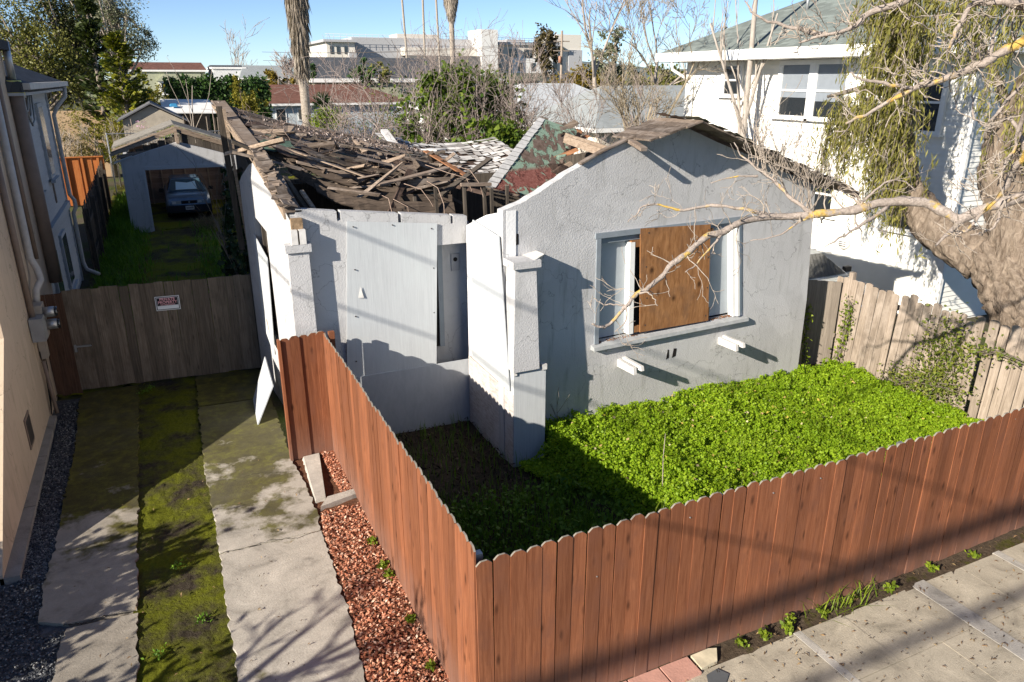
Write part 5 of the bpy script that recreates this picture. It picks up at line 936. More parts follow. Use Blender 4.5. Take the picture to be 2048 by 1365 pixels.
def dh_window(y0, y1, z0, z1, par, blind=0.45):
    b = MB(); x = WX-0.03
    for lo, hi in (((y0-0.09, z1), (y1+0.09, z1+0.12)), ((y0-0.09, z0-0.06), (y1+0.09, z0)), ((y0-0.09, z0), (y0, z1)), ((y1, z0), (y1+0.09, z1))): b.span((x-0.03, lo[0], lo[1]), (WX+0.03, hi[0], hi[1]))
    q = b.build('window', WHITEPAINT, par)
    zm = (z0+z1)/2; b = MB(); b.span((WX-0.01, y0, z0), (WX-0.004, y1, zm)); b.build('pane', GLASS, q); b = MB(); b.span((WX-0.01, y0, zm), (WX-0.004, y1, z1)); b.build('pane', GLASS, q)
    b = MB(); b.span((WX-0.016, y0+0.03, z0+(z1-z0)*blind), (WX-0.011, y1-0.03, z1)); b.build('blind', BLIND, q)
    b = MB(); b.span((WX-0.045, y0, zm-0.025), (WX-0.012, y1, zm+0.025)); b.build('meeting_rail', WHITEPAINT, q)
    for yy in (y0, y1-0.05): b = MB(); b.span((WX-0.04, yy, z0), (WX-0.012, yy+0.05, z1)); b.build('stile', WHITEPAINT, q)
    b = MB(); b.span((WX-0.12, y0-0.14, z0-0.11), (WX, y1+0.14, z0-0.062)); b.build('sill', WHITEPAINT, q)
dh_window(9.28, 10.30, 4.36, 5.62, ww, 0.30); dh_window(10.48, 11.50, 4.36, 5.62, ww, 0.36); dh_window(13.08, 13.80, 4.86, 5.62, ww, 0.9); dh_window(9.20, 9.95, 2.0, 2.95, ww, 0.8); dh_window(6.7, 7.5, 4.2, 5.4, ww, 0.8); dh_window(6.8, 7.6, 2.0, 3.2, ww, 0.9)
b = MB(); b.tube([(WX, 8.66, 1.35), (WX-0.10, 8.66, 1.35)], [0.16, 0.13], 16); v_ = b.build('round_vent', WHITEPAINT, ww, True)
for k in range(3): b = MB(); b.span((WX-0.115, 8.55, 1.29+0.05*k), (WX-0.10, 8.77, 1.305+0.05*k)); b.build('louvre', DARKMETAL, v_)
E_ = (WX-0.75, WY0-0.75, 22.2, WY1+0.75); ze = 6.0; xr = (E_[0]+E_[2])/2; hr = 0.47*(xr-E_[0])
RP = [(E_[0], E_[1], ze), (E_[0], E_[3], ze), (xr, E_[3]-4.3, ze+hr), (xr, E_[1]+4.3, ze+hr), (E_[2], E_[3], ze), (E_[2], E_[1], ze)]
b = MB(); b.add([*RP, *[(x, y, z-0.2) for x, y, z in RP]], [(0, 1, 2, 3), (1, 4, 2), (4, 5, 3, 2), (5, 0, 3), (6, 11, 10, 7)]); b.uv = uv_planar((0.25, 1, 0), (0.9, 0.1, 0.45)); wr2 = b.build('roof', GREENROOF, WH)
b = MB()
for lo, hi in (((E_[0]-0.03, E_[1], 5.77), (E_[0]+0.02, E_[3], 6.03)), ((E_[0], E_[3]-0.02, 5.77), (E_[2], E_[3]+0.03, 6.03)), ((E_[0], E_[1]-0.03, 5.77), (E_[2], E_[1]+0.02, 6.03))): b.span(lo, hi)
b.build('fascia', WHITEPAINT, WH); b = MB(); b.span((E_[0]+0.02, E_[1]+0.02, 5.76), (E_[2], E_[3]-0.02, 5.80)); b.build('soffit', WSID, WH)
b = MB(); b.tube([(15.3, 12.5, 6.9), (15.3, 12.5, 7.75)], 0.05, 8); b.build('vent_pipe', STEEL, wr2, True)
b = MB(); b.tube([(WX-0.70, WY1-0.05, 5.75), (WX-0.68, WY1-0.05, 5.55), (WX-0.2, WY1-0.25, 5.25), (WX-0.07, WY1-0.30, 5.1), (WX-0.07, WY1-0.30, 0.1)], 0.05, 8); b.build('downspout', WHITEPAINT, WH, True)
b = MB(); b.tube([(WX-0.05, 12.7, 5.7), (WX-0.05, 12.7, 0.1)], 0.02, 6); b.build('conduit', WHITEPIPE, WH)
# --- houses behind
def hip_house(name, label, x0, x1, y0, y1, eave, ridge, roofm, wallm, inset=None, over=0.5, wins=(), gable=False, group=None):
    t = thing(name, label, 'house', ((x0+x1)/2, (y0+y1)/2, 0), group)
    b = MB(); b.span((x0, y0, -0.1), (x1, y1, eave-0.05)); wl = b.build('wall', wallm, t)
    X0, X1, Y0, Y1 = x0-over, x1+over, y0-over, y1+over; ins = (Y1-Y0)/2 if inset is None else inset; ym = (Y0+Y1)/2
    RP = [(X0, Y0, eave), (X1, Y0, eave), (X1, Y1, eave), (X0, Y1, eave), (X0+ins, ym, ridge), (X1-ins, ym, ridge)]
    b = MB(); b.add(RP, [(0, 1, 5, 4), (1, 2, 5), (2, 3, 4, 5), (3, 0, 4)]); b.uv = uv_planar((1, 0.3, 0), (0, 0.9, 0.45)); b.build('roof', roofm, t)
    b = MB(); b.span((X0, Y0-0.03, eave-0.18), (X1, Y0, eave-0.004)); b.span((X0-0.03, Y0, eave-0.18), (X0, Y1, eave-0.004)); b.span((X0, Y0, eave-0.19), (X1, Y1, eave-0.12)); b.build('fascia', WHITEPAINT, t)
    for (a, c, d, e) in wins:
        b = MB(); b.span((a, y0-0.05, d), (c, y0-0.002, e)); q = b.build('window', WHITEPAINT, wl); b = MB(); b.span((a+0.1, y0-0.06, d+0.1), (c-0.1, y0-0.052, e-0.1)); b.build('pane', GLASS, q)
    return t
LBLUE = m_plain('pale_blue_wall', (0.46, 0.51, 0.54), 0.8); CREAM = m_plain('cream_wall', (0.66, 0.60, 0.50), 0.8); GREENW = m_plain('sage_wall', (0.36, 0.37, 0.26), 0.8); GREYW = m_plain('grey_wall', (0.42, 0.42, 0.42), 0.8)
hip_house('blue_house', 'low pale blue house with red-brown roof beside the palm', 5.2, 19, 62, 72, 3.3, 4.75, REDROOF, LBLUE, 3.5, wins=((7.6, 8.5, 1.7, 2.95), (9.4, 10.3, 1.9, 2.9)))
hip_house('pale_roof_house', 'white house with pale shingle roof behind the ivy thicket', 14.0, 21.2, 38, 46, 3.6, 5.5, WHITEROOF, WHITEPAINT, 3.2, wins=((17.6, 18.6, 0.3, 2.4),))
hip_house('cream_house', 'cream house with mid grey shingle roof behind the bare tree', 15.9, 25, 24.3, 31, 3.25, 4.95, MIDROOF, CREAM, 2.6, wins=((20, 21, 1, 2.4),))
hip_house('small_grey_house', 'grey-roofed house rising behind the cream house', 16.5, 23, 33, 40, 3.6, 5.0, WHITEROOF, WHITEPAINT, 2.0)
t = hip_house('sage_house', 'sage green house with brown-edged roof and pedimented dormer', -3.2, 4.1, 85, 93, 6.1, 6.9, REDROOF, GREENW, 0.2, 0.15)
b = MB(); b.span((-0.6, 84.7, 3.6), (0.75, 85, 5.0)); b.build('dormer', WHITEPAINT, t); b = MB(); b.span((-0.35, 84.6, 3.9), (0.5, 84.7, 4.8)); b.build('dormer_pane', GLASS, t); b = MB(); b.prism([(-0.8, 84.5, 5.0), (0.95, 84.5, 5.0), (0.07, 84.5, 5.7)], (0, 0.5, 0)); b.build('pediment', GREENW, t)
hip_house('white_gable_house', 'pale grey house end with flat dark roof edge behind the hedge', 4.9, 8.2, 85, 93, 6.4, 6.65, GREYROOF, m_plain('pale_wall', (0.60, 0.60, 0.60), 0.8), 0.1, 0.1)
hip_house('cream_gable_house', 'low cream house with grey roof left of the palm', 7.6, 13, 82, 90, 5.3, 6.6, MIDROOF, CREAM, 1.0)
hip_house('dark_roof_house', 'house with dark grey roof and white porch right of the palm', 15.5, 30, 84, 94, 5.2, 7.6, GREYROOF, GREYW, 0.5, 0.6)
b = MB(); b.span((12.6, 70, -0.1), (22, 74, 4.9)); q = thing('flat_roof_shed', 'low white flat-roofed building right of the palm', 'building', (17, 72, 0)); b.build('wall', GREENW, q); b = MB(); b.span((12.3, 69.6, 4.9), (22.3, 74.4, 5.25)); b.build('roof', WHITEPAINT, q)
# shed with plywood gable
sh = thing('plywood_shed', 'low shed with weathered plywood gable behind the garage', 'shed', (-1.7, 41, 0))
PLYW = m_plain('weathered_ply', (0.40, 0.35, 0.28), 0.9, 0, 0.15, 2.5)
b = MB(); b.prism([(-3.1, 38, 0), (-0.3, 38, 0), (-0.3, 38, 3.25), (-1.75, 38, 4.02), (-3.1, 38, 3.32)], (0, 5, 0)); b.build('wall', PLYW, sh)
for a, c in (((-1.75, 4.08), (-3.35, 3.24)), ((-1.75, 4.08), (-0.05, 3.18))): b = MB(); b.hexa([(a[0], 37.8, a[1]), (c[0], 37.8, c[1]), (c[0], 43.2, c[1]), (a[0], 43.2, a[1])], [(a[0], 37.8, a[1]+0.07), (c[0], 37.8, c[1]+0.07), (c[0], 43.2, c[1]+0.07), (a[0], 43.2, a[1]+0.07)]); b.build('roof', m_plain('shed_roof', (0.13, 0.13, 0.135), 0.8) if 'shed_roof' not in MATS else MATS['shed_roof'], sh)
b = MB(); b.prism([(-1.3, 37.97, 3.0), (-0.4, 37.97, 2.75), (-0.4, 37.97, 2.85), (-1.3, 37.97, 3.10)], (0, 0.03, 0)); b.build('trim_strip', DARKWOOD, sh)
cp = thing('metal_lean_to', 'white metal lean-to roof beside the plywood shed', 'lean-to', (0.3, 41, 0))
b = MB(); b.hexa([(-1.2, 40, 3.55), (1.4, 40, 3.50), (1.4, 44, 4.05), (-1.2, 44, 4.10)], [(-1.2, 40, 3.62), (1.4, 40, 3.57), (1.4, 44, 4.12), (-1.2, 44, 4.17)]); b.build('roof', WHITEPAINT, cp); b = MB(); b.span((-0.2, 43.5, 0), (1.3, 43.7, 3.6)); b.build('wall', TANPIPE, cp)
for x in (-0.1, 1.3): b = MB(); b.span((x-0.05, 40.2, 0), (x+0.05, 40.3, 3.5)); b.build('post', DARKWOOD, cp)
b = MB(); b.hexa([(-0.8, 41, 3.84), (-0.4, 41, 3.83), (-0.4, 41.6, 3.95), (-0.8, 41.6, 3.96)], [(-0.75, 41.1, 3.90), (-0.45, 41.1, 3.88), (-0.45, 41.5, 3.99), (-0.72, 41.5, 4.0)]); b.build('blue_tarp', m_plain('tarp_blue', (0.05, 0.25, 0.45), 0.4), label='blue tarp folded on the white lean-to roof', cat='tarp')
# chain-link fence
cl = thing('chain_link_fence', 'galvanised chain-link fence behind the garage roof', 'fence', (-1.5, 34, 0))
for x in (-3.7, -2.1, -0.5, 1.1): b = MB(); b.tube([(x, 34.0, 0), (x, 34.0, 3.0)], 0.03, 8); b.build('post', STEEL, cl)
b = MB(); b.tube([(-3.7, 34.0, 2.95), (1.4, 34.0, 2.95)], 0.022, 6); b.build('top_rail', STEEL, cl)
br = []
for k in range(-18, 62): 
    x = -3.7+0.085*k
    for s in (1, -1):
        p = [np.array([x if s > 0 else x+1.4, 34.0, 1.6]), np.array([x+1.4 if s > 0 else x, 34.0, 2.95])]
        if p[0][0] > -3.9 and p[1][0] < 1.4 and p[0][0] < 1.4 and p[1][0] > -3.7: br.append((p, [0.004, 0.004]))
link('wire_mesh', tubes_mesh('wire_mesh', br, STEEL, 3), cl)
b = MB()
pk = thing('stake_fence', 'rickety fence of pale sticks behind the chain-link', 'fence', (0.5, 36, 0)); g = np.random.default_rng(4)
for k in range(34): x = -3.0+0.13*k+g.normal()*0.04; MB().tube([(x, 36+g.normal()*0.05, 0), (x+g.normal()*0.06, 36, 2.7+g.normal()*0.35+(0.4 if x > 0.5 else 0))], [0.03, 0.018], 5).build('stake', GREYWOOD, pk)
# --- large building far behind
FB = thing('institution_building', 'long multi-storey grey and beige institutional building far behind', 'building', (80, 210, 0))
FG = m_plain('far_grey', (0.40, 0.40, 0.41), 0.85, 0, 0.04); FC = m_plain('far_cream', (0.64, 0.60, 0.53), 0.85, 0, 0.04); FT = m_plain('far_beige', (0.58, 0.53, 0.46), 0.85, 0, 0.04); FW = m_plain('far_white', (0.70, 0.69, 0.66), 0.85, 0, 0.04); FD = m_plain('far_band', (0.16, 0.155, 0.15), 0.85)
def fb(name, x0, x1, y0, y1, z0, z1, m_, par=FB): b = MB(); b.span((x0, y0, z0), (x1, y1, z1)); return b.build(name, m_, par)
fb('left_wing', 41.5, 48.8, 200, 230, 0, 14.0, FC); fb('left_roof', 40.6, 49.3, 199, 231, 14.0, 14.6, FG); long_ = fb('long_wing', 48.8, 83.0, 203, 235, 0, 15.4, FG); fb('lift_tower', 83.0, 87.8, 196, 206, 0, 17.8, FW); fb('link_wing', 62, 88.2, 199, 202.9, 11.0, 13.0, FC)
rw = fb('right_wing', 87.9, 110, 202, 232, 0, 14.2, FT); fb('right_parapet', 87.9, 111, 201.4, 233, 14.2, 15.0, FG); fb('low_wing', 62, 88, 197, 198.9, 0, 10.9, FD)
lw_ = fb('white_bay', 94.5, 107.5, 200.5, 201.9, 5.8, 10.6, FW); fb('stair_tower', 110.5, 119, 204, 215, 0, 17.5, FC); fb('stair_panel', 114.5, 119.2, 203.5, 203.95, 0, 13.2, FG)
fb('roof_plant', 64, 76, 212, 220, 15.4, 17.0, FT); fb('roof_plant', 98, 104, 212, 220, 15.0, 16.2, FG)
for x in (89.3, 93.8, 98.8, 103.4): fb('window', x, x+2.6, 201.85, 201.99, 10.9, 13.1, GLASS, rw)
for x in (96.3, 100.4, 104.4): fb('window', x, x+1.4, 200.4, 200.49, 7.2, 9.4, GLASS, lw_)
for x in (89.8, 108.2): fb('window', x, x+1.5, 201.85, 201.99, 7.2, 9.4, GLASS, rw)
for x in (42.3, 44, 46): fb('window', x, x+0.8, 199.85, 199.99, 11.2, 13.0, GLASS)
fb('balcony', 46.8, 48.7, 198.2, 199.8, 10.2, 11.6, FG)
br = []
for x in np.arange(42, 111, 1.7): br.append(([np.array([x, 201, 14.6]), np.array([x, 201, 16.0])], [0.05, 0.05]))
for z in (15.4, 16.0): br.append(([np.array([41.5, 201, z]), np.array([111, 201, z])], [0.05, 0.05]))
link('roof_railing', tubes_mesh('roof_railing', br, FG), FB)
q = thing('dark_gable_house', 'dark green roofed house in front of the institutional building', 'house', (90, 165, 0)); b = MB(); b.prism([(74, 165, 3.0), (86, 165, 3.0), (84, 165, 5.0), (76, 165, 5.0)], (0, 8, 0)); b.build('wall', m_plain('dark_green_wall', (0.10, 0.13, 0.09), 0.8), q)
b = MB(); b.prism([(73, 164.5, 4.6), (87, 164.5, 4.6), (85, 164.5, 6.4), (75, 164.5, 6.4)], (0, 9, 0)); b.build('roof', m_roof('green_roof2', (0.16, 0.20, 0.15)), q)
# utility pole and cables
up = thing('utility_pole', 'grey wooden utility pole with crossarms above the white roof', 'utility pole', (49.9, 90, 0))
b = MB(); b.tube([(49.9, 90, 0), (49.9, 90, 11.3)], [0.20, 0.15], 10); b.build('pole', GREYWOOD, up)
for z in (9.9, 8.7): b = MB(); b.span((48.7, 89.93, z), (51.1, 90.07, z+0.13)); b.build('crossarm', GREYWOOD, up)
b = MB(); b.lathe([(0.0, 0), (0.22, 0.02), (0.22, 0.8), (0.12, 0.9)], (49.5, 89.7, 7.2), 12); b.build('transformer', m_plain('rusty_can', (0.35, 0.18, 0.12), 0.6), up, True)
def cable(name, label, a, c, sag, r_, n=14, **t):
    a, c = np.array(a, float), np.array(c, float); p = [a+(c-a)*s-np.array([0, 0, sag*4*s*(1-s)]) for s in np.linspace(0, 1, n)]; return link(name, tubes_mesh(name, [(p, [r_]*n)], DARKMETAL if 'white' not in label else WHITEPIPE, 5), label=label, cat='cable', **t)
for k, (z, x) in enumerate(((10.0, 48.8), (10.0, 51.0), (8.8, 48.8))): cable('power_cable', ['thin cable from the left end of the upper crossarm', 'thin cable from the right end of the upper crossarm', 'thin cable from the left end of the lower crossarm'][k], (x, 90, z), (x-34, 120, z-1.0), 0.6, 0.025, group='cables on the distant pole')
# street cables behind the camera, the service drop, and the street tree at left: outside the frame, their shadows fall in it
cable('street_cable', 'thick bundled cable strung along the street above the sidewalk', (-45, -6.9, 8.75), (25, -6.75, 8.5), 0.2, 0.10, 30)
cable('street_wire', 'thin wire strung along the street beside the bundled cable', (-45, -7.0, 7.95), (25, -7.5, 7.95), 0.25, 0.05, 30)
for k, (x, z) in enumerate(((-8.6, 7.9), (-9.0, 6.9))): cable('service_drop', ['higher service wire crossing from street to back yards', 'lower service wire crossing from street to back yards'][k], (x, -9, z+0.2), (x, 24, z), 0.3, 0.02, 16, group='service wires over the left neighbour')
# ================================================================= vegetation
BARK = m_bark('grey_brown_bark', (0.12, 0.095, 0.075), (0.32, 0.27, 0.22)); PALEBARK = m_bark('pale_twig_bark', (0.26, 0.215, 0.175), (0.50, 0.43, 0.36)); TREEBARK = m_bark('lichen_bark', (0.20, 0.165, 0.14), (0.46, 0.39, 0.34), (14, 14, 14), 0.85)
PINKTWIG = m_bark('reddish_twigs', (0.20, 0.155, 0.135), (0.40, 0.335, 0.30)); MOSSBARK = m_bark('mossy_bark', (0.19, 0.155, 0.11), (0.40, 0.34, 0.25))
CLOVER = m_leaf('clover_leaf', (0.19, 0.33, 0.013), (0.40, 0.54, 0.032), 0.45); WEED = m_leaf('weed_leaf', (0.07, 0.16, 0.015), (0.19, 0.32, 0.03), 0.35); IVY = m_leaf('ivy_leaf', (0.045, 0.095, 0.012), (0.20, 0.26, 0.03), 0.3); DARKIVY = m_leaf('dark_ivy_leaf', (0.015, 0.035, 0.012), (0.05, 0.085, 0.03), 0.2)
CYPRESS = m_leaf('cypress_leaf', (0.045, 0.075, 0.010), (0.25, 0.24, 0.018), 0.2); EUCA = m_leaf('eucalyptus_leaf', (0.09, 0.11, 0.055), (0.32, 0.32, 0.21), 0.25); OLIVE = m_leaf('olive_leaf', (0.085, 0.095, 0.02), (0.28, 0.265, 0.07), 0.25); HEDGE = m_leaf('hedge_leaf', (0.02, 0.055, 0.012), (0.075, 0.14, 0.03), 0.2); BAMBOO = m_leaf('bamboo_leaf', (0.15, 0.14, 0.02), (0.38, 0.33, 0.05), 0.35); DRY = m_leaf('dry_shrub_leaf', (0.16, 0.125, 0.06), (0.40, 0.33, 0.18), 0.3); LIME = m_leaf('lime_bush_leaf', (0.10, 0.16, 0.012), (0.28, 0.34, 0.03), 0.3); RUST = m_leaf('russet_leaf', (0.10, 0.075, 0.012), (0.30, 0.22, 0.03), 0.3); MAGN = m_leaf('brown_green_leaf', (0.05, 0.045, 0.02), (0.17, 0.13, 0.055), 0.2); WILLOW = m_leaf('willow_leaf', (0.11, 0.115, 0.025), (0.42, 0.38, 0.10), 0.35); PALMF = m_leaf('palm_frond', (0.09, 0.10, 0.02), (0.26, 0.24, 0.06), 0.25); THATCH = m_leaf('dead_frond', (0.17, 0.135, 0.10), (0.44, 0.38, 0.31), 0.15)
def hclov(x, y): return np.clip(0.43-0.045*(x-3.0), 0.16, 0.45) + 0.05*np.sin(x*3.1+y*1.7)*np.cos(y*2.6-x) + 0.025*np.sin(x*9+y*4)*np.sin(y*8)
g = np.random.default_rng(101)
def clover_mask(x, y): return (x > 2.75+0.5*np.clip(2.8-y, -2, 2)*0.6 + 0.18*np.sin(y*3)) & (y < 4.42+(x-2.25)*0.07-0.02) & (y > 0.12) & (x < 9.58) & ~((x < 2.82) & (y > 4.0))
n = 235000; x = g.uniform(1.9, 9.6, n); y = g.uniform(0.6, 4.95, n); m_ = clover_mask(x, y); x, y = x[m_], y[m_]; edge = np.clip((x-(2.75+0.3*np.clip(2.8-y, -2, 2)))/0.5, 0.25, 1)
cc = np.stack([g.uniform(1.9, 9.6, 5200), g.uniform(0.6, 4.95, 5200)], 1); hc = g.normal(size=5200)*0.030; cell = {}
for k_, (a_, b_) in enumerate(cc): cell.setdefault((int(a_/0.15), int(b_/0.15)), []).append(k_)
ch = np.array([hc[cell[(int(a_/0.15), int(b_/0.15))][0]] if (int(a_/0.15), int(b_/0.15)) in cell else -0.06 for a_, b_ in zip(x+0.07*np.sin(y*23), y+0.07*np.sin(x*19))])
z = (hclov(x, y)+ch)*edge*(1-0.35*g.random(len(x))**2) + 0.014*g.normal(size=len(x)); V, F = leaves(np.stack([x, y, z], 1), 0.035, 0.95, 1.2, g=g)
link('clover', np_mesh('clover', V, F, CLOVER), label='lush bright green clover filling the front yard', cat='clover', kind='stuff')
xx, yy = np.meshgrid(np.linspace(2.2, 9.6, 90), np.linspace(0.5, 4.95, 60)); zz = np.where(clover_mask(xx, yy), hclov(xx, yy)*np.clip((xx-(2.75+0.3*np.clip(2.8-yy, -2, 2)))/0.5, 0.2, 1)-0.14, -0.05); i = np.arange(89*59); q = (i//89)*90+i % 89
link('clover_underlay', np_mesh('clover_underlay', np.stack([xx, yy, zz], -1), np.stack([q, q+1, q+91, q+90], 1), m_plain('clover_shade', (0.07, 0.12, 0.01), 0.9, 0, 0.4, 20), True), label='dark sheet under the clover carpet, standing in for shaded stems', cat='clover', kind='stuff')  # dark green sheet stands in for shade between the clover stems
# taller stalks and a few grass blades breaking the carpet
# grass blades helper
def blades(n, reg, h, w_, mat, name, label, cat, g, lean=0.35):
    C = reg(n, g); n = len(C); hh = h*g.uniform(0.5, 1.4, (n, 1)); a = g.uniform(0, 6.28, n); d = np.stack([np.cos(a), np.sin(a), np.zeros(n)], 1); ln = d*lean*hh*g.uniform(0.2, 1.4, (n, 1)); s_ = np.stack([-np.sin(a), np.cos(a), np.zeros(n)], 1)*w_
    mid = C+ln*0.35+np.array([0, 0, 1])*hh*0.6; tip = C+ln+np.array([0, 0, 1])*hh*0.95
    V = np.stack([C-s_, C+s_, mid+s_*0.7, mid-s_*0.7, mid-s_*0.7, mid+s_*0.7, tip+s_*0.1, tip-s_*0.1], 1).reshape(-1, 3); F = np.arange(8*n).reshape(-1, 4)
    return link(name, np_mesh(name, V, F, mat), label=label, cat=cat, kind='stuff')
def reg_corner(n, g):
    x = g.uniform(0.15, 3.3, n); y = g.uniform(0.4, 5.75, n); k = (~((y > 3.3) & (g.random(n) > 0.22))) & ~((x > 2.2) & (y > 4.05)) & (x < 3.2-0.2*y); return np.stack([x[k], y[k], np.full(k.sum(), 0.0)], 1)
blades(9000, reg_corner, 0.22, 0.006, WEED, 'yard_grass', 'shaded grass and weeds inside the fence corner', 'grass', g)
n = 5200; C = np.stack([g.uniform(0.2, 3.2, n), g.uniform(0.3, 3.4, n), g.uniform(0.03, 0.22, n)], 1); V, F = leaves(C, 0.06, 0.7, 1.2, g=g); link('yard_weeds', np_mesh('yard_weeds', V, F, WEED), label='broad-leaved weeds in the shade of the fence corner', cat='weeds', kind='stuff')
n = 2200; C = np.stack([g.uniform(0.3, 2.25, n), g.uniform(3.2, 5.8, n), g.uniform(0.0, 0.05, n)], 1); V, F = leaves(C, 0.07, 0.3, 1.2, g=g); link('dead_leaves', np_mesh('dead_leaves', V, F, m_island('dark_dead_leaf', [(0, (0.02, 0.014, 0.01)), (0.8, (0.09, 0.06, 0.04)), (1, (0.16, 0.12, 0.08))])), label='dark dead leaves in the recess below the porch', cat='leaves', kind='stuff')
def reg_mix(n, g):
    x = g.uniform(3.0, 9.4, n); y = g.uniform(1.2, 4.6, n); k = clover_mask(x, y) & ((np.sin(x*2.3+y*1.1)+np.sin(y*3.1-x)) > 0.5); return np.stack([x[k], y[k], hclov(x[k], y[k])-0.12], 1)
blades(2600, reg_mix, 0.24, 0.004, LIME, 'clover_grass', 'pale grass blades growing through the clover', 'grass', g, 0.7)
n = 260; x = g.uniform(3.0, 9.4, n); y = g.uniform(1.2, 4.6, n); k = clover_mask(x, y); V, F = leaves(np.stack([x[k], y[k], hclov(x[k], y[k])+0.02], 1), 0.05, 0.8, 1.5, g=g); link('fallen_leaves', np_mesh('fallen_leaves', V, F, m_island('yellow_leaf', [(0, (0.45, 0.36, 0.06)), (0.5, (0.30, 0.20, 0.08)), (1, (0.55, 0.50, 0.30))])), label='yellowed leaves lying on the clover', cat='leaves', kind='stuff')
# back yard grass, left edge lush, centre mossy track
def reg_back(n, g):
    x = g.uniform(-3.8, -0.3, n); y = 10+16*g.random(n)**0.8; c = np.abs(x+1.75); k = (g.random(n) < np.clip((c-0.55)/0.7, 0.02, 1)) & ~((y > 20) & (x > -2.4) & (x < 0.2) & (g.random(n) > 0.3)); return np.stack([x[k], y[k], np.zeros(k.sum())], 1)
blades(15000, reg_back, 0.24, 0.012, m_leaf('lawn_blade', (0.06, 0.16, 0.012), (0.18, 0.32, 0.025), 0.35), 'back_grass', 'lush grass growing behind the gate', 'grass', g, 0.6)
blades(2500, lambda n, g: np.stack([g.uniform(-3.7, -2.95, n), g.uniform(24, 33, n), np.zeros(n)], 1), 0.5, 0.02, MATS['lawn_blade'], 'tall_grass', 'tall bright grass between boundary fence and garage', 'grass', g)
def tuft(name, label, c, n, r_, h, size, mat, g, cat='weed', group=None):
    d = g.normal(size=(n, 2))*r_; C = np.stack([c[0]+d[:, 0], c[1]+d[:, 1], c[2]+h*g.random(n)], 1); V, F = leaves(C, size, 0.6, 0.8, g=g); return link(name, np_mesh(name, V, F, mat), label=label, cat=cat, group=group)
for k, (x, y) in enumerate(((-2.22, 3.62), (-2.05, 2.55), (-2.45, 2.2), (-2.6, 9.3), (-2.5, 9.45))): tuft('driveway_weed', 'small weed in the mossy strip of the driveway', (x, y, 0), 46, 0.045, 0.05, 0.035, WEED, g, group='weeds in the mossy driveway strip')
for k, (x, h) in enumerate(((2.78, 0.07), (3.05, 0.12), (3.33, 0.14), (3.40, 0.18), (3.85, 0.08), (4.80, 0.13), (5.55, 0.11), (6.25, 0.06))): tuft('strip_weed', 'small yellow-green weed at the foot of the fence along the sidewalk', (x, -0.10-0.03*(k % 3), 0), 55, 0.028, h*0.8, 0.05, LIME, g, group='weeds along the sidewalk fence')
for k, (x, y) in enumerate(((-0.02-0.08, 3.1), (-0.1, 2.6), (-0.08, 2.4), (-0.1, 1.6), (-0.12, 0.9))): tuft('mulch_weed', 'small green weed between bark chips and red fence', (x, y, 0.02), 60, 0.027, 0.06, 0.05, LIME, g, group='weeds in the bark chips')
blades(55, lambda n, g: np.stack([g.normal(4.15, 0.25, n), g.normal(-0.12, 0.05, n), np.zeros(n)], 1), 0.2, 0.006, LIME, 'strip_grass', 'flattened pale grass beside the sidewalk', 'grass', g, 1.6)
# vines on the weathered fence
def vine(name, label, pts, n, spread, size, mat, g, cat='vine', stem=True, group=None):
    t = thing(name, label, cat, tuple(pts[0]), group); pts = np.array(pts, float); s_ = g.uniform(0, len(pts)-1, n); k = np.minimum(s_.astype(int), len(pts)-2); f = (s_-k)[:, None]; C = pts[k]*(1-f)+pts[k+1]*f + g.normal(size=(n, 3))*np.array(spread)
    V, F = leaves(C, size, 0.6, 0.4, g=g); link('foliage', np_mesh('foliage', V, F, mat), t)
    br = []
    for j in range(6): br.append(([p+g.normal(size=3)*np.array(spread)*0.5 for p in pts], [0.008]*len(pts)))
    link('stems', tubes_mesh('stems', br, BARK), t); return t
VINE = m_leaf('vine_leaf', (0.09, 0.14, 0.02), (0.27, 0.28, 0.05), 0.3)
vine('climbing_vine', 'bushy green and yellow vine climbing the middle of the weathered fence', [(9.52, 3.0, 0.3), (9.55, 2.85, 0.7), (9.55, 2.78, 1.05), (9.56, 2.75, 1.4)], 1500, (0.06, 0.26, 0.20), 0.06, VINE, g)
vine('low_vine', 'low straggling vine at the foot of the weathered fence', [(9.5, 3.6, 0.25), (9.5, 3.2, 0.4), (9.5, 2.6, 0.45)], 900, (0.08, 0.22, 0.13), 0.055, VINE, g)
vine('thin_vine', 'thin vine on the fence post beside the leaning panel', [(9.55, 4.95, 0.15), (9.58, 4.9, 0.6), (9.58, 4.85, 1.0), (9.58, 4.9, 1.35)], 240, (0.04, 0.07, 0.08), 0.065, LIME, g)
vine('thin_vine', 'thin straggling vine between house corner and leaning panel', [(8.82, 5.05, 0.1), (8.78, 5.1, 0.6), (8.8, 5.1, 1.0), (8.78, 5.1, 1.3)], 260, (0.05, 0.06, 0.1), 0.06, LIME, g)
vine('thin_vine', 'sparse vine tip crossing the boards near the willow trunk', [(9.55, 2.3, 1.2), (9.55, 2.05, 1.3), (9.55, 1.6, 1.25)], 160, (0.03, 0.10, 0.06), 0.06, VINE, g)
# tall dead stalk in the clover
MB().tube([(3.55, 2.3, 0.2), (3.56, 2.35, 0.7), (3.62, 2.42, 1.0)], [0.006, 0.005, 0.003], 5).build('dead_stalk', PALEBARK, label='single dry stalk standing in the clover', cat='stalk')
br = []; grow(g, (3.1, 4.35, 0.3), (0, 0, 1), 0.45, 0.006, 1, br, 4); link('dry_weed', tubes_mesh('dry_weed', br, BARK), label='leafless dark weed against the stucco under the pillar shadow', cat='weed')
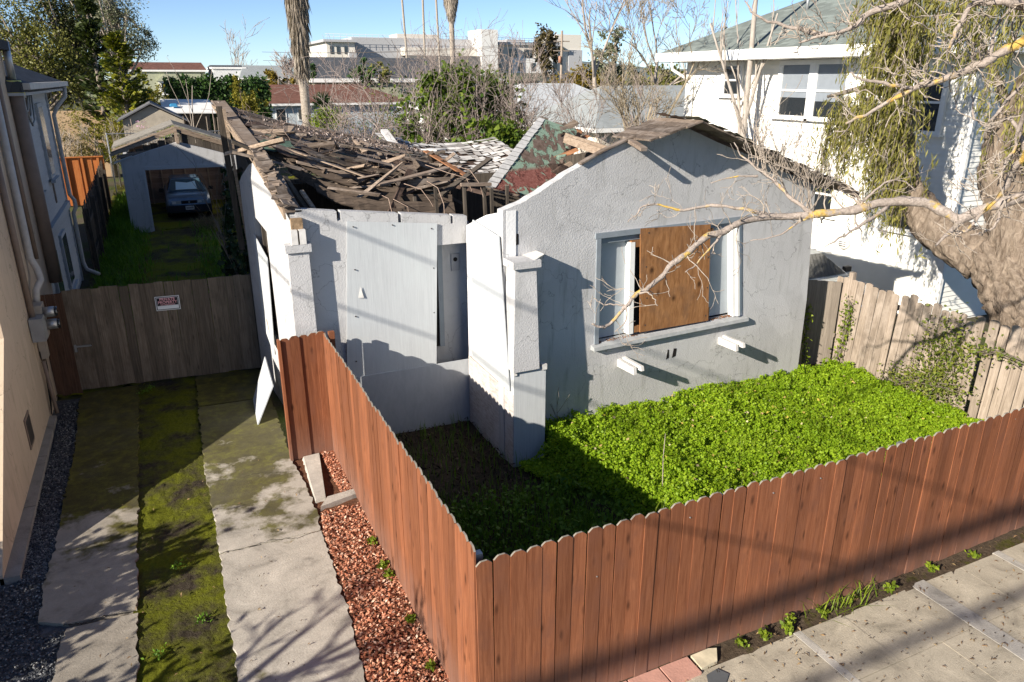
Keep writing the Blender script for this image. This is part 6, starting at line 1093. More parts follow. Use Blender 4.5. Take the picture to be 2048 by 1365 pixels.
# ivy on the house side behind the gate
iv = thing('wall_ivy', 'dark ivy hanging on the house side wall behind the gate', 'ivy', (-0.5, 11, 0)); C = np.concatenate([blob_points(1500, (-0.45, 11.3, 1.6), (0.42, 1.2, 1.7), g, 0.7), blob_points(400, (-0.4, 11.0, 3.2), (0.28, 0.7, 0.5), g, 0.6)]); V, F = leaves(C, 0.13, 0.8, 0.2, g=g); link('foliage', np_mesh('foliage', V, F, DARKIVY), iv)
br = []
for k in range(8): grow(g, (-0.4, 10.5+0.2*k, 0), (0, 0, 1), 2.6, 0.02, 1, br, 5); 
link('stems', tubes_mesh('stems', br, BARK), iv)
tuft('bright_shrub', 'bright green shrub beside the dark ivy behind the gate', (-0.55, 13.2, 0.2), 700, 0.35, 0.7, 0.11, WEED, g, 'shrub')
# dry bush in front of the car
br = []
for k in range(60): grow(g, (-0.35+g.normal()*0.25, 25.0+g.normal()*0.2, 0), (g.normal()*0.5, g.normal()*0.5, 1), 0.36, 0.008, 1, br, 4, rmin=0.005)
link('dry_bush', tubes_mesh('dry_bush', br, m_bark('straw_stem', (0.16, 0.13, 0.07), (0.32, 0.26, 0.15))), label='dry brown bush in front of the parked car', cat='bush')
# ---------------------------------------------------------------- trees
def bare_tree(name, label, base, L_, r_, mat, seed, depth=4, kids=(2, 4), spread=0.5, d=(0, 0, 1), cat='tree', up=0.15, shrink=0.7, group=None, rmin=0.006, nseg=6, wob=0.1):
    g = np.random.default_rng(seed); t = thing(name, label, cat, base, group); br = []; grow(g, base, d, L_, r_, depth, br, nseg, spread, kids, shrink, up, wob, rmin)
    link('trunk', tubes_mesh('trunk', br[:1], mat), t); link('branches', tubes_mesh('branches', br[1:], mat), t); return t
def leafy_tree(name, label, base, top, r_, blobs, leafm, size, barkm, seed, cat='tree', shell=0.35, aspect=0.6, up=0.2, group=None, clump=1):
    g = np.random.default_rng(seed); t = thing(name, label, cat, base, group); Cs = []; br = []
    tp = np.array(top, float); bs = np.array(base, float); grow(g, bs, tp-bs, np.linalg.norm(tp-bs), r_, 0, br, 6, wob=0.04)
    for c, r3, n in blobs:
        c = np.array(c, float); r3 = np.array(r3, float); k = max(6, n//55); cen = blob_points(k, c, r3, g, shell); cr = 0.22*r3.mean()*g.uniform(0.6, 1.5, (k, 1))
        idx = g.integers(0, k, n); Cs.append(cen[idx]+g.normal(size=(n, 3))*cr[idx]*0.7)
        for j in range(0, k, 3):
            p0 = bs+(tp-bs)*g.uniform(0.35, 0.95); br.append(([p0, (p0+cen[j])/2+g.normal(size=3)*0.12*r3.mean(), cen[j]], [r_*0.35, r_*0.2, r_*0.06]))
    C = np.concatenate(Cs); V, F = leaves(C, size, aspect, up, g=g); link('crown', np_mesh('crown', V, F, leafm), t); link('trunk', tubes_mesh('trunk', br, barkm), t); return t
# left group
def conifer(name, label, base, h, r_, leafm, n, size, seed):
    g = np.random.default_rng(seed); t = thing(name, label, 'tree', base); br = [([np.array(base, float), np.array(base, float)+np.array([0, 0, h])], [0.22, 0.03])]; Cs = []; D = []
    for k in range(n):
        z = h*(0.06+0.92*g.random()**1.15); a = g.uniform(0, 6.28); L_ = r_*(1-z/h)**0.75*g.uniform(0.7, 1.15)+0.15; d = np.array([math.cos(a), math.sin(a), 0.28]); p0 = np.array(base)+np.array([0, 0, z]); m = 26; s_ = g.uniform(0.25, 1, m)[:, None]
        pts = p0+d*L_*s_+np.array([0, 0, 1])*(0.25*L_*s_**2) + g.normal(size=(m, 3))*np.array([0.13, 0.13, 0.07])*(1.1-s_*0.6); Cs.append(pts); D.append(np.tile(d, (m, 1))); br.append(([p0, p0+d*L_*0.9+np.array([0, 0, 0.2*L_])], [0.03, 0.008]))
    V, F = leaves(np.concatenate(Cs), size, 0.5, 0.3, dirs=np.concatenate(D), g=g); link('crown', np_mesh('crown', V, F, leafm), t); link('trunk', tubes_mesh('trunk', br, BARK), t)
conifer('cypress_tree', 'bright yellow-green cypress behind the back yard', (-2.9, 42, 0), 7.6, 1.9, CYPRESS, 230, 0.27, 3)
conifer('cypress_tree', 'darker slim cypress standing behind the bright cypress', (-4.1, 44, 0), 9.5, 1.5, m_leaf('dark_conifer_leaf', (0.02, 0.035, 0.01), (0.08, 0.10, 0.02), 0.2), 170, 0.28, 5)
leafy_tree('eucalyptus_tree', 'tall grey-green eucalyptus against the sky at left', (-3.4, 52, 0), (-2.8, 52, 11), 0.3, [((-3.2, 52, 8.6), (2.0, 2, 1.9), 4600), ((-2.2, 52, 7.3), (1.3, 1.4, 0.9), 1500), ((-4.2, 52, 10.6), (2.3, 2, 1.6), 3400), ((-1.2, 52, 7.6), (0.7, 0.8, 0.7), 520)], EUCA, 0.17, PALEBARK, 11, aspect=0.35)
leafy_tree('broad_tree', 'broad olive green tree behind the clapboard house', (-8.0, 50, 0), (-7.6, 50, 7), 0.4, [((-7.6, 50, 6.4), (2.6, 2, 1.8), 7500), ((-9.6, 50, 5.2), (2.0, 2, 1.6), 3600), ((-5.9, 50, 5.3), (1.5, 1.6, 1.6), 4200), ((-8.8, 51, 8.4), (2.4, 2, 1.4), 4000)], OLIVE, 0.155, BARK, 12)
leafy_tree('broad_tree', 'dark tree between the olive tree and the cypress', (-5.6, 53, 0), (-5.4, 53, 8), 0.35, [((-5.4, 53, 8.2), (2.0, 2, 2.0), 5600), ((-6.2, 53, 10.2), (2.2, 2, 1.4), 3000), ((-5.2, 53, 5.0), (1.4, 1.5, 1.4), 2400)], m_leaf('dark_tree_leaf', (0.025, 0.035, 0.012), (0.09, 0.10, 0.03), 0.2), 0.16, BARK, 13)  # leaves given a darker green than the olive tree
for k, (x, y, h, s_, m_, lb) in enumerate(((-5.9, 38, 3.2, 1.0, DRY, 'dry tan shrub behind the cedar fence'), (-7.4, 39, 4.2, 1.3, OLIVE, 'loose olive shrub behind the cedar fence'), (-4.6, 37, 4.1, 0.8, BAMBOO, 'yellow bamboo clump beside the dark boundary fence'), (-5.0, 36, 3.0, 0.7, DRY, 'thin brown shrub in front of the bamboo clump'), (-3.7, 39, 4.0, 0.55, BAMBOO, 'slender yellow bamboo below the cypress'))):
    leafy_tree('shrub', lb, (x, y, 0), (x, y, h*0.8), 0.04, [((x, y, h*0.62), (s_, s_, h*0.40), 1300)], m_, 0.13, PALEBARK, 30+k, 'shrub', 0.2, 0.35)
for k, (x, y, L_) in enumerate(((-6.6, 36.5, 1.9), (-5.5, 36, 1.5), (-7.6, 37, 2.1), (-4.2, 36, 1.4))): bare_tree('bare_shrub', ['pale leafless shrub behind the cedar fence', 'low leafless shrub with white stems above the cedar fence', 'tall leafless shrub behind the clapboard house corner', 'leafless shrub beside the chain-link post'][k], (x, y, 0.4), L_, 0.03, PALEBARK, 50+k, 4, (3, 4), 0.5, cat='shrub', rmin=0.008)
b = MB(); b.span((-7.2, 44, 0), (-4.2, 44.3, 3.6)); b.build('tan_wall', m_plain('tan_fence_wall', (0.47, 0.33, 0.20), 0.9, 0, 0.12, 1.0), label='tan wall glimpsed behind the dry shrubs', cat='wall')
tuft('flowering_sprig', 'pink flowering sprig in front of the plywood shed', (-2.2, 36.5, 3.0), 40, 0.12, 0.35, 0.09, m_leaf('pink_petal', (0.6, 0.32, 0.5), (0.75, 0.5, 0.65), 0.3), g, 'flowers')
for k, (x, z) in enumerate(((-1.3, 2.6), (-0.6, 2.5), (0.4, 2.2))): tuft('garden_bush', ['leafy bush by the chain-link fence', 'rounded bright bush behind the garage ridge', 'bright green bush right of the garage ridge'][k], (x, 35.2, z), 260, 0.22, 0.6, 0.12, LIME, g, 'bush')
bare_tree('dead_pole_tree', 'thin bare sapling beside the plywood shed', (0.35, 37, 0), 5.0, 0.04, PALEBARK, 60, 1, (3, 4), 0.4)
# hedge and bushes mid-distance
hg = thing('tall_hedge', 'clipped dark green hedge behind the lean-to', 'hedge', (2, 52, 0)); n = 9000; C = np.stack([g.uniform(-0.7, 6.0, n), g.uniform(51.6, 53.2, n), 5.35*g.random(n)**0.6], 1); C[:, 2] += 0.12*np.sin(C[:, 0]*4)+0.1*g.normal(size=n); V, F = leaves(C, 0.24, 0.6, 0.3, g=g); link('foliage', np_mesh('foliage', V, F, HEDGE), hg); b = MB(); b.span((-0.5, 51.9, 0), (5.8, 52.9, 5.0)); b.build('core', m_plain('hedge_core', (0.02, 0.035, 0.012), 0.95), hg)
leafy_tree('yellow_bush', 'yellow-green feathery bush in front of the hedge', (4.2, 50, 0), (4.2, 50, 3.8), 0.05, [((4.2, 50, 3.6), (1.0, 0.8, 1.1), 1300), ((3.5, 50, 5.0), (0.35, 0.4, 0.9), 250)], BAMBOO, 0.17, BARK, 71, 'bush')
leafy_tree('garden_bush', 'olive shrub at the left end of the hedge', (-1.4, 50, 0), (-1.4, 50, 4), 0.06, [((-1.5, 50, 4.0), (1.0, 0.8, 1.1), 1000)], BAMBOO, 0.18, BARK, 72, 'bush')
leafy_tree('round_bush', 'lime green bush at the foot of the palm', (7.3, 40, 0), (7.3, 40, 3), 0.06, [((7.4, 40, 3.1), (1.5, 1, 0.55), 1500)], LIME, 0.16, BARK, 73, 'bush')
for k, (x, y, z, s_, m_) in enumerate(((9.2, 70, 5.2, 1.0, RUST), (12.5, 72, 5.6, 0.9, HEDGE), (16.5, 66, 5.6, 1.0, HEDGE), (18.4, 68, 5.8, 1.0, OLIVE))): leafy_tree('background_tree', ['russet tree top behind the red-brown roof', 'dark tree top left of the palm', 'small dark tree before the grey-roofed house', 'olive tree before the grey-roofed house'][k], (x, y, 0), (x, y, z), 0.15, [((x, y, z), (s_*1.3, s_, s_), 700)], m_, 0.3, BARK, 80+k)
bare_tree('background_bare_tree', 'leafless tree behind the hedge with pale grey twigs', (7.8, 100, 0), 5.5, 0.15, PALEBARK, 90, 4, (3, 4), 0.5, rmin=0.02); bare_tree('background_bare_tree', 'leafless reddish tree beside the palm trunk', (11.5, 75, 0), 4.6, 0.16, PINKTWIG, 91, 5, (3, 4), 0.5, rmin=0.018)
# palm with skirt
def palm(name, label, base, h, r_, skirt, seed, group=None, fronds=True, leanx=0.0, rtop=None):
    g = np.random.default_rng(seed); t = thing(name, label, 'palm', base, group); bs = np.array(base, float); n = 14; pts = [bs+np.array([leanx*h*(k/n), 0, h*k/n]) for k in range(n+1)]; b = MB(); b.tube(pts, [r_*(1.0+0.05*(k % 2))*(1.15 if k == 0 else 1) for k in range(n+1)], 12); b.build('trunk', m_bark('palm_trunk', (0.20, 0.165, 0.13), (0.50, 0.44, 0.37), (4, 4, 7), 0, 1.0, 0.05) if 'palm_trunk' not in MATS else MATS['palm_trunk'], t, True)
    if skirt:
        z0, z1, rs, m = skirt; zz = g.uniform(z0, z1, m); f = (zz-z0)/(z1-z0); a = g.uniform(0, 6.28, m); rr = r_+(rs-r_)*np.clip(f*1.5, 0.05, 1)**0.8*g.uniform(0.75, 1.05, m); C = np.stack([bs[0]+leanx*zz+np.cos(a)*rr, bs[1]+np.sin(a)*rr, zz], 1); D = np.stack([np.cos(a)*0.08, np.sin(a)*0.08, -np.ones(m)], 1)
        b = MB(); b.tube([bs+np.array([leanx*z, 0, z]) for z in np.linspace(z0, z1, 7)], [r_+(rs*0.9-r_)*min(1, x*1.5)**0.8 for x in np.linspace(0.02, 1, 7)], 14); b.build('skirt_core', MATS['palm_trunk'], t, True)
        V, F = leaves(C, g.uniform(0.6, 1.9, m)*(0.55+0.45*(rs > 0.6)), 0.055, 0, dirs=D, g=g, jit=0.09); link('dead_skirt', np_mesh('dead_skirt', V, F, THATCH), t)
    if fronds:
        br = []; Cs = []; D = []
        for k in range(38):
            a = g.uniform(0, 6.28); e = g.uniform(-0.9, 1.2); d = np.array([math.cos(a)*math.cos(e), math.sin(a)*math.cos(e), math.sin(e)]); p0 = pts[-1]; p1 = p0+d*1.3; br.append(([p0, p1], [0.03, 0.015])); m = 26; th = g.uniform(-1.3, 1.3, m)[:, None]; s_ = unit(np.cross(d, [0, 0, 1.0])); dd = d*np.cos(th)+s_*np.sin(th)-np.array([0, 0, 0.35]); Cs.append(p1+dd*0.45); D.append(dd)
        V, F = leaves(np.concatenate(Cs), 0.95*np.ones(38*26), 0.07, 0, dirs=np.concatenate(D), g=g); link('fronds', np_mesh('fronds', V, F, PALMF), t); link('stalks', tubes_mesh('stalks', br, BARK), t)
palm('fan_palm', 'tall fan palm trunk with thick shaggy skirt of dead fronds', (6.55, 42, 0), 15.0, 0.27, (5.6, 14.5, 0.72, 4200), 1, leanx=0.0)
palm('fan_palm', 'distant fan palm with shaggy grey skirt near its top', (45.6, 120, 0), 19.5, 0.42, (14.2, 19.0, 1.25, 700), 2, leanx=-0.01)
for k, (x, ln) in enumerate(((37.9, -0.045), (40.6, 0.0), (43.4, -0.03))): palm('thin_palm', ['distant slender palm trunk leaning left', 'distant slender palm trunk standing plumb', 'distant slender palm trunk leaning slightly left beside the skirted palm'][k], (x, 120, 0), 22, 0.17, None, 3+k, leanx=ln)
yu = thing('yucca', 'dark spiky yucca beside the palm trunk', 'yucca', (8.2, 45, 0)); a = g.uniform(0, 6.28, 160); e = g.uniform(-0.3, 1.4, 160); D = np.stack([np.cos(a)*np.cos(e), np.sin(a)*np.cos(e), np.sin(e)], 1); V, F = leaves(np.array([8.2, 45, 3.7])+D*0.45, 0.9*np.ones(160), 0.10, 0, dirs=D, g=g); link('leaves', np_mesh('leaves', V, F, DARKIVY), yu); MB().tube([(8.2, 45, 0), (8.2, 45, 3.7)], 0.12, 8).build('stem', BARK, yu)
# ---- bramble and ivy thicket behind the house
g = np.random.default_rng(77)
th = thing('bramble_thicket', 'tangle of leafless grey-brown brambles behind the collapsed roof', 'thicket', (6, 19, 0)); br = []
for k in range(200):
    x = g.uniform(3.4, 9.0); y = g.uniform(16.5, 21); grow(g, (x, y, g.uniform(0.5, 3.2)), (g.normal()*0.5, g.normal()*0.3, 1.0), g.uniform(1.5, 2.7)*(1.12-0.08*abs(x-6.2)), 0.026, 3, br, 5, 0.6, (2, 4), 0.62, 0.08, 0.2, 0.005)
link('branches', tubes_mesh('branches', br, PINKTWIG, 3), th)
n = 2200; C = blob_points(n, (6.2, 18.5, 3.6), (2.9, 2, 2.0), g, 0.3); V, F = leaves(C, 0.10, 0.5, 0.4, g=g); link('sparse_leaves', np_mesh('sparse_leaves', V, F, IVY), th)
for k, (lb, bl) in enumerate((('ivy-covered tree top rising out of the brambles', [((7.3, 18.3, 4.4), (1.7, 1.0, 1.2), 4600), ((8.4, 18.3, 4.0), (1.0, 0.8, 1.2), 1900), ((6.1, 18.0, 4.9), (0.9, 0.7, 0.6), 800), ((7.0, 17.6, 5.4), (1.1, 0.7, 0.5), 450), ((5.4, 17.8, 4.0), (1.0, 0.7, 0.9), 500)]), ('glossy green ivy mound just behind the pale shingles', [((7.0, 15.6, 3.45), (1.15, 0.8, 0.65), 1700), ((8.0, 15.8, 3.35), (0.9, 0.7, 0.55), 1100)]))): leafy_tree('ivy_tree', lb, bl[0][0][:2]+(0,), bl[0][0], 0.12, bl, IVY, 0.15, BARK, 95+k, shell=0.3, aspect=0.8)
# bare tree and shrubs right of the thicket
bare_tree('bare_tree', 'leafless yellowish-barked tree behind the gable', (12.6, 16.5, 0), 3.9, 0.15, MOSSBARK, 107, 5, (3, 4), 0.62, (0.0, 0, 1), up=0.12, shrink=0.62, rmin=0.007)
bare_tree('bare_tree', 'second leafless stem growing beside the yellowish tree', (12.9, 16.6, 0), 4.2, 0.11, MOSSBARK, 118, 5, (3, 4), 0.60, (0.08, 0, 1), up=0.13, shrink=0.62, rmin=0.007)
bare_tree('slender_tree', 'slender grey leafless tree in front of the white house', (13.05, 12.0, 0), 9.0, 0.11, m_bark('smooth_grey_bark', (0.30, 0.26, 0.22), (0.46, 0.41, 0.36)), 121, 3, (3, 5), 0.45, (0.012, 0, 1), up=0.2, shrink=0.42, wob=0.025, rmin=0.006)
for k, (x, y, L_, lb) in enumerate(((9.6, 14.5, 1.9, 'leafless reddish shrub behind the tilted roof slab'), (10.4, 15.5, 2.3, 'wide leafless shrub left of the yellowish tree'), (11.2, 14.5, 1.9, 'low leafless shrub before the cream house'), (8.9, 16.0, 2.6, 'thin leafless sapling before the pale-roofed house'))): bare_tree('bare_shrub', lb, (x, y, 1.2), L_, 0.035, PINKTWIG, 130+k, 4, (3, 4), 0.5, cat='shrub', rmin=0.006, up=0.2)
leafy_tree('dark_shrub', 'dark leafy shrub under the bare shrubs', (10.7, 14.0, 0), (10.7, 14, 2.6), 0.06, [((10.7, 14.0, 2.7), (0.8, 0.6, 0.7), 800)], HEDGE, 0.14, BARK, 140, 'shrub')
# far right trees
leafy_tree('magnolia_tree', 'brown-green rounded tree in front of the institutional building', (66, 126, 0), (66, 126, 12), 0.5, [((66, 126, 11.3), (2.6, 2, 3.0), 1500), ((67.5, 126, 8.0), (2.6, 2, 2.4), 800)], MAGN, 0.6, BARK, 150)
leafy_tree('golden_shrub', 'golden green shrub behind the pale shingle roof', (45.2, 75, 0), (45.2, 75, 4), 0.3, [((45.4, 75, 4.9), (2.9, 2, 1.6), 2200), ((49, 75, 4.3), (2.2, 2, 1.0), 900), ((41.6, 76, 4.6), (1.4, 1.4, 1.0), 500)], RUST, 0.36, BARK, 151, 'shrub')
leafy_tree('pine_tree', 'grey-green pine behind the bare tree', (40.5, 62, 0), (40.5, 62, 9), 0.3, [((40.6, 62, 8.6), (1.2, 1.2, 1.3), 800), ((39.6, 62, 6.8), (1.6, 1.3, 1.1), 700), ((41.5, 62, 5.6), (2.2, 1.5, 1.0), 700)], EUCA, 0.33, BARK, 152)
leafy_tree('pine_tree', 'dark broad conifer left of the white house', (38.0, 50, 0), (38, 50, 6), 0.3, [((38.0, 50, 5.2), (1.8, 1.5, 1.1), 900), ((36.0, 50, 4.5), (1.4, 1.5, 0.9), 500), ((33.9, 44, 5.0), (0.9, 1, 1.3), 500)], OLIVE, 0.3, BARK, 153)
leafy_tree('background_tree', 'dark tree top showing behind the grey-green roof corner', (31.0, 34, 0), (31, 34, 7), 0.3, [((30.0, 33, 6.5), (1.6, 1.4, 0.9), 900)], OLIVE, 0.26, BARK, 154)
bare_tree('background_bare_tree', 'tall leafless tree between pine and white house', (27.0, 36, 0), 6.5, 0.2, PALEBARK, 155, 5, (3, 4), 0.5, rmin=0.012); bare_tree('background_bare_tree', 'wide leafless tree behind the yellowish tree', (21.5, 33, 0), 6.5, 0.2, PALEBARK, 156, 5, (3, 4), 0.55, rmin=0.012)
# distant hills
xs = np.linspace(300, 1600, 80); hz = 5+40*np.exp(-((xs-760)/110)**2)+30*np.exp(-((xs-950)/160)**2)+24*np.exp(-((xs-1300)/200)**2); V = np.concatenate([np.stack([xs, np.full(80, 1500.), np.full(80, -1.)], 1), np.stack([xs, np.full(80, 1540.), hz], 1), np.stack([xs, np.full(80, 1700.), np.full(80, -1.)], 1)]); i = np.arange(79)
link('hills', np_mesh('hills', V, np.concatenate([np.stack([i, i+1, i+81, i+80], 1), np.stack([i+80, i+81, i+161, i+160], 1)]), m_plain('hill_scrub', (0.14, 0.17, 0.17), 0.95), True), kind='structure')
# ================================================================= trees in front: willow, street trees
g = np.random.default_rng(200)
wt = thing('willow_tree', 'huge old willow with leaning trunk and drooping narrow leaves', 'tree', (11.1, 2.6, 0))
WB = m_bark('willow_bark', (0.10, 0.072, 0.052), (0.33, 0.265, 0.205), (5, 5, 1.6), 0, 1.0, 0.06)
def ridge(k, s_, n, g, amp):   # bark ridges running along the limb, broken up
    ph = g.uniform(0, 6.28, 6); a = k/n*2*math.pi; w_ = a*9+1.3*np.sin(s_*0.23+ph[0])+0.8*np.sin(s_*0.61+a*3+ph[1])
    r_ = np.abs(np.sin(w_))**0.6*0.5+np.abs(np.sin(w_*1.9+s_*0.3+ph[2]))*0.25; return 0.11*(r_-0.45)+g.normal(size=len(k))*0.012
def lumpy(path, rad, n, g, amp, name, mat, parent):
    m = int(16*sum(np.linalg.norm(np.array(a_)-np.array(c_)) for a_, c_ in zip(path[:-1], path[1:])))+8; t = np.linspace(0, len(path)-1, m); P = np.stack([np.interp(t, range(len(path)), [p[c] for p in path]) for c in range(3)], 1); R_ = np.interp(t, range(len(path)), rad); b = MB(); b.tube([tuple(p) for p in P], list(R_), n)
    V = np.array(b.v); ax = np.repeat(P, n, 0); k = np.tile(np.arange(n), m); s_ = np.repeat(np.arange(m), n); d = V-ax
    f = 1+amp*(np.sin(k*2.3+s_*0.35)*0.5+np.sin(k*1.1-s_*0.5+1)*0.5+np.sin(k*4.1+s_*0.8)*0.25)+ridge(k, s_, n, g, amp); b.v = [tuple(q) for q in ax+d*f[:, None]]; return b.build(name, mat, parent, True)
lumpy([(11.5, 1.45, -0.2), (11.4, 1.7, 0.7), (11.2, 2.15, 1.5), (11.05, 2.75, 2.1), (10.9, 3.4, 2.6)], [0.95, 0.84, 0.78, 0.64, 0.40], 72, g, 0.13, 'trunk', WB, wt)
lumpy([(10.9, 3.35, 2.35), (10.75, 4.3, 2.75), (10.7, 5.0, 3.4), (10.7, 5.35, 4.5), (10.7, 5.6, 5.8), (10.7, 5.8, 7.2)], [0.40, 0.32, 0.25, 0.21, 0.18, 0.15], 40, g, 0.12, 'limb', WB, wt)
lumpy([(11.0, 2.7, 2.1), (10.9, 3.0, 3.0), (10.9, 3.42, 3.8), (10.95, 3.50, 4.4), (11.0, 3.25, 5.2), (11.0, 2.9, 6.8)], [0.46, 0.36, 0.31, 0.27, 0.24, 0.2], 44, g, 0.14, 'limb', WB, wt)
lumpy([(11.15, 2.3, 1.8), (11.1, 2.15, 2.9), (11.1, 1.9, 4.0), (11.1, 1.6, 5.4)], [0.52, 0.42, 0.34, 0.28], 44, g, 0.12, 'limb', WB, wt)
br = []
for a, c in (((10.7, 5.45, 5.0), (10.5, 6.9, 4.95)), ((10.7, 5.6, 5.9), (10.4, 6.5, 6.3)), ((10.95, 3.4, 4.6), (10.5, 4.5, 6.4)), ((11, 3.2, 5.4), (10.6, 3.9, 7.0)), ((10.7, 5.2, 4.2), (10.4, 6.3, 4.3)), ((10.9, 3.4, 4.0), (10.5, 2.6, 5.0))):
    a, c = np.array(a), np.array(c); br.append(([a, (a+c)/2+np.array([0, 0, 0.15]), c], [0.09, 0.06, 0.03]))
anch = []
for k in range(560):
    u = g.random()
    if u < 0.44: z = g.uniform(3.6, 7.3); y = np.interp(z, [3.3, 4.5, 5.8, 7.2], [4.75, 5.1, 5.3, 5.5])+g.normal()*0.24; x = 10.36+g.normal()*0.2
    elif u < 0.62: t = g.random(); y = 5.5+1.3*t; z = 5.0-0.35*t+g.normal()*0.22; x = 10.55+g.normal()*0.15
    elif u < 0.92: y = g.uniform(3.4, 6.2); z = g.uniform(6.1, 7.6); x = 10.5+g.normal()*0.25
    else: y = g.uniform(2.3, 3.6); z = g.uniform(4.6, 6.8); x = 10.6+g.normal()*0.2
    anch.append((x, y, z))
Cs = []; D = []
for x, y, z in anch:
    L_ = g.uniform(0.6, 1.6); out_ = np.array([g.normal()*0.25-0.1, g.normal()*0.20+0.10, 0]); m = int(26*L_)+6; t = np.linspace(0.05, 1, m)[:, None]; p = np.array([x, y, z])+out_*L_*np.sqrt(t)*0.7+np.array([0, 0, -1])*L_*t**1.3
    dd = np.gradient(p, axis=0); Cs.append(p+g.normal(size=(m, 3))*0.035); D.append(unit(dd)+g.normal(size=(m, 3))*0.35); br.append((list(p[::max(1, m//4)]), [0.005]*len(p[::max(1, m//4)])))
C = np.concatenate(Cs); V, F = leaves(C, g.uniform(0.10, 0.19, len(C)), 0.16, 0, dirs=np.concatenate(D), g=g); link('leaves', np_mesh('leaves', V, F, WILLOW), wt); link('twigs', tubes_mesh('twigs', br, BARK), wt)
# bare street tree at the right, its trunk outside the frame
LIMBS = {
 'F_main': [(5.36, -0.46, 4.32), (5.3, -0.33, 4.28), (5.1, -0.15, 4.18), (4.94, -0.01, 4.06), (4.88, 0.09, 4.1), (4.72, 0.26, 4.19), (4.4, 0.41, 4.19), (4.14, 0.5, 4.12), (3.88, 0.61, 4.09), (3.72, 0.68, 4.07), (3.42, 0.82, 4.06), (3.07, 0.85, 4.03), (2.88, 0.86, 3.95), (2.69, 0.87, 3.92), (2.51, 0.85, 3.81), (2.32, 0.85, 3.71), (2.21, 0.85, 3.6), (2.06, 0.83, 3.52), (1.96, 0.86, 3.47), (1.83, 0.82, 3.38), (1.74, 0.83, 3.29), (1.66, 0.84, 3.22), (1.56, 0.83, 3.22), (1.48, 0.83, 3.26)],
 'F_a': [(3.42, 0.82, 4.06), (3.32, 0.87, 4.09), (3.18, 0.96, 4.13), (2.97, 1.18, 4.14), (2.73, 1.28, 4.1), (2.53, 1.39, 4.15), (2.39, 1.45, 4.14), (2.33, 1.46, 4.08), (2.23, 1.47, 3.99)],
 'F_c': [(3.77, 0.66, 4.09), (3.71, 0.71, 4.13), (3.63, 0.85, 4.24), (3.54, 1.0, 4.38), (3.47, 1.13, 4.47), (3.38, 1.29, 4.6), (3.34, 1.34, 4.71)],
 'F_c2': [(3.43, 1.07, 4.41), (3.31, 1.12, 4.41), (3.2, 1.17, 4.4), (3.0, 1.25, 4.35)],
 'F_d': [(4.43, 0.38, 4.15), (4.17, 0.35, 4.05), (3.86, 0.33, 3.94), (3.59, 0.31, 3.86)],
 'F_e': [(2.88, 0.86, 3.95), (2.74, 0.82, 3.85), (2.57, 0.83, 3.68), (2.44, 0.81, 3.63)],
 'F_f': [(1.96, 0.86, 3.47), (2.02, 0.78, 3.49), (2.04, 0.7, 3.44), (2.02, 0.63, 3.41)],
 'F_g': [(1.83, 0.82, 3.38), (1.72, 0.88, 3.39), (1.63, 0.93, 3.4), (1.58, 0.97, 3.44)],
 'F_h': [(1.83, 0.82, 3.38), (1.75, 0.71, 3.29), (1.65, 0.72, 3.19)],
 'F_i': [(4.14, 0.5, 4.12), (4.29, 0.49, 4.26), (4.48, 0.45, 4.38), (4.61, 0.38, 4.37), (4.68, 0.31, 4.28)],
 'F_j': [(3.88, 0.61, 4.09), (3.65, 0.69, 4.01), (3.46, 0.73, 3.9), (3.2, 0.84, 3.85)],
 'U1': [(2.75, -1.8, 5.56), (2.67, -1.67, 5.49), (2.54, -1.58, 5.4), (2.44, -1.5, 5.33), (2.34, -1.42, 5.28), (2.26, -1.34, 5.24), (2.08, -1.24, 5.12), (1.97, -1.16, 5.04)],
 'U1b': [(2.26, -1.34, 5.24), (2.17, -1.29, 5.26), (2.07, -1.23, 5.28), (1.99, -1.19, 5.3), (1.95, -1.16, 5.33)],
 'U2': [(2.54, -1.9, 5.63), (2.48, -1.75, 5.66), (2.39, -1.7, 5.68), (2.34, -1.61, 5.68), (2.33, -1.55, 5.67), (2.26, -1.56, 5.57), (2.21, -1.57, 5.49), (2.23, -1.54, 5.43)],
 'U3': [(2.8, -0.99, 5.88), (2.69, -0.86, 5.77), (2.55, -0.71, 5.7), (2.48, -0.65, 5.61), (2.32, -0.54, 5.56), (2.23, -0.45, 5.52)],
 'U3b': [(2.37, -0.56, 5.56), (2.28, -0.44, 5.6), (2.18, -0.32, 5.64), (2.03, -0.23, 5.7), (2.02, -0.12, 5.8)],
 'U4': [(2.89, -1.85, 5.0), (2.79, -1.74, 4.86), (2.82, -1.67, 4.76), (2.84, -1.62, 4.62), (2.83, -1.54, 4.51), (2.82, -1.47, 4.39), (2.78, -1.41, 4.34)],
 'U5': [(3.09, -1.78, 4.81), (3.01, -1.69, 4.66), (2.96, -1.58, 4.57), (2.9, -1.6, 4.46), (2.88, -1.56, 4.39), (2.85, -1.49, 4.36)],
 'U6': [(3.01, -1.69, 4.66), (2.91, -1.65, 4.92), (2.86, -1.57, 5.07), (2.85, -1.47, 5.02), (2.77, -1.41, 5.07), (2.77, -1.36, 5.2)],
 'U7': [(2.73, -1.85, 5.39), (2.75, -1.67, 5.28), (2.67, -1.59, 5.08), (2.73, -1.52, 5.04)],
 'U8': [(2.7, -1.91, 5.19), (2.72, -1.73, 5.1), (2.76, -1.69, 4.93), (2.69, -1.7, 4.82), (2.65, -1.71, 4.77)],
 'U9': [(4.94, -0.02, 4.04), (4.71, -0.07, 3.95), (4.59, -0.05, 3.84)],
 'U10': [(2.54, -1.58, 5.4), (2.54, -1.58, 5.55), (2.6, -1.58, 5.63)],
}

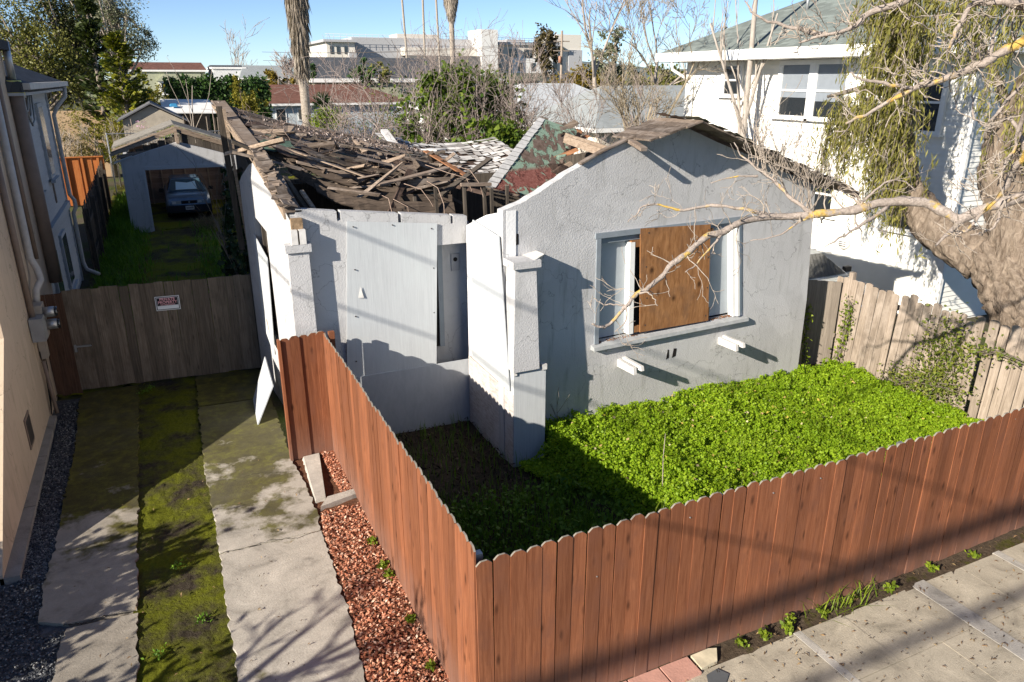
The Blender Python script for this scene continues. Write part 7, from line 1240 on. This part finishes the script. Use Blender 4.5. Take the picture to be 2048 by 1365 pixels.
st = thing('street_tree', 'leafless street tree with yellow-lichened limbs reaching over the yard', 'tree', (6.6, -1.8, 0)); g = np.random.default_rng(300)
MB().tube([(6.6, -1.8, -0.05), (6.55, -1.75, 1.5), (6.5, -1.7, 3.2), (6.5, -1.7, 4.6)], [0.30, 0.24, 0.22, 0.18], 12).build('trunk', TREEBARK, st, True)
RAD = {'F_main': 0.043, 'F_a': 0.020, 'F_c': 0.022, 'F_c2': 0.011, 'F_d': 0.020, 'F_e': 0.012, 'F_f': 0.009, 'F_g': 0.008, 'F_h': 0.008, 'F_i': 0.012, 'F_j': 0.011, 'U1': 0.030, 'U1b': 0.012, 'U2': 0.026, 'U3': 0.028, 'U3b': 0.018, 'U4': 0.022, 'U5': 0.018, 'U6': 0.014, 'U7': 0.016, 'U8': 0.014, 'U9': 0.03, 'U10': 0.012}
ROOTZ = {'F_main': 3.6, 'U1': 4.4, 'U2': 4.5, 'U4': 3.9, 'U5': 3.8, 'U7': 4.3, 'U8': 4.2, 'U3': 4.6}
def smooth(pts, k=4):
    P = np.array(pts, float); m = len(P); t = np.linspace(0, m-1, (m-1)*k+1); out = []
    for q in t:
        i = min(int(q), m-2); f = q-i; p0, p1, p2, p3 = P[max(i-1, 0)], P[i], P[i+1], P[min(i+2, m-1)]; out.append(0.5*((2*p1)+(-p0+p2)*f+(2*p0-5*p1+4*p2-p3)*f*f+(-p0+3*p1-3*p2+p3)*f**3))
    return np.array(out)
for nm, pts in LIMBS.items():
    pts = [np.array(p) for p in pts]
    if nm in ROOTZ: r0 = np.array([6.5, -1.7, ROOTZ[nm]]); pts = [r0, r0*0.45+pts[0]*0.55+np.array([0, 0, 0.25])] + pts
    P = smooth(pts); n = len(P); r0 = RAD[nm]; rad = np.linspace(r0*(1.35 if nm in ROOTZ else 1.1), max(0.004, r0*0.22), n)*(1+0.10*g.normal(size=n)); P += g.normal(size=P.shape)*0.004
    MB().tube([tuple(p) for p in P], list(rad), 8).build('limb', TREEBARK, st, True)
    br = []; seglen = np.linalg.norm(np.diff(P, axis=0), axis=1).sum(); start = 0.35 if nm in ROOTZ else 0.1
    for k in range(int(seglen*(5 if nm[0] == 'F' else 7 if nm in ('U1', 'U3', 'U3b', 'U2') else 3.5))):
        i = int(n*g.uniform(start, 0.99)); i = min(i, n-2); d = unit(P[i+1]-P[i]); s_ = unit(np.cross(d, g.normal(size=3))); L_ = g.uniform(0.12, 0.42)*(1.0 if nm[0] == 'F' else 0.55)
        grow(g, P[i], d*0.35+s_*0.8+np.array([0, 0, 0.35]), L_, max(0.0035, rad[i]*0.28), 2 if g.random() < 0.6 else 1, br, 5, 0.55, (1, 3), 0.6, 0.12, 0.22, 0.0028)
    if nm == 'F_c':
        for k in range(34): i = int(n*g.uniform(0.02, 0.75)); grow(g, P[i], (g.normal()*0.35+0.1, g.normal()*0.3, 1.0), g.uniform(0.25, 0.6), 0.006, 2, br, 5, 0.5, (2, 3), 0.6, 0.1, 0.18, 0.0028)
    if br: link('twigs', tubes_mesh('twigs', br, PALEBARK), st, kind='stuff')
# street tree at the left (outside the frame): throws the branch shadows on driveway and fence
bare_tree('street_tree', 'leafless street tree in front of the beige building', (-5.9, -0.3, 0), 2.3, 0.15, TREEBARK, 411, 4, (3, 4), 0.5, (0.05, 0.12, 1), up=0.10, shrink=0.58, rmin=0.010)
for nm, lb, c, r3, n in (('shade_shrub', 'added unseen shrub by the sidewalk, shading the left of the driveway', (-6.5, -0.1, 0.95), (1.1, 1.25, 1.0), 6000), ('shade_shrub', 'added unseen lower shrub beside the steps, shading the left driveway slab', (-6.4, 2.6, 0.9), (1.0, 1.2, 1.0), 7000)):
    leafy_tree(nm, lb, (c[0], c[1], 0), c, 0.06, [(c, r3, n)], HEDGE, 0.13, BARK, 500+n, 'shrub', 0.3)  # both shrubs are added out of frame to shade the driveway
